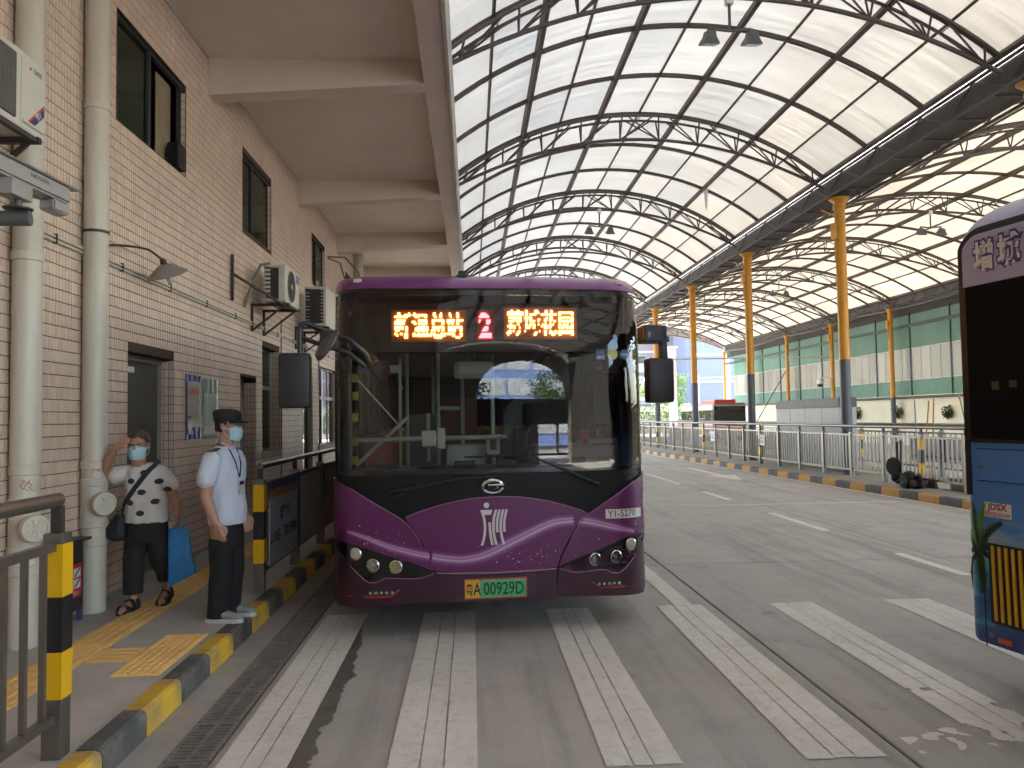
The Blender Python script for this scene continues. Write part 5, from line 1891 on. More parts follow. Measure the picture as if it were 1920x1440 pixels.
# bright trims along panel edges
TRIM = mat('purple_trim', (.36, .20, .36), .25, .4, var=.15)
for s in (1, -1):
    f = (lambda p: p) if s == 1 else mir
    for ln in (smooth_line(LC_up[1:7]), smooth_line(H_bot[2:])):
        MB().tube([(x, bdepth(x, z) - .016, z) for x, z in f(ln)], .004, 6).build('edge_trim', TRIM, bus, True)
MB().tube([(x, bdepth(x, z) - .020, z + .004) for x, z in smooth_line(HO_top) + mir(smooth_line(HO_top))[::-1]], .005, 6).build('edge_trim', TRIM, bus, True)
MB().tube([(x, bdepth(x, .49) - .016, .496 - .012 * (1 - (x / .47) ** 2)) for x in np.linspace(-.47, .47, 21)], .006, 6).build('edge_trim', TRIM, bus, True)
# --- headlamps
CHR = mat('chrome', (.62, .62, .62), .12, 1., var=.05)
LENS = glass_mat('lamp_lens', (.9, .92, .9), 1.5)
def lamp(x, z, r, kind, name='headlight'):
    d = bdepth(x, z) - .004
    nn = Vector((.3 * x, -1, 0)).normalized()
    o = Vector((x, d, z))
    q = MB().lathe([(r, -.01), (r, .012), (r * .86, .016), (r * .84, .008)], o, nn, 28).build(name, CHR, bus, True)
    if kind == 'turn':
        MB().lathe([(r * .9, .004), (r * .8, .014), (r * .4, .018), (.001, .019)], o, nn, 28).build('lens', mat('frosted_lens', (.42, .40, .35), .25, var=.2, vs=60), q, True)
    else:
        MB().lathe([(r * .84, .004), (r * .55, -.006), (r * .25, -.009), (.001, -.009)], o, nn, 28).build('reflector', CHR, q, True)
        MB().lathe([(r * .30, -.008), (r * .28, .006), (.001, .010)], o, nn, 16).build('bulb', mat('bulb_glass', (.55, .55, .52), .1, var=.1), q, True)
        MB().lathe([(r * .84, .007), (r * .6, .015), (.001, .018)], o, nn, 28).build('lens', LENS, q, True)
for s in (-1, 1):
    lamp(s * 1.10, .655, .050, 'turn', 'turn_lamp')
    lamp(s * .965, .567, .052, 'beam')
    lamp(s * .79, .553, .052, 'beam')
    pts = [(s * 1.14, .332), (s * 1.02, .345), (s * .97, .378), (s * .78, .374), (s * .815, .334)]
    q = patch('fog_lamp', pts, mat('fog_housing', (.10, .10, .10), .25, .6, var=.7, vs=40), proud=.014, thick=.004)
    MB().tube([(x, bdepth(x, z) - .016, z) for x, z in [(s * 1.17, .325), (s * 1.0, .322), (s * .83, .325), (s * .765, .376)]], .0055, 6).build('red_trim', mat('red_trim', (.40, .02, .015), .35), q, True)
    for k in range(5):
        x = s * (.82 + .042 * k)
        MB().lathe([(.013, 0), (.010, .004)], (x, bdepth(x, .355) - .018, .356), (0, -1, 0), 10).build('lamp_cell', CHR, q)
# --- badges
o = Vector((-.028, bdepth(0, 1.16) - .022 + .012, 1.159))
el = [o + Vector((.080 * math.cos(a), 0, .050 * math.sin(a))) for a in np.linspace(R(28), R(348), 30)]
bd = MB().tube(el, [.014 + .004 * math.sin(a) for a in np.linspace(0, 6.2, 30)], 8)
bd.tube([o + Vector((-.038, -.002, .012)), o + Vector((.03, -.004, .012)), o + Vector((.088, 0, .010))], [.009, .010, .012], 8)
bd.tube([o + Vector((.02, -.002, .010)), o + Vector((.045, -.002, -.012)), o + Vector((.012, -.002, -.022))], [.008, .009, .003], 8)
bd.build('maker_badge', CHR, bus, True)
def emb(a, b_):                                   # emblem units -> nose (x, z)
    return -.132 + a * .21, .70 + b_ * .277
em = MB()
def stroke(pts, w):
    P = smooth_line([emb(*p) for p in pts], 6) if len(pts) > 2 else [emb(*p) for p in pts]
    for (x0, z0), (x1, z1) in zip(P[:-1], P[1:]):
        em.add([(x0 - w, bdepth(x0, z0) - .0195, z0), (x0 + w, bdepth(x0, z0) - .0195, z0), (x1 + w, bdepth(x1, z1) - .0195, z1), (x1 - w, bdepth(x1, z1) - .0195, z1)], [(0, 1, 2, 3)])
stroke([(.06, .98), (.155, .72), (.175, .45), (.13, .2), (.05, 0)], .010)
a0, a1, a2, a3 = emb(0, 1.0), emb(.46, 1.0), emb(.40, .86), emb(.12, .86)
em.add([(p[0], bdepth(*p) - .0197, p[1]) for p in (a0, a1, a2, a3)], [(0, 1, 2, 3)])
stroke([(.35, .65), (.365, .4), (.41, .15), (.455, .01)], .010)
stroke([(.60, 1.0), (.51, .75), (.49, .5), (.52, .25), (.60, .01)], .010)
stroke([(.735, 1.0), (.65, .75), (.625, .55), (.645, .36)], .010)
stroke([(.87, 1.0), (.79, .75), (.765, .5), (.80, .25), (.88, .02)], .010)
stroke([(1.0, 1.0), (.92, .75), (.895, .55), (.91, .37)], .010)
c_ = emb(.24, 1.13)
em.add([(c_[0] + .022 * math.cos(a * PI / 10), bdepth(*c_) - .0196, c_[1] + .022 * math.sin(a * PI / 10)) for a in range(20)], [tuple(range(20))])
em.build('city_emblem', mat('emblem_white', (.62, .60, .60), .4), bus)
pl = patch('number_label', [(.885, .948), (1.205, .942), (1.205, .868), (.885, .874)], WHITE, proud=.0145, thick=.001, step=.03)
me = text_mesh('Y1-5270', .082, .0008)
xs_ = [v.co.x for v in me.vertices]
k_ = .25 / (max(xs_) - min(xs_))
for v in me.vertices:
    x, z = 1.030 + v.co.x * k_, .908 + v.co.y * .95
    v.co = (x, bdepth(x, z) - .018, z)
me.materials.append(mat('label_ink', (.10, .045, .05), .5))
obj('lettering', me, pl)
# licence plate
pt = MB().bbox(-.265, .232, -.022, -.012, .285, .445, .003).build('licence_plate', mat('plate_red_edge', (.42, .05, .03), .5), bus)
MB().box(-.256, -.136, -.0235, -.0225, .296, .434).build('plate_yellow', mat('plate_yellow', (.62, .36, .03), .45), pt)
MB().box(-.1355, .223, -.0235, -.0225, .296, .434).build('plate_green', mat('plate_green', (.05, .40, .16), .45), pt)
MB().box(-.130, .219, -.0240, -.0236, .426, .429).box(-.130, .219, -.0240, -.0236, .300, .303).build('plate_line', mat('plate_line', (.5, .5, .25), .5), pt)
text('粤', .10, BLACK, pt, (-.223, -.0245, .363), (1, 0, 0), (0, 0, 1), bold=.001, squash=.62)
text('A', .135, BLACK, pt, (-.163, -.0245, .365), (1, 0, 0), (0, 0, 1), bold=.002, squash=.62)
text('00929D', .135, BLACK, pt, (.047, -.0245, .365), (1, 0, 0), (0, 0, 1), bold=.001, fit=.315)
for x, z in ((-.138, .43), (.105, .43), (-.138, .30), (.105, .30), (-.138, .365)):
    MB().lathe([(.009, 0), (.006, .006)], (x, -.0245, z), (0, -1, 0), 10).build('plate_bolt', CHR, pt)
# --- wipers
wp = MB()
wp.tube([(.834, bdepth(.834, 1.15) - .03, 1.15), (.55, bdepth(.55, 1.27) - .05, 1.275), (.24, bdepth(.24, 1.408) - .045, 1.412)], [.015, .010, .007], 8)
wp.build('wiper_arm', BLACK, bus, True)
wp = MB().tube([(x, bdepth(x, 1.40) - .022, 1.393 + (x + .25) * .012) for x in np.linspace(-.25, .58, 9)], .008, 6)
wp.build('wiper_blade', RUBBER, bus, True)
MB().tube([(.80, -.03, 1.12), (.74, -.035, 1.06), (.78, -.035, 1.03), (.80, -.03, 1.05)], .005, 6).build('washer_hose', RUBBER, bus, True)
MB().tube([(-.72, -.01, 1.13), (-.78, -.02, 1.10), (-.84, -.02, 1.08)], .005, 6).build('washer_hose', RUBBER, bus, True)
MB().tube([(-.834, bdepth(.834, 1.15) - .02, 1.13), (-.3, bdepth(.3, 1.235) - .02, 1.225), (.1, bdepth(.1, 1.25) - .025, 1.24)], [.014, .009, .006], 8).build('wiper_arm', BLACK, bus, True)
# --- brow lamps and the small camera on top
for s in (-1, 1):
    MB().bbox(s * 1.09 - .035, s * 1.09 + .035, bdepth(1.09, 2.83) - .03, bdepth(1.09, 2.83) + .03, 2.815, 2.850, .012).build('marker_lamp', mat('marker_lens', (.5, .48, .46), .2, var=.1), bus)
MB().bbox(-.26, -.18, .36, .44, 2.88, 2.945, .008).bbox(-.285, -.155, .35, .39, 2.875, 2.905, .006).build('roof_camera', BLACK, bus)
# --- body sides, roof, rear, underside
def side_wall(s):
    x = s * BHW
    yf = .05 + .28 + .3
    m_ = MB()
    def pan(y0, y1, z0, z1, t=.04):
        m_.box(min(x, x - s * t), max(x, x - s * t), y0, y1, z0, z1)
    # lower skirt with wheel arches left open
    arches = [(2.0, 3.1), (7.3, 8.4)]
    ycur = .42
    for a, c in arches:
        pan(ycur, a, .30, 1.15)
        pan(a, c, .98, 1.15)
        ycur = c
    pan(ycur, BLEN, .30, 1.15)
    pan(yf + .05, BLEN, 2.45, 2.80)
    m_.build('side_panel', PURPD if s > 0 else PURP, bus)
    p_ = MB()
    for y in np.arange(yf + .1, BLEN, 1.42):
        p_.box(min(x - s * .002, x - s * .06), max(x - s * .002, x - s * .06), y, y + .09, 1.15, 2.45)
    p_.build('window_pillar', MATB, bus)
    ys_ = list(np.arange(yf + .19, BLEN - 1, 1.42))
    for y in ys_:
        MB().quad((x - s * .012, y, 1.15), (x - s * .012, y + 1.33, 1.15), (x - s * .012, y + 1.33, 2.45), (x - s * .012, y, 2.45)).build('side_window', SIDEG, bus)
    for a, c in arches:
        cy = (a + c) / 2
        w = MB().lathe([(.30, -.12), (.47, -.12), (.485, -.08), (.485, .08), (.47, .12), (.30, .12)], (x - s * .16, cy, .487), (1, 0, 0), 32).build('wheel', RUBBER, bus, True)
        MB().lathe([(.03, .0), (.14, .02), (.27, .05), (.30, .09), (.29, .1)], (x - s * .14, cy, .487), (s, 0, 0), 24).build('rim', STEEL, w, True)
        MB().lathe([(.56, 0), (.56, .02)], (x - s * .33, cy, .487), (s, 0, 0), 24).build('arch_lining', BLACK, bus)
    # corner between the nose and the side, above and below the glass line
    c_ = MB()
    for z0, z1 in ((.236, 1.262),):
        c_.quad((x, bdepth(BHW, .7) - .01, z0), (x, .45, z0), (x, .45, z1), (x, bdepth(BHW, .7) - .01, z1))
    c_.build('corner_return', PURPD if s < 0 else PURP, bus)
    c_ = MB()
    for k in range(8):
        za, zb = 1.262 + (2.742 - 1.262) * k / 8, 1.262 + (2.742 - 1.262) * (k + 1) / 8
        c_.quad((x, bdepth(BHW, za) - .005, za), (x, .80, za), (x, .80, zb), (x, bdepth(BHW, zb) - .005, zb))
    c_.build('front_pillar', MATB, bus)
side_wall(1)
side_wall(-1)
rf = MB()
prof = [(-BHW, 2.742), (-1.275, 2.85), (-1.205, 2.908), (-1.1, 2.925), (0, 2.938), (1.1, 2.925), (1.205, 2.908), (1.275, 2.85), (BHW, 2.742)]
for (x0, z0), (x1, z1) in zip(prof[:-1], prof[1:]):
    rf.quad((x0, .62 if abs(x0) > 1.15 else .90, z0), (x1, .62 if abs(x1) > 1.15 else .90, z1), (x1, BLEN, z1), (x0, BLEN, z0))
rf.build('roof', mat('brow_paint', (.19, .035, .19), .28), bus)
MB().bbox(-.9, .9, 4.2, 6.8, 2.97, 3.12, .05).build('roof_unit', WHT2, bus)
MB().box(-BHW, BHW, BLEN, BLEN + .05, .30, 2.908).build('rear_wall', PURPD, bus)
MB().box(-1.22, 1.22, .35, BLEN, .285, .36).build('floor_pan', BLACK, bus)
MB().box(-1.2, 1.2, .25, .34, .33, 1.2).build('front_bulkhead', BLACK, bus)
# --- cabin
DASH = mat('dashboard', (.20, .195, .18), .6, var=.12)
CEIL = mat('cabin_lining', (.30, .29, .27), .6, var=.1)
MB().box(-1.2, 1.2, .65, BLEN - .05, 2.60, 2.64).build('cabin_ceiling', CEIL, bus)
MB().box(-1.2, 1.2, .37, BLEN - .05, .362, .42).build('cabin_floor', mat('cabin_floor', (.10, .095, .09), .7), bus)
sgn = MB().box(-1.16, 1.16, .56, .62, 2.28, 2.70).build('display_housing', mat('display_black', (.02, .017, .015), .6), bus)
MB().box(-1.16, 1.16, .40, .62, 2.262, 2.275).build('display_shelf', MATB, bus)
# light-emitting boards: dots of a glyph raster, every fourth row dark as the shutter caught it
def led(body, x0, x1, z0, z1, cols, rows, m, name, ypos=.535, bold=.02, gap=(3,)):
    me = text_mesh(body, 1., bold)
    xs_ = [v.co.x for v in me.vertices]
    zs_ = [v.co.y for v in me.vertices]
    bx0, bx1, bz0, bz1 = min(xs_), max(xs_), min(zs_), max(zs_)
    tree_ = BVHTree.FromPolygons([v.co[:] for v in me.vertices], [tuple(p.vertices) for p in me.polygons])
    m_ = MB()
    for j in range(rows):
        if j % 4 in gap:
            continue
        for i in range(cols):
            gx, gz = bx0 + (bx1 - bx0) * (i + .5) / cols, bz1 - (bz1 - bz0) * (j + .5) / rows
            hit = tree_.ray_cast(Vector((gx, gz, 1)), Vector((0, 0, -1)))
            if hit[0] is None:
                continue
            cx_, cz_ = x0 + (x1 - x0) * (i + .5) / cols, z1 - (z1 - z0) * (j + .5) / rows
            a, b_ = (x1 - x0) / cols * .5, (z1 - z0) / rows * .5
            m_.quad((cx_ - a, ypos, cz_ - b_), (cx_ + a, ypos, cz_ - b_), (cx_ + a, ypos, cz_ + b_), (cx_ - a, ypos, cz_ + b_))
    bpy.data.meshes.remove(me)
    return m_.build(name, m, sgn)
AMB = emit_mat('led_amber', (1., .38, .065), 2.0)
REDL = emit_mat('led_red', (1., .05, .06), 1.4)
MB().box(-.83, -.185, .545, .556, 2.36, 2.64).box(.14, .79, .545, .556, 2.38, 2.66).build('led_board', mat('led_board', (.30, .11, .035), .8, var=.1), sgn)
MB().box(-.10, .06, .545, .556, 2.37, 2.64).build('led_board', mat('led_board_red', (.16, .05, .045), .8, var=.1), sgn)
led('新温总站', -.80, -.215, 2.392, 2.612, 64, 15, AMB, 'led_text')
led('荔城花园', .165, .755, 2.415, 2.635, 64, 15, AMB, 'led_text')
led('2', -.078, .032, 2.392, 2.612, 12, 15, REDL, 'led_number', bold=.03)
# dashboard, wheel, driver's place
dsh = MB()
dsh.prism([(.42, 1.27), (.62, 1.30), (.95, 1.20), (1.0, .9), (.42, .9)], lambda a, b_, t: (t, a, b_), -1.15, 1.15)
dsh.build('dashboard', DASH, bus)
MB().bbox(.38, 1.16, .52, .95, 1.28, 1.46, .05).build('instrument_binnacle', DASH, bus)
for k in range(3):
    MB().bbox(.47 + .24 * k, .60 + .24 * k, .50, .60, 1.30, 1.345, .008).build('air_vent', BLACK, bus)
for x in (-.95, -.62, -.3, .05):
    MB().bbox(x, x + .17, .44, .56, 1.29, 1.335, .01).build('dash_hatch', BLACK, bus)
sw = MB().tube([(.62 + .24 * math.cos(a), 1.02 + .11 * math.sin(a), 1.47 + .20 * math.sin(a)) for a in np.linspace(0, 2 * PI, 33)], .016, 8, False)
sw.build('steering_wheel', BLACK, bus, True)
MB().tube([(.62, 1.15, 1.15), (.62, 1.03, 1.46)], .035, 8).build('steering_column', BLACK, bus, True)
st = mat('driver_seat', (.03, .03, .035), .8, var=.2)
MB().bbox(.38, .90, 1.45, 1.95, .82, .95, .05).build('driver_seat', st, bus)
MB().bbox(.40, .88, 1.92, 2.06, .90, 1.62, .06).build('driver_seat_back', st, bus)
MB().bbox(.52, .76, 1.94, 2.05, 1.63, 1.86, .05).build('driver_headrest', st, bus)
MB().lathe([(.05, 0), (.055, .06), (.02, .08)], (.90, .85, 1.50), n=16).build('red_bottle_cap', mat('red_cap', (.55, .02, .02), .35), bus, True)
MB().lathe([(.045, -.1), (.05, 0)], (.90, .85, 1.49), n=16).build('bottle', mat('bottle_body', (.3, .25, .15), .3), bus, True)
MB().bbox(.88, 1.16, .62, .95, 1.40, 1.50, .01).build('ticket_tray', mat('tray_blue', (.16, .20, .26), .5), bus)
# driver's dark partition leaning up towards the door
MB().add([(.30, 2.14, .42), (1.15, 2.14, .42), (1.15, 2.14, 2.35), (.78, 2.14, 2.35), (.30, 2.14, 1.75)], [(0, 1, 2, 3, 4)]).build('driver_partition', mat('partition_black', (.018, .018, .018), .35), bus)
MB().bbox(.95, 1.18, .70, .78, 1.62, 2.1, .015).build('pillar_display', MATB, bus)
MB().bbox(-.30, .06, .60, .68, 2.04, 2.20, .05).build('interior_mirror', mat('mirror_shell', (.30, .28, .25), .4), bus)
MB().tube([(-.12, .64, 2.2), (-.12, .64, 2.3)], .012, 6).build('mirror_stalk', BLACK, bus)
POLE = mat('handrail_grey', (.45, .43, .38), .35, .5)
h_ = MB()
h_.tube([(-1.16, .50, 1.53), (.08, .50, 1.535), (.14, .56, 1.535), (.14, 1.0, 1.53)], .02, 8)
h_.build('front_guard_rail', WHT2, bus, True)
for k, pth in enumerate([[(-.16, 1.7, .42), (-.16, 1.7, 2.1), (-.10, 1.7, 2.2), (.08, 1.7, 2.2), (.14, 1.7, 2.1), (.14, 1.7, .42)], [(-.42, 1.3, .9), (-.42, 1.3, 2.6)], [(-.42, 1.3, 1.8), (-.2, 1.65, 1.8)], [(-.52, .9, .9), (-.52, .9, 1.75)],
                         [(-.72, 2.0, .42), (-.72, 2.0, 2.6)], [(.3, 3.2, .42), (.3, 3.2, 2.6)], [(-.4, 4.6, .42), (-.4, 4.6, 2.6)], [(-.9, 3.0, 2.3), (-.9, 9, 2.3)], [(.9, 3.0, 2.3), (.9, 9, 2.3)]]):
    MB().tube(pth, .02, 8).build('handrail', POLE, bus, True)
MB().bbox(-.58, -.46, .48, .56, 1.46, 1.60, .01).bbox(-.45, -.38, .48, .56, 1.44, 1.62, .01).build('validator_bracket', POLE, bus)
MB().bbox(-.02, .10, .62, .70, 1.38, 1.55, .01).build('card_reader', WHT2, bus)
MB().bbox(.01, .07, .612, .6185, 1.42, 1.51, .004).build('reader_screen', BLACK, bus)
MB().bbox(-.36, .0, .9, 1.2, .9, 1.46, .015).build('fare_box', mat('farebox', (.36, .38, .40), .4, .3), bus)
MB().bbox(-.32, .12, 3.4, 3.44, .42, 1.95, .01).build('red_banner', mat('red_banner', (.16, .018, .016), .7), bus)
MB().bbox(-.70, -.36, 2.3, 2.34, .42, 1.75, .01).build('grey_screen', mat('screen_grey', (.13, .13, .14), .5), bus)
SEATR = mat('seat_orange', (.30, .14, .03), .6)
for r_ in range(5):
    for x in (-1.12, -.66, .30, .74):
        y = 4.0 + r_ * .95
        if x < -.5 and 4.8 < y < 6.2:
            continue
        c_ = MB().bbox(x, x + .40, y, y + .42, .85, .92, .03).build('passenger_seat', SEATR, bus)
        MB().bbox(x, x + .40, y + .40, y + .46, .92, 1.55, .03).build('seat_back', SEATR, c_)
        MB().box(x + .17, x + .23, y + .15, y + .25, .42, .85).build('seat_leg', BLACK, c_)
# front door on the pavement side with its inner post, red extinguisher cabinet and yellow tabs
MB().bbox(-1.24, -1.165, .46, .60, .5, 2.22, .02).build('door_post', WHT2, bus)
dp = MB().box(-1.20, -1.185, .85, 1.55, .45, 2.20).build('door_leaf', MATB, bus)
MB().box(-1.184, -1.180, .92, 1.48, .75, 2.1).build('door_pane', SIDEG, dp)
MB().bbox(-1.14, -.82, 1.6, 1.66, .42, 1.55, .01).build('door_shield', mat('shield_red', (.30, .05, .03), .5), bus)
MB().bar((-1.15, .75, 1.30), (-.70, .95, 1.72), .03).bar((-1.13, .80, 2.05), (-.74, .95, 1.60), .012).build('door_link', POLE, bus)
MB().box(-.78, -.755, .95, .99, 1.28, 2.25).build('door_jamb', WHT2, bus)
MB().box(-1.15, -.78, .96, .99, 2.12, 2.19).build('door_header', WHT2, bus)
for z in (1.36, 1.52, 1.72, 1.9, 2.05):
    MB().box(-1.163, -1.105, .47, .475, z - .035, z + .035).build('yellow_tab', mat('tab_yellow', (.60, .50, .05), .5), bus)
MB().box(-1.215, -1.185, .452, .458, 1.85, 2.05).build('white_tab', WHITE, bus)
MB().lathe([(.03, 0), (.03, .004)], (-1.205, .445, 2.14), (0, -1, 0), 18).build('round_sticker', WHITE, bus)
MB().lathe([(.08, -.02), (.075, .02), (.02, .04)], (-.92, .62, 2.13), (.3, -1, 0), 20).build('ventilator', BLACK, bus, True)
# --- inspection stickers on the glass
def sticker(x, z, w, h, m, txt=None, tm=None, rd=False):
    y = bdepth(x, z) - .003
    s_ = MB()
    if rd:
        s_.add([(x + w * math.cos(a * PI / 12), y, z + h * math.sin(a * PI / 12)) for a in range(24)], [tuple(range(24))])
    else:
        s_.add([(x - w, y, z - h), (x + w, y, z - h), (x + w * .85, y + .012, z + h), (x - w * .85, y + .012, z + h)], [(0, 1, 2, 3)])
    o_ = s_.build('inspection_sticker', m, bus)
    if txt:
        text(txt, .032, tm, o_, (x, y - .002, z - (h * .5 if not rd else 0)), (1, 0, 0), (0, -.02, 1), bold=.0006)
sticker(.878, 2.205, .038, .045, mat('sticker_blue', (.015, .14, .40), .4), '2019', WHITE)
sticker(.982, 2.208, .043, .045, mat('sticker_yellow_round', (.60, .58, .16), .4), rd=True)
sticker(1.085, 2.206, .040, .042, mat('sticker_steel_blue', (.10, .17, .34), .4), '2020', WHITE, True)
sticker(1.180, 2.212, .030, .045, mat('sticker_yellow', (.62, .46, .02), .4), '1K20', BLACK)
text('合格\n2021', .03, WHITE, bus, (1.19, bdepth(1.19, 2.08) - .004, 2.08), (1, 0, 0), (0, 0, 1))
# --- mirrors
MIRM = mat('mirror_plastic', (.018, .018, .019), .42, var=.15)
m_ = MB().bbox(-1.655, -1.415, -.16, .0, 1.795, 2.215, .035)
mh = m_.build('kerb_mirror', MIRM, bus, True)
MB().box(-1.63, -1.44, .001, .004, 1.82, 2.19).build('mirror_glass', CHR, mh)
a_ = MB()
a_.tube([(-1.50, -.07, 2.20), (-1.50, -.07, 2.40), (-1.485, -.07, 2.44), (-1.45, -.06, 2.445), (-1.26, .05, 2.37)], .021, 8)
a_.tube([(-1.495, -.07, 2.33), (-1.46, -.07, 2.325), (-1.33, -.05, 2.275)], .018, 8)
a_.tube([(-1.28, .04, 2.37), (-1.14, .02, 2.33), (-1.02, .05, 2.22), (-.96, .12, 2.08)], .024, 8)
a_.tube([(-1.28, .04, 2.27), (-1.14, .04, 2.22), (-1.02, .08, 2.12)], .02, 8)
a_.bbox(-1.36, -1.22, -.02, .12, 2.25, 2.40, .012)
a_.build('mirror_arm', MIRM, mh, True)
MB().lathe([(.115, -.012), (.12, 0), (.10, .03), (.04, .045), (.001, .047)], (-1.30, -.12, 2.255), Vector((-.75, -.35, .5)), 28).build('round_mirror', mat('mirror_back', (.07, .07, .072), .35), mh, True)
m_ = MB().bbox(1.215, 1.43, -.16, .0, 1.80, 2.16, .032)
mh = m_.build('road_mirror', MIRM, bus, True)
MB().box(1.24, 1.405, .001, .004, 1.83, 2.13).build('mirror_glass', CHR, mh)
a_ = MB().bbox(1.20, 1.39, -.10, .10, 2.29, 2.43, .015).bbox(1.34, 1.395, -.10, -.02, 2.155, 2.42, .012)
a_.build('mirror_arm', MIRM, mh)
MB().box(1.235, 1.255, -.1035, -.1005, 2.33, 2.375).build('arm_marking', mat('arm_mark', (.2, .2, .2), .4), mh)
# ------------------------------------------------------------------ blue bus cut by the right edge, seen from behind
def wrap_material():
    m = bpy.data.materials.new('blue_wrap')
    m.use_nodes = True
    N, L = m.node_tree.nodes, m.node_tree.links
    b = N['Principled BSDF']
    b.inputs['Roughness'].default_value = .34
    b.inputs['Coat Weight'].default_value = .3
    tc = N.new('ShaderNodeTexCoord')
    sp = N.new('ShaderNodeSeparateXYZ')
    L.new(tc.outputs['Object'], sp.inputs[0])
    nz = N.new('ShaderNodeTexNoise')
    nz.inputs['Scale'].default_value = 2.2
    nz.inputs['Detail'].default_value = 6
    mp = N.new('ShaderNodeMapping')
    mp.inputs['Scale'].default_value = (1., 1., 3.)
    mp.inputs['Rotation'].default_value = (0, R(18), 0)
    L.new(tc.outputs['Object'], mp.inputs[0])
    L.new(mp.outputs[0], nz.inputs['Vector'])
    ad = N.new('ShaderNodeMath')
    ad.operation = 'MULTIPLY_ADD'
    ad.inputs[1].default_value = .45
    L.new(nz.outputs[0], ad.inputs[0])
    dv = N.new('ShaderNodeMath')
    dv.operation = 'MULTIPLY_ADD'
    dv.inputs[1].default_value = 1 / 3.
    dv.inputs[2].default_value = -.22
    L.new(sp.outputs[2], dv.inputs[0])
    ad2 = N.new('ShaderNodeMath')
    ad2.operation = 'ADD'
    L.new(dv.outputs[0], ad2.inputs[0])
    mu = N.new('ShaderNodeMath')
    mu.operation = 'MULTIPLY'
    mu.inputs[1].default_value = .40
    L.new(nz.outputs[0], mu.inputs[0])
    L.new(mu.outputs[0], ad2.inputs[1])
    cr = N.new('ShaderNodeValToRGB')
    e = cr.color_ramp.elements
    e[0].position, e[0].color = .0, (.02, .035, .16, 1)
    e[1].position, e[1].color = 1., (.42, .40, .58, 1)
    for p, c in ((.10, (.025, .055, .24)), (.17, (.02, .10, .26)), (.20, (.05, .28, .40)), (.24, (.10, .40, .48)), (.28, (.30, .42, .50)), (.34, (.08, .23, .54)), (.44, (.08, .21, .52)), (.58, (.11, .25, .56)), (.75, (.34, .34, .58))):
        q = e.new(p)
        q.color = (*c, 1)
    L.new(ad2.outputs[0], cr.inputs[0])
    L.new(cr.outputs[0], b.inputs['Base Color'])
    return m
WRAP = wrap_material()
LAV = mat('lavender_wrap', (.42, .39, .54), .35, var=.08, vs=1.5, coat=.3)
_c = Vector((3.0, 4.75)) + Vector((.1807, -.9835)) * .10
bb = thing('blue_bus', 'blue tour bus with palm tree print and black rear window at the picture edge', 'bus', (_c.x, _c.y, 0), math.atan2(-.9835, .1807))
BW, BL_, CR = 2.5, 8.4, .17
def outline(z):
    """plan outline, rear at y = 0, x from 0 to BW"""
    ins = 0. if z < 2.66 else .26 * (1 - math.sqrt(max(0, 1 - ((z - 2.66) / .30) ** 2)))
    top = 0. if z < 2.70 else .30 * (1 - math.sqrt(max(0, 1 - ((z - 2.70) / .27) ** 2)))
    pts = []
    for k in range(7):
        a = PI / 2 * k / 6
        pts.append((ins + CR * .6 * (1 - math.sin(a)), top + CR * (1 - math.cos(a)) if False else top + CR * (1 - math.sin(a + 0) if False else 1 - math.cos(PI / 2 - a)) * 0 + top * 0 + CR * (1 - math.sin(a)) ** 0 * 0))
    pts = []
    for k in range(7):
        a = PI / 2 * k / 6
        pts.append((ins + CR * .7 - CR * .7 * math.cos(a), top + CR - CR * math.sin(a)))
    pts = pts
    right = [(BW - x, y) for x, y in reversed(pts)]
    return [(ins, BL_)] + pts + right + [(BW - ins, BL_)]
zs_ = [.36, .5, .8, 1.2, 1.6, 2.0, 2.4, 2.66, 2.72, 2.78, 2.83, 2.87, 2.90, 2.93, 2.95, 2.957]
V_, F_ = [], []
rings = [outline(z) for z in zs_]
n_ = len(rings[0])
for z, r_ in zip(zs_, rings):
    for i, (x, y) in enumerate(r_):
        zz = z
        if z < .4:                                # rear skirt sweeps up to the corners
            zz = .36 - .27 * min(1, max(0, min(x, BW - x)) / .75) if y < 1 else .36
        V_.append((x, y, zz))
for j in range(len(zs_) - 1):
    for i in range(n_ - 1):
        a = j * n_ + i
        F_.append((a, a + 1, a + 1 + n_, a + n_))
F_.append(tuple(range((len(zs_) - 1) * n_, len(zs_) * n_)))
F_.append(tuple(n_ * k for k in range(len(zs_))) + tuple(n_ * k + n_ - 1 for k in range(len(zs_) - 1, -1, -1)))
mb_ = MB()
mb_.v, mb_.f = V_, F_
mb_.build('body', WRAP, bb, True)
MB().box(.1, BW - .1, .3, BL_ - .1, .30, .34).build('underside', BLACK, bb)
def rear(name, x0, x1, z0, z1, m, p=.003, t=.006, parent=None, b=None):
    q = MB()
    if b:
        q.bbox(x0, x1, -p - t, -p + .001, z0, z1, b)
    else:
        q.box(x0, x1, -p - t, -p + .001, z0, z1)
    return q.build(name, m, parent or bb)
FRB = mat('rear_frame_black', (.012, .012, .014), .4, var=.15)
def rrect(x0, x1, z0, z1, rt, n=8):
    pts = [(x0, z0), (x1, z0)]
    for cx_, a0 in ((x1 - rt, 0), (x0 + rt, PI / 2)):
        pts += [(cx_ + rt * math.cos(a0 + PI / 2 * k / n), z1 - rt + rt * math.sin(a0 + PI / 2 * k / n)) for k in range(n + 1)]
    return pts
MB().prism(rrect(.075, BW - .075, 1.51, 2.81, .14), lambda a, b_, t_: (a, t_ + (0 if b_ < 2.7 else (b_ - 2.7) * .28), b_), -.011, .03).build('window_frame', FRB, bb)
rw = rear('rear_window', .125, BW - .125, 1.53, 2.45, mat('rear_glass', (.008, .008, .009), .5, var=.1, spec=.05), .010, .004)
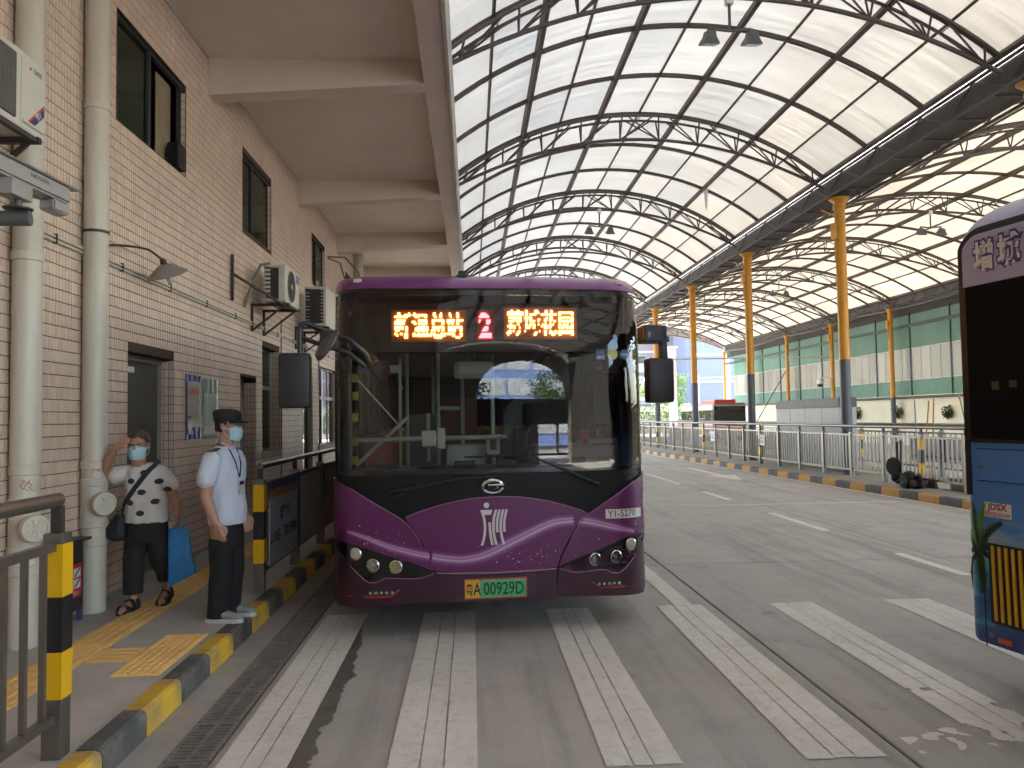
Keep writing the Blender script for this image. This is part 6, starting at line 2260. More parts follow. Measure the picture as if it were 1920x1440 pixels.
MB().prism(rrect(.112, BW - .112, 2.455, 2.765, .11), lambda a, b_, t_: (a, t_ + (0 if b_ < 2.7 else (b_ - 2.7) * .28), b_), -.0155, -.0105).build('header_panel', LAV, bb)
rear('frame_tail', .07, .105, 1.19, 1.51, FRB, .0, .008)
rear('frame_tail', BW - .105, BW - .07, 1.19, 1.51, FRB, .0, .008)
DKP = mat('letter_outline', (.07, .045, .20), .4)
for k, ch in enumerate('增城'):
    text(ch, .185, DKP, bb, (.275 + .17 * k, -.0165, 2.625), (1, 0, 0), (0, 0, 1), bold=.018, squash=.82)
    text(ch, .185, mat('letter_cream', (.75, .70, .62), .4), bb, (.275 + .17 * k, -.0185, 2.625), (1, 0, 0), (0, 0, 1), bold=.006, squash=.82)
rear('window_sticker', .29, .34, 1.82, 1.87, mat('sticker_faded', (.07, .055, .018), .5), .014, .001, rw)
rear('window_sticker', .41, .46, 1.83, 1.87, mat('sticker_pale', (.045, .045, .04), .5), .014, .001, rw)
SEAM = mat('panel_seam', (.008, .012, .03), .6)
h_ = rear('engine_hatch', .155, 1.2, 1.285, 1.468, mat('hatch_blue', (.09, .22, .53), .34, var=.06, coat=.3), -.001, .005)
for z in (1.280, 1.470):
    rear('hatch_seam', .15, 1.2, z, z + .004, SEAM, .0, .0055, h_)
MB().lathe([(.016, 0), (.014, .006), (.006, .008)], (.18, -.006, 1.375), (0, -1, 0), 16).build('hatch_lock', STEEL, h_, True)
lb = rear('phone_label', .19, .375, 1.07, 1.155, WHITE, .0, .003)
text('JDSX', .05, mat('label_red', (.35, .02, .03), .4), lb, (.282, -.0035, 1.127), (1, 0, 0), (0, 0, 1), bold=.002, fit=.14)
text('服务热线 87651999', .034, mat('label_red', (.35, .02, .03), .4), lb, (.282, -.0035, 1.088), (1, 0, 0), (0, 0, 1), bold=.0006, fit=.17)
gr = rear('engine_grille', .215, 1.15, .45, .915, BLACK, -.002, .012)
GY_ = mat('grille_yellow', (.60, .34, .015), .45, var=.1)
for k in range(20):
    x = .24 + k * .046
    q = MB().prism([(x, .905), (x + .018, .905), (x + .026, .47), (x + .008, .47)], lambda a, b_, t_: (a, t_, b_), -.020, -.0105)
    q.build('grille_slat', GY_, gr)
for z0, z1, x in ((.30, .60, .165),):
    rear('door_seam', x, x + .004, z0, 1.0, SEAM, .0, .003)
MB().lathe([(.018, 0), (.016, .006), (.008, .008)], (.21, -.003, .378), (0, -1, 0), 16).build('access_lock', STEEL, bb, True)
rear('side_reflector', .26, .35, .345, .375, mat('reflector_orange', (.45, .09, .02), .2), .0, .016, b=.005)
# palm tree of the advertising print
PG, PG2, PT = mat('palm_green', (.10, .26, .05), .4, var=.4, vs=30), mat('palm_dark', (.025, .055, .025), .4, var=.4, vs=30), mat('palm_trunk', (.015, .02, .02), .4)
palm = bpy.data.objects.new('palm_print', None)
COL.objects.link(palm)
palm.parent = bb
def curve_y(x):
    return (0. if x > CR * .7 else CR - CR * math.sin(math.acos(max(-1, min(1, 1 - x / (CR * .7))))))
def frond(x0, z0, ang, ln, m, droop):
    q = MB()
    pts = []
    for i in range(9):
        t_ = i / 8
        a = ang - droop * t_
        pts.append((x0 + ln * t_ * math.cos(ang - droop * t_ * .6), z0 + ln * t_ * math.sin(ang - droop * t_ * .6)))
    rr_ = random.Random(int(ang * 100))
    for i in range(1, 9):
        for s in (-1, 1):
            for h in (0, .5):
                x, z = pts[i][0] * (1 - h) + pts[i - 1][0] * h, pts[i][1] * (1 - h) + pts[i - 1][1] * h
                dx, dz = pts[i][0] - pts[i - 1][0], pts[i][1] - pts[i - 1][1]
                dl = math.hypot(dx, dz)
                dx, dz = dx / dl, dz / dl
                w = ln * .30 * (1 - (i / 9) ** 1.6 * .7) * rr_.uniform(.7, 1.1)
                tx, tz = x + w * (dx * .8 - s * dz * .6), z + w * (dz * .8 + s * dx * .6)
                bx_, bz_ = -dz * .008, dx * .008
                V3 = [(x - dx * .012, z - dz * .012), (tx, tz), (x + dx * .012, z + dz * .012)]
                q.add([(max(.003, a_), curve_y(max(.003, a_)) - .004, b_) for a_, b_ in V3], [(0, 1, 2)])
    q.build('frond', m, palm)
cx_, cz_ = .135, .86
for ang, ln, m, dr in ((2.0, .26, PG, .5), (1.5, .28, PG, .2), (1.15, .24, PG2, .5), (2.6, .15, PG2, .4), (.6, .20, PG2, .9), (-.1, .15, PG2, .8), (-1.5, .24, PG2, .0), (-1.25, .2, PG2, .2), (3.2, .12, PG2, -.2), (1.75, .27, PG2, .1)):
    frond(cx_, cz_, ang, ln, m, dr)
q = MB()
tr_ = [(cx_, cz_), (.09, .80), (.04, .70), (.02, .60)]
for (a, b_), (c, d) in zip(tr_[:-1], tr_[1:]):
    q.add([(a - .012, curve_y(max(.003, a)) - .004, b_), (a + .012, curve_y(max(.003, a)) - .004, b_), (c + .015, curve_y(max(.003, c)) - .004, d), (max(.004, c - .015), curve_y(max(.003, c)) - .004, d)], [(0, 1, 2, 3)])
q.build('palm_stem', PT, palm)
# the rest of the bus, out of the picture: windows, wheels, front
for s, x in ((-1, 0.), (1, BW)):
    for k in range(5):
        MB().box(min(x, x + s * .006), max(x, x + s * .006), .7 + 1.45 * k, 2.05 + 1.45 * k, 1.45, 2.45).build('side_window', mat('rear_glass', (.008, .008, .009), .08), bb)
    for y in (2.2, 6.4):
        w = MB().lathe([(.3, -.11), (.46, -.11), (.48, -.07), (.48, .07), (.46, .11), (.3, .11)], (x - s * .10, y, .48), (1, 0, 0), 28).build('wheel', RUBBER, bb, True)
        MB().lathe([(.03, .02), (.25, .05), (.29, .09)], (x - s * .10, y, .48), (s, 0, 0), 20).build('rim', STEEL, w, True)
MB().box(.1, BW - .1, BL_ + .001, BL_ + .01, 1.1, 2.7).build('windscreen', mat('rear_glass', (.008, .008, .009), .08), bb)

# ------------------------------------------------------------------ small red bus waiting at the far end
rb = thing('red_minibus', 'small red and white bus parked far behind the island railing', 'bus', (16.1, 47.2, 0))
RDP = mat('red_paint', (.42, .045, .03), .35, var=.1, coat=.3)
WHP = mat('bus_white', (.55, .52, .52), .4, var=.06)
MB().bbox(-1.1, 1.1, 0, 7.6, .35, 1.15, .08).build('lower_body', RDP, rb)
MB().bbox(-1.08, 1.08, .12, 7.5, 1.95, 2.32, .10).build('upper_body', WHP, rb)
MB().bbox(-1.0, 1.0, .05, 7.4, 2.325, 2.42, .04).build('roof', RDP, rb)
MB().bbox(-.7, .7, .9, 3.6, 2.425, 2.66, .08).build('roof_unit', RDP, rb)
RG = mat('minibus_glass', (.015, .018, .018), .06, var=.2)
MB().box(-1.0, 1.0, .06, .10, 1.152, 2.22).build('windscreen', RG, rb)
MB().bbox(-.8, .8, .02, .058, 1.98, 2.2, .01).build('route_display', BLACK, rb)
for s in (-1, 1):
    for k in range(5):
        MB().box(s * 1.06 - .006, s * 1.06 + .006, .35 + 1.42 * k, 1.65 + 1.42 * k, 1.2, 1.94).build('side_window', glass_mat('minibus_side_glass', (.4, .45, .42), 1.5), rb)
        MB().box(s * 1.05 - .02, s * 1.05 + .02, .22 + 1.42 * k, .34 + 1.42 * k, 1.152, 1.948).build('pillar', BLACK, rb)
    for y in (1.3, 5.8):
        w = MB().lathe([(.2, -.1), (.38, -.1), (.4, 0), (.38, .1), (.2, .1)], (s * 1.0, y, .4), (1, 0, 0), 22).build('wheel', RUBBER, rb, True)
        MB().lathe([(.03, .02), (.2, .05), (.22, .1)], (s * 1.02, y, .4), (s, 0, 0), 18).build('rim', STEEL, w, True)
    MB().lathe([(.10, 0), (.09, .02)], (s * .8, -.001, .75), (0, -1, 0), 16).build('headlight', WHITE, rb)
MB().box(-.25, .25, -.006, -.001, .5, .62).build('licence_plate', mat('plate_yellow', (.62, .36, .03), .45), rb)
# ------------------------------------------------------------------ people
def loft(mb, rings, n=20):
    """rings of (center, semi-axis vector a, semi-axis vector b); closed at both ends"""
    vs, fs = [], []
    for c, a, b_ in rings:
        c, a, b_ = Vector(c), Vector(a), Vector(b_)
        for j in range(n):
            t = 2 * PI * j / n
            vs.append(c + a * math.cos(t) + b_ * math.sin(t))
    for i in range(len(rings) - 1):
        for j in range(n):
            p, q = i * n + j, i * n + (j + 1) % n
            fs.append((p, q, q + n, p + n))
    fs.append(tuple(range(n - 1, -1, -1)))
    fs.append(tuple(range((len(rings) - 1) * n, len(rings) * n)))
    mb.add(vs, fs)
def hloft(mb, rows, n=22):
    """horizontal rings: (z, cx, cy, rx, ry)"""
    loft(mb, [((cx, cy, z), (rx, 0, 0), (0, ry, 0)) for z, cx, cy, rx, ry in rows], n)
def limb(mb, pts, rs, n=14):
    """tapered limb with round ends"""
    P = [Vector(p) for p in pts]
    Q, S = [], []
    d0 = (P[1] - P[0]).normalized()
    for k in range(4):
        a = PI / 2 * k / 4
        Q.append(P[0] - d0 * rs[0] * math.cos(a))
        S.append(max(.002, rs[0] * math.sin(a)))
    for i in range(len(P)):
        Q.append(P[i])
        S.append(rs[i])
        if i < len(P) - 1:
            Q.append(P[i].lerp(P[i + 1], .5))
            S.append((rs[i] + rs[i + 1]) / 2 * 1.02)
    d1 = (P[-1] - P[-2]).normalized()
    for k in range(1, 5):
        a = PI / 2 * k / 4
        Q.append(P[-1] + d1 * rs[-1] * math.sin(a))
        S.append(max(.002, rs[-1] * math.cos(a)))
    mb.tube(Q, S, n)
def organic(name, mb, m, parent, vox=.007, sm=3, wrinkle=0., wscale=(9, 9, 4), seed=0.):
    """fuse overlapping volumes into one continuous skin"""
    me = mb.mesh(name)
    o = bpy.data.objects.new(name, me)
    COL.objects.link(o)
    r = o.modifiers.new('fuse', 'REMESH')
    r.mode = 'VOXEL'
    r.voxel_size = vox
    s = o.modifiers.new('soften', 'SMOOTH')
    s.iterations = sm
    s.factor = .5
    dg = bpy.context.evaluated_depsgraph_get()
    me2 = bpy.data.meshes.new_from_object(o.evaluated_get(dg))
    bpy.data.objects.remove(o)
    if wrinkle:
        nm = [v.normal.copy() for v in me2.vertices]
        for v, n_ in zip(me2.vertices, nm):
            q = Vector((v.co.x * wscale[0], v.co.y * wscale[1], v.co.z * wscale[2])) + Vector((seed, seed * 2, 0))
            f = mnoise.noise(q) + .5 * mnoise.noise(q * 2.3 + Vector((5, 1, 2)))
            v.co += n_ * f * wrinkle
    me2.shade_smooth()
    me2.materials.clear()
    me2.materials.append(m)
    me2.name = name
    return obj(name, me2, parent)
def bvh_of(o):
    me = o.data
    return BVHTree.FromPolygons([v.co[:] for v in me.vertices], [tuple(p.vertices) for p in me.polygons])
def frame(yaw):
    """head frame: forward, right-hand side of the viewer facing it, up"""
    f = Vector((math.cos(yaw), math.sin(yaw), 0))
    return f, Vector((-f.y, f.x, 0)) * -1, Vector((0, 0, 1))
def head_geo(mb, chin, f, s, tilt=0.):
    """skull, jaw, nose, ears; f forward, s sideways, chin = base point"""
    c = Vector(chin)
    U = Vector((0, 0, 1))
    rows = [(0., .040, .028, .030), (.018, .030, .048, .052), (.05, .018, .060, .074), (.09, .006, .068, .087), (.13, -.002, .074, .095), (.17, -.006, .073, .094), (.20, -.006, .060, .078), (.22, -.006, .036, .047), (.229, -.006, .008, .010)]
    loft(mb, [(c + U * z + f * o_, s * rx, f * ry) for z, o_, rx, ry in rows], 22)
    limb(mb, [c + U * .125 + f * .088, c + U * .085 + f * .108], [.009, .014], 10)
    for sg in (-1, 1):
        limb(mb, [c + U * .085 + s * sg * .072 - f * .012, c + U * .118 + s * sg * .077 - f * .018], [.012, .015], 8)
        limb(mb, [c + U * .128 + s * sg * .05 + f * .075, c + U * .131 + s * sg * .018 + f * .088], [.010, .008], 8)
    limb(mb, [c + U * .045 - f * .015, c - U * .09 - f * .025], [.055, .056], 14)
def face_mask(chin, f, s, parent, m):
    c, U = Vector(chin), Vector((0, 0, 1))
    nu, nv = 15, 9
    V_, F_ = [], []
    for j in range(nv):
        v = j / (nv - 1)
        z = -.012 + .118 * v
        ry = .105 + .018 * math.sin(PI * min(1, v * 1.05)) - .012 * (1 - v) ** 2
        rx = .066 + .012 * v
        pl = .0025 * (1 if j % 2 else -1)
        for i in range(nu):
            a = -1.25 + 2.5 * i / (nu - 1)
            wide = 1 - .20 * abs(a / 1.25) ** 2 * (.5 - v) * 2
            zz = z + (.045 - z) * .28 * (abs(a) / 1.25) ** 2
            nose = .010 * max(0, 1 - abs(a) / .35) * v
            V_.append(c + U * zz + s * (rx * math.sin(a) * 1.04) + f * ((ry + nose + pl) * math.cos(a) * .92 + .006))
    for j in range(nv - 1):
        for i in range(nu - 1):
            a = j * nu + i
            F_.append((a, a + 1, a + 1 + nu, a + nu))
    mb = MB()
    mb.add(V_, F_)
    o = mb.build('face_mask', m, parent, True)
    lp = MB()
    for sg in (-1, 1):
        e = c + U * .10 + s * sg * .085 - f * .025
        q0, q1 = c + U * .085 + s * sg * .078 + f * .035, c + U * .02 + s * sg * .072 + f * .035
        lp.tube([q0, (q0 + e) / 2 + s * sg * .006, e, (q1 + e) / 2 + s * sg * .006 - U * .01, q1], .0022, 5)
    lp.build('ear_loop', WHITE, o, True)
    return o
def eyes_and_glasses(chin, f, s, parent, rim):
    c, U = Vector(chin), Vector((0, 0, 1))
    ey = MB()
    pu = MB()
    for sg in (-1, 1):
        p = c + U * .117 + s * sg * .031 + f * .076
        bm = bmesh.new()
        bmesh.ops.create_uvsphere(bm, u_segments=12, v_segments=8, radius=.0125)
        for v in bm.verts:
            v.co = p + v.co
        ey.bm(bm)
        pu.lathe([(.0065, .0105), (.004, .0128)], p, f, 12)
    ey.build('eye', mat('eye_white', (.5, .47, .44), .2), parent, True)
    pu.build('iris', mat('iris', (.012, .008, .006), .1), parent, True)
    g_ = MB()
    for sg in (-1, 1):
        p = c + U * .114 + s * sg * .034 + f * .104
        g_.tube([p + s * .027 * math.cos(a) * 1.0 + U * .019 * math.sin(a) for a in np.linspace(0, 2 * PI, 21)], .0016, 5, False)
        g_.tube([p + s * sg * .027, c + U * .118 + s * sg * .082 + f * .03, c + U * .112 + s * sg * .083 - f * .03], .0016, 5)
    g_.tube([c + U * .117 + s * -.008 + f * .105, c + U * .119 + f * .108, c + U * .117 + s * .008 + f * .105], .0016, 5)
    g_.build('glasses', rim, parent, True)
def hand_geo(mb, w, d, pn, curl, thumb, sc=1.):
    """palm and five fingers: w wrist, d direction, pn palm normal (side the fingers curl to)"""
    w, d, pn = Vector(w), Vector(d).normalized(), Vector(pn).normalized()
    pn = (pn - d * pn.dot(d)).normalized()
    sd = d.cross(pn).normalized()
    for k in range(4):
        o_ = sd * (.030 - .020 * k) * sc
        limb(mb, [w + o_ * .5, w + d * .085 * sc + o_], [.017 * sc, .0135 * sc], 8)
    ln = (.068, .078, .073, .056)
    for k in range(4):
        o_ = sd * (.030 - .020 * k) * sc
        p = w + d * .085 * sc + o_
        pts = [p]
        a = curl * .5
        for sgm, fr in enumerate((.45, .32, .25)):
            dd = d * math.cos(a) + pn * math.sin(a)
            pts.append(pts[-1] + dd * ln[k] * fr * sc)
            a += curl * .62
        limb(mb, pts, [.0098 * sc, .0092 * sc, .0085 * sc, .0075 * sc], 8)
    q = w + d * .03 * sc + sd * thumb * .026 * sc
    limb(mb, [q, q + (d * .6 + sd * thumb * .55 + pn * .35).normalized() * .040 * sc, q + (d * .9 + sd * thumb * .3 + pn * .55).normalized() * .072 * sc], [.014 * sc, .0115 * sc, .009 * sc], 8)
SKIN_W = mat('skin_woman', (.40, .215, .140), .5, var=.12, vs=14, spec=.35)
SKIN_M = mat('skin_guard', (.44, .25, .175), .5, var=.10, vs=14, spec=.35)
MASK = mat('mask_blue', (.40, .60, .68), .75, var=.06, vs=20)

# --- woman walking towards the camera, hand at her brow
W0 = Vector((-2.75, 6.72, .14))
wo = thing('person', 'person in a white polka dot shirt shading the brow with one hand', 'person', W0)
f, s, U = frame(R(-82))
chin = Vector((-.075, -.045, 1.262))
b_ = MB()
head_geo(b_, chin, f, s)
hloft(b_, [(.70, -.01, 0, .14, .10), (.95, -.02, 0, .135, .10), (1.10, -.04, .0, .13, .08), (1.17, -.045, 0, .09, .055), (1.21, -.055, -.01, .06, .05)])
limb(b_, [(-.20, 0, 1.145), (-.345, -.07, 1.140)], [.052, .044])
limb(b_, [(-.345, -.07, 1.140), (-.280, -.135, 1.25), (-.205, -.19, 1.350)], [.043, .040, .027])
hand_geo(b_, (-.203, -.192, 1.352), (.74, -.06, .62), (.25, 1, -.1), .75, -1, .92)
limb(b_, [(.10, 0, 1.115), (.195, .03, .93)], [.044, .042])
limb(b_, [(.195, .03, .93), (.225, .0, .86), (.25, -.04, .785)], [.040, .037, .026])
hand_geo(b_, (.251, -.043, .782), (.1, -.1, -1), (-1, .1, 0), 1.5, 1, .92)
for hx, kx_, ax_, ank, toe in ((-.085, -.10, -.092, (-.092, -.085, .085), (-.115, -.255, .03)), (.065, .095, .09, (.09, .155, .125), (.095, .02, .028))):
    limb(b_, [(hx, 0, .66), (kx_, -.03, .42), ank], [.06, .038, .034])
    limb(b_, [Vector(ank) + Vector((0, .03, -.035)), Vector(ank).lerp(Vector(toe), .5) + Vector((0, 0, .0)), toe], [.034, .036, .028])
body = organic('body', b_, SKIN_W, wo, .0058, 2)
face_mask(chin, f, s, wo, MASK)
eyes_and_glasses(chin, f, s, wo, mat('glasses_gold', (.35, .27, .18), .3, .6))
# hair
hr = MB()
c = chin
rows = [(.075, -.055, .070, .055), (.10, -.048, .082, .070), (.135, -.030, .089, .088), (.165, -.018, .090, .100), (.19, -.012, .083, .098), (.215, -.010, .064, .078), (.236, -.010, .036, .046), (.243, -.010, .010, .012)]
loft(hr, [(c + U * z + f * o_, s * rx, f * ry) for z, o_, rx, ry in rows], 26)
hair = organic('hair', hr, mat('hair_grey_brown', (.055, .042, .032), .55, var=.5, vs=40, stretch=(1, 1, .25)), wo, .006, 2, .006, (34, 34, 16), 3)
# shirt, trousers
sh = MB()
hloft(sh, [(.722, -.012, 0, .182, .132), (.80, -.014, -.004, .178, .138), (.90, -.018, -.008, .170, .140), (1.0, -.025, -.006, .166, .135), (1.09, -.038, 0, .172, .120), (1.15, -.045, 0, .172, .100), (1.19, -.046, .002, .14, .080), (1.218, -.050, .0, .085, .066)])
limb(sh, [(-.175, .0, 1.135), (-.262, -.03, 1.122)], [.070, .074])
limb(sh, [(.09, .0, 1.130), (.175, .015, 1.030)], [.070, .068])
shirt = organic('shirt', sh, mat('white_cotton', (.62, .60, .57), .85, var=.05, vs=3), wo, .008, 2, .010, (13, 13, 6), 1.)
tr = MB()
hloft(tr, [(.56, -.01, 0, .155, .125), (.64, -.01, .0, .168, .130), (.74, -.012, 0, .168, .118), (.77, -.012, 0, .165, .115)])
limb(tr, [(-.088, 0, .66), (-.102, -.05, .42), (-.100, -.06, .20)], [.098, .088, .074])
hloft(tr, [(.135, -.100, -.062, .075, .080), (.25, -.101, -.06, .077, .082)])
limb(tr, [(.07, 0, .66), (.096, -.015, .43), (.10, .08, .30)], [.094, .086, .070])
loft(tr, [((.10, .115, .225), (.070, 0, 0), (0, .072, .03)), ((.10, .075, .32), (.072, 0, 0), (0, .074, .03))])
organic('trousers', tr, mat('charcoal_trousers', (.017, .016, .014), .85, var=.25, vs=5), wo, .008, 3, .008, (10, 10, 4), 7.)
bv = bvh_of(shirt)
def on_shirt(x, z, off, y0=-1.):
    h = bv.ray_cast(Vector((x, y0, z)), Vector((0, 1, 0)))
    return None if h[0] is None else h[0] + Vector((0, -off, 0))
DOT = mat('dot_print', (.035, .035, .030), .8, var=.3, vs=30)
dots = [(440, 535), (350, 600), (422, 753), (565, 660), (725, 548), (828, 692), (722, 763), (330, 843), (558, 880), (800, 862), (425, 1000), (702, 992), (547, 1122), (842, 1100), (400, 1222), (725, 1226)]
dm = MB()
for zx, zy in dots:
    dx, dz = (zx - 520) / 6.26 * .00455 - .065 + .03, 1.497 - (zy / 6.26 + 780 - 807) * .00452
    rg2 = []
    for k in range(14):
        a = 2 * PI * k / 14
        p = on_shirt(dx + .033 * math.cos(a), dz + .024 * math.sin(a), .0018)
        if p is None:
            rg2 = None
            break
        rg2.append(p)
    cen = on_shirt(dx, dz, .0022)
    mid = [on_shirt(dx + .018 * math.cos(2 * PI * k / 14), dz + .013 * math.sin(2 * PI * k / 14), .002) for k in range(14)]
    if rg2 and cen and max(q.y for q in rg2) - min(q.y for q in rg2) < .13:
        dm.add([cen] + mid + rg2, [(0, 1 + k, 1 + (k + 1) % 14) for k in range(14)] + [(1 + k, 15 + k, 15 + (k + 1) % 14, 1 + (k + 1) % 14) for k in range(14)])
dm.build('dot_print', DOT, shirt)
# shoulder bag and strap
bg = thing('shoulder_bag', 'black shoulder bag slung across the polka dot shirt', 'bag', W0 + Vector((-.25, -.02, .56)))
BO = Vector((-.25, -.02, .56))
NAV = mat('bag_navy', (.012, .013, .020), .7, var=.25, vs=12)
st_ = MB()
P = []
for k in range(22):
    t_ = k / 21
    x, z = .085 - .275 * t_, 1.235 - .40 * t_
    p = on_shirt(x, z, .006)
    if p is not None:
        P.append((p, t_))
Q = [q for q, _ in P]
vs, fs = [], []
dv_ = Vector((.82, 0, -.56)).normalized()
Q = [Vector((.075, .05, 1.235)), Vector((.085, -.01, 1.245))] + Q + [Vector((-.225, -.06, .81))]
for q in Q:
    a_ = Vector((.82, 0, -.57))
    vs += [q - a_ * .021 + Vector((0, .001, 0)), q + a_ * .021 + Vector((0, .001, 0)), q + a_ * .021 - Vector((0, .003, 0)), q - a_ * .021 - Vector((0, .003, 0))]
for i in range(len(Q) - 1):
    for k in range(4):
        a, b2 = i * 4 + k, i * 4 + (k + 1) % 4
        fs.append((a, b2, b2 + 4, a + 4))
st_.add([v - BO for v in vs], fs)
st_.build('strap', mat('strap_navy', (.02, .021, .032), .7, var=.2), bg)
bgm = MB()
loft(bgm, [(Vector((-.255, -.05, z)) - BO + Vector((dx, 0, 0)), (rx, 0, 0), (0, ry, 0)) for z, dx, rx, ry in ((.575, .02, .05, .03), (.60, 0., .088, .05), (.66, .0, .09, .055), (.72, .02, .07, .05), (.78, .035, .045, .035), (.81, .035, .02, .02))], 18)
organic('pouch', bgm, NAV, bg, .008, 2, .004, (14, 14, 10), 2)
MB().box(.015, .055, -.075, -.068, .235, .275).build('buckle', STEEL, bg)
# blue carrier bag
cb = thing('carrier_bag', 'bright blue plastic carrier bag in the woman\'s hand', 'bag', W0 + Vector((.262, -.05, .20)))
nu, nv = 26, 20
V_, F_ = [], []
for j in range(nv + 1):
    v = j / nv
    z = .015 + .455 * v
    hw = .105 - .022 * v - .0 * v
    shx = .025 * (1 - v) - .0
    th = .045 * math.sin(PI * min(.92, .12 + v * .8)) ** .8 * (1 - .55 * v)
    for i in range(nu):
        a = 2 * PI * i / nu
        x = hw * math.copysign(abs(math.cos(a)) ** .7, math.cos(a)) + shx + .02 * (1 - v) * (1 if math.cos(a) > 0 else -.3)
        y = th * math.copysign(abs(math.sin(a)) ** .8, math.sin(a))
        w_ = .009 * mnoise.noise((x * 16, a * 1.2, v * 5)) + .005 * mnoise.noise((x * 40, a * 2, v * 14))
        zz = z + (.06 * (x / .1) * (1 - v) ** 2 if j else .05 * (x / .1))
        V_.append((x, y + w_ * (1 if math.sin(a) > 0 else -1), zz))
for j in range(nv):
    for i in range(nu):
        a, b2 = j * nu + i, j * nu + (i + 1) % nu
        F_.append((a, b2, b2 + nu, a + nu))
F_.append(tuple(range(nu - 1, -1, -1)))
bgb = MB()
bgb.add(V_, F_)
BAGM = mat('carrier_blue', (.035, .25, .62), .38, var=.22, vs=9)
bgb.build('sack', BAGM, cb, True)
hn = MB()
for sy in (-1, 1):
    hn.tube([(-.05, .012 * sy, .465), (-.025, .008 * sy, .50), (0., .004 * sy, .525), (.02, .008 * sy, .50), (.045, .012 * sy, .465)], .008, 6)
hn.build('bag_handle', BAGM, cb, True)
MB().tube([Vector((.262, -.05, .0)) * 0 + Vector((.247 + .029 * math.cos(a), -.037 + .029 * math.sin(a), .802)) for a in np.linspace(0, 2 * PI, 17)], .006, 6, False).build('wristband', mat('wristband_blue', (.25, .45, .62), .5), wo, True)
# sandals
def sandal(ank, toe, parent):
    a, t_ = Vector(ank), Vector(toe)
    d = Vector((t_.x - a.x, t_.y - a.y, 0)).normalized()
    sd = Vector((-d.y, d.x, 0))
    heel = Vector((a.x, a.y, max(.0, a.z - .085))) - d * .045
    tip = Vector((t_.x, t_.y, 0)) + d * .045
    lift = heel.z
    q = MB()
    n = 10
    V_, F_ = [], []
    for i in range(n + 1):
        u = i / n
        c_ = heel.lerp(tip, u)
        c_.z = lift * max(0, 1 - u * 1.4)
        w_ = .034 + .012 * math.sin(PI * min(1, u * 1.05)) + .006 * u
        if i in (0, n):
            w_ *= .6
        V_ += [c_ - sd * w_, c_ + sd * w_, c_ + sd * w_ + Vector((0, 0, .028)), c_ - sd * w_ + Vector((0, 0, .028))]
    for i in range(n):
        for k in range(4):
            x, y = i * 4 + k, i * 4 + (k + 1) % 4
            F_.append((x, y, y + 4, x + 4))
    F_ += [(3, 2, 1, 0), (n * 4, n * 4 + 1, n * 4 + 2, n * 4 + 3)]
    q.add(V_, F_)
    so = q.build('sandal', mat('sandal_black', (.015, .014, .013), .8, var=.25), parent)
    wl_ = MB()
    wl_.add([v - Vector((0, 0, .0)) for v in V_], [])
    for fr, hh, wd in ((.16, .10, .05), (.42, .085, .05), (.74, .058, .05)):
        c_ = heel.lerp(tip, fr)
        c_.z = lift * max(0, 1 - fr * 1.4) + .02
        w2 = MB()
        arc_ = [c_ + sd * wd * math.cos(a_) + Vector((0, 0, hh * math.sin(a_))) for a_ in np.linspace(0, PI, 13)]
        for p0, p1 in zip(arc_[:-1], arc_[1:]):
            w2.add([p0 - d * .027, p0 + d * .027, p1 + d * .027, p1 - d * .027], [(0, 1, 2, 3)])
        w2.build('sandal_strap', mat('sandal_black', (.015, .014, .013), .8), so)
sandal((-.092, -.085, .085), (-.115, -.225, .03), wo)
sandal((.09, .155, .125), (.095, .04, .028), wo)

# --- guard standing on the kerb, looking across the road
G0 = Vector((-1.965, 6.28, .14))
gd = thing('person', 'person in a pale blue uniform shirt and black cap standing on the kerb', 'person', G0, R(-12))
f, s, U = frame(R(8))
chin = Vector((.012, 0, 1.418))
b_ = MB()
head_geo(b_, chin, f, s)
hloft(b_, [(.72, -.0, 0, .11, .14), (.95, -.0, 0, .11, .14), (1.15, -.01, 0, .11, .16), (1.28, -.02, 0, .085, .16), (1.36, -.025, 0, .055, .06)])
limb(b_, [(-.025, -.185, 1.265), (-.045, -.225, .985)], [.055, .046])
limb(b_, [(-.045, -.225, .985), (-.005, -.238, .89), (.045, -.240, .79)], [.045, .041, .029])
hand_geo(b_, (.047, -.240, .785), (.32, -.04, -1), (.3, 1., .1), .42, 1, .98)
limb(b_, [(-.025, .185, 1.265), (-.02, .23, .985)], [.055, .046])
limb(b_, [(-.02, .23, .985), (.05, .20, .80)], [.045, .029])
hand_geo(b_, (.05, .20, .795), (.3, -.05, -1), (.4, -.9, .1), .6, -1, .98)
for sg in (-1, 1):
    limb(b_, [(.0, sg * .085, .70), (.005, sg * .09, .40), (-.035, sg * .095, .09)], [.085, .058, .042])
    limb(b_, [(-.05, sg * .095, .045), (.10, sg * .10, .035)], [.038, .036])
organic('body', b_, SKIN_M, gd, .0062, 2)
face_mask(chin, f, s, gd, MASK)
eyes_and_glasses(chin, f, s, gd, mat('glasses_steel', (.12, .11, .10), .3, .7))
# hair at the back of the head, below the cap
hr = MB()
c = chin
loft(hr, [(c + U * z + f * o_, s * rx, f * ry) for z, o_, rx, ry in [(.06, -.040, .062, .058), (.09, -.034, .076, .070), (.13, -.022, .082, .084), (.17, -.016, .081, .088), (.20, -.012, .06, .07)]], 22)
organic('hair', hr, mat('hair_black', (.010, .009, .008), .6, var=.4, vs=40), gd, .006, 2)
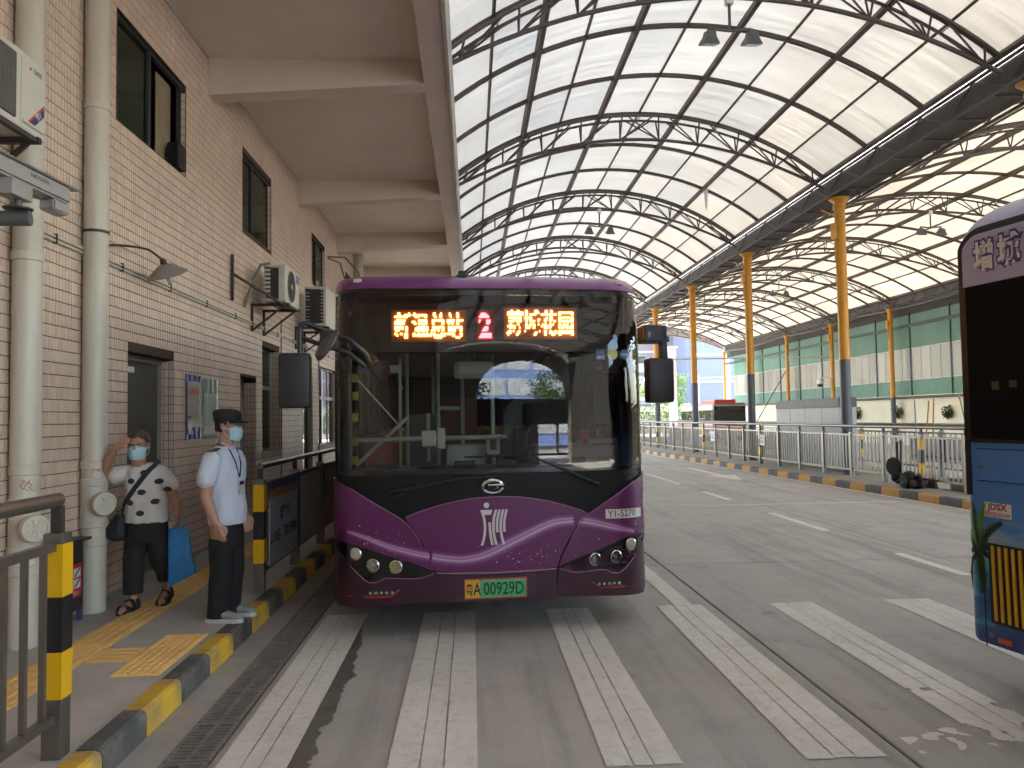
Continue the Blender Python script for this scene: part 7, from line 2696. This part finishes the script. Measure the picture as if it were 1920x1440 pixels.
# cap
CAPM = mat('cap_black', (.010, .010, .011), .75, var=.3, vs=25)
cp = MB()
loft(cp, [(c + U * z + f * o_, s * rx, f * ry) for z, o_, rx, ry in [(.148, -.006, .088, .106), (.152, -.006, .090, .108), (.185, -.008, .091, .109), (.205, -.010, .096, .112), (.225, -.014, .092, .104), (.238, -.018, .074, .084), (.245, -.02, .045, .05), (.247, -.02, .012, .012)]], 28)
cap = cp.build('cap', CAPM, gd, True)
vz = MB()
V_, F_ = [], []
for i in range(13):
    a = -1.1 + 2.2 * i / 12
    r0 = Vector((0, 0, 0)) + f * (.104 * math.cos(a)) + s * (.088 * math.sin(a))
    ex_ = .062 * math.cos(a * .95) ** .6 if abs(a) < 1.09 else .004
    r1 = r0 + f * ex_ + s * (.02 * math.sin(a)) - U * (.016 + .004 * abs(a))
    V_ += [c + U * .156 - f * .006 + r0, c + U * .156 - f * .006 + r1, c + U * .150 - f * .006 + r1, c + U * .150 - f * .006 + r0]
for i in range(12):
    for k in range(4):
        a, b2 = i * 4 + k, i * 4 + (k + 1) % 4
        F_.append((a, b2, b2 + 4, a + 4))
vz.add(V_, F_)
vz.build('visor', CAPM, cap, True)
bad = MB()
pb = c + U * .195 + f * .100 + s * .03 - s * .06
nb_ = (f + s * -.28).normalized()
bad.lathe([(.021, .004), (.019, .007), (.001, .008)], pb, nb_, 20)
bad.build('cap_badge', mat('badge_green', (.25, .32, .08), .35, .3, var=.5, vs=90), cap, True)
bad = MB().lathe([(.011, .0085), (.009, .010)], pb, nb_, 16)
bad.build('badge_centre', mat('badge_dark', (.02, .05, .03), .4), cap)
# shirt
UNI = mat('uniform_blue', (.55, .60, .70), .8, var=.05, vs=4)
sh = MB()
hloft(sh, [(.745, .005, 0, .134, .165), (.80, .006, 0, .137, .166), (.90, .006, 0, .137, .166), (1.0, .002, 0, .134, .170), (1.12, -.008, 0, .132, .180), (1.22, -.015, 0, .122, .188), (1.285, -.020, 0, .105, .185), (1.33, -.022, 0, .085, .125), (1.365, -.02, 0, .066, .072)])
limb(sh, [(-.025, -.180, 1.255), (-.043, -.215, 1.12)], [.080, .078])
hloft(sh, [(1.085, -.045, -.220, .072, .072), (1.16, -.042, -.215, .076, .076)])
limb(sh, [(-.025, .180, 1.255), (-.03, .215, 1.12)], [.080, .078])
shirt = organic('shirt', sh, UNI, gd, .008, 2, .009, (13, 13, 6), 4.)
tr = MB()
hloft(tr, [(.58, .005, 0, .124, .160), (.68, .005, 0, .123, .156), (.77, .004, 0, .108, .140)])
for sg in (-1, 1):
    limb(tr, [(.002, sg * .080, .60), (.006, sg * .088, .40), (-.02, sg * .094, .14)], [.098, .084, .080])
    hloft(tr, [(.03, -.022, sg * .095, .086, .070), (.16, -.018, sg * .094, .084, .072)])
organic('trousers', tr, mat('black_trousers', (.008, .008, .009), .85, var=.3, vs=5), gd, .008, 3, .006, (10, 10, 4), 9.)
# collar, pocket, epaulettes, lanyard, card
bv = bvh_of(shirt)
def hitp(o_, d_, off):
    h = bv.ray_cast(Vector(o_), Vector(d_).normalized())
    return (h[0] + h[1] * off) if h[0] is not None else Vector(o_)
cl = MB()
for sg in (-1, 1):
    cl.add([(-.075, sg * .03, 1.395), (.01, sg * .068, 1.385), (.075, sg * .035, 1.335), (.062, sg * .010, 1.35), (.0, sg * .060, 1.40), (-.07, sg * .025, 1.41)], [(0, 1, 4, 5), (1, 2, 3, 4)])
cl.build('collar', UNI, shirt)
ep = MB()
for sg in (-1, 1):
    a = hitp((-.02, sg * .105, 1.6), (0, 0, -1), .004)
    b2 = hitp((-.025, sg * .20, 1.6), (0, 0, -1), .004)
    ep.bar(a, b2, .055, .008)
e_ = ep.build('epaulette', BLACK, shirt)
ep = MB()
for sg in (-1, 1):
    for t_ in (.45, .7):
        a = hitp((-.02, sg * (.105 + .095 * t_), 1.6), (0, 0, -1), .010)
        ep.bar(a + Vector((-.022, 0, 0)), a + Vector((.022, 0, 0)), .009, .002)
ep.build('rank_bar', mat('rank_gold', (.45, .40, .18), .4, .4), e_)
pk = MB()
for (y0, y1, z0, z1, of) in ((-.135, -.045, 1.06, 1.16, .0035), (-.138, -.042, 1.145, 1.172, .007)):
    q = [hitp((.6, y, z), (-1, 0, 0), of) for y, z in ((y0, z0), (y1, z0), (y1, z1), (y0, z1))]
    pk.add(q, [(0, 1, 2, 3)])
pk.build('chest_pocket', UNI, shirt)
ly = MB()
pts = [Vector((-.05, -.055, 1.392)), hitp((.6, -.055, 1.33), (-1, 0, 0), .006), hitp((.6, -.04, 1.24), (-1, 0, 0), .006), hitp((.6, -.028, 1.12), (-1, 0, 0), .008)]
ly.tube(pts, .005, 6)
pts = [Vector((-.05, .055, 1.392)), hitp((.6, .05, 1.33), (-1, 0, 0), .006), hitp((.6, .03, 1.22), (-1, 0, 0), .006), hitp((.6, -.022, 1.12), (-1, 0, 0), .008)]
ly.tube(pts, .005, 6)
ly.build('lanyard', mat('lanyard_navy', (.015, .02, .06), .6), shirt, True)
cp_ = hitp((.6, -.028, 1.05), (-1, 0, 0), .012)
cd = MB().bbox(cp_.x, cp_.x + .006, cp_.y - .034, cp_.y + .034, .985, 1.095, .002).build('name_card', mat('card_grey', (.50, .50, .48), .4), shirt)
MB().box(cp_.x + .0062, cp_.x + .008, cp_.y - .03, cp_.y + .03, 1.06, 1.09).build('card_clip', BLACK, cd)
# trainers
def trainer(y, parent):
    o_ = MB()
    rows = [(-.105, .030, .060), (-.09, .040, .085), (-.04, .044, .092), (.02, .046, .082), (.08, .050, .062), (.13, .048, .050), (.17, .036, .042), (.185, .018, .036)]
    loft(o_, [((x, y - .005 * (x > .1), .022 + h * .5), (0, w, 0), (0, 0, h * .5)) for x, w, h in rows], 18)
    t_ = organic('trainer', o_, mat('knit_grey', (.27, .285, .29), .85, var=.15, vs=40, bump=.3, bs=200), parent, .006, 2)
    so = MB()
    n = len(rows)
    V_, F_ = [], []
    for x, w, h in [(-.115, .026, 0)] + [(a, w + .004, h) for a, w, h in rows] + [(.194, .012, 0)]:
        V_ += [(x, y - w, .0), (x, y + w, .0), (x, y + w, .032), (x, y - w, .032)]
    for i in range(n + 1):
        for k in range(4):
            a, b2 = i * 4 + k, i * 4 + (k + 1) % 4
            F_.append((a, b2, b2 + 4, a + 4))
    F_ += [(3, 2, 1, 0), ((n + 1) * 4, (n + 1) * 4 + 1, (n + 1) * 4 + 2, (n + 1) * 4 + 3)]
    so.add(V_, F_)
    so.build('sole', mat('sole_white', (.55, .53, .48), .7, var=.1), t_)
    lc = MB()
    for k in range(4):
        x = .03 + .022 * k
        lc.tube([(x, y - .022, .098 - .012 * k), (x + .012, y, .108 - .012 * k), (x, y + .022, .098 - .012 * k)], .0035, 5)
    lc.build('lace', mat('lace_grey', (.45, .46, .46), .8), t_, True)
trainer(-.10, gd)
trainer(.105, gd)
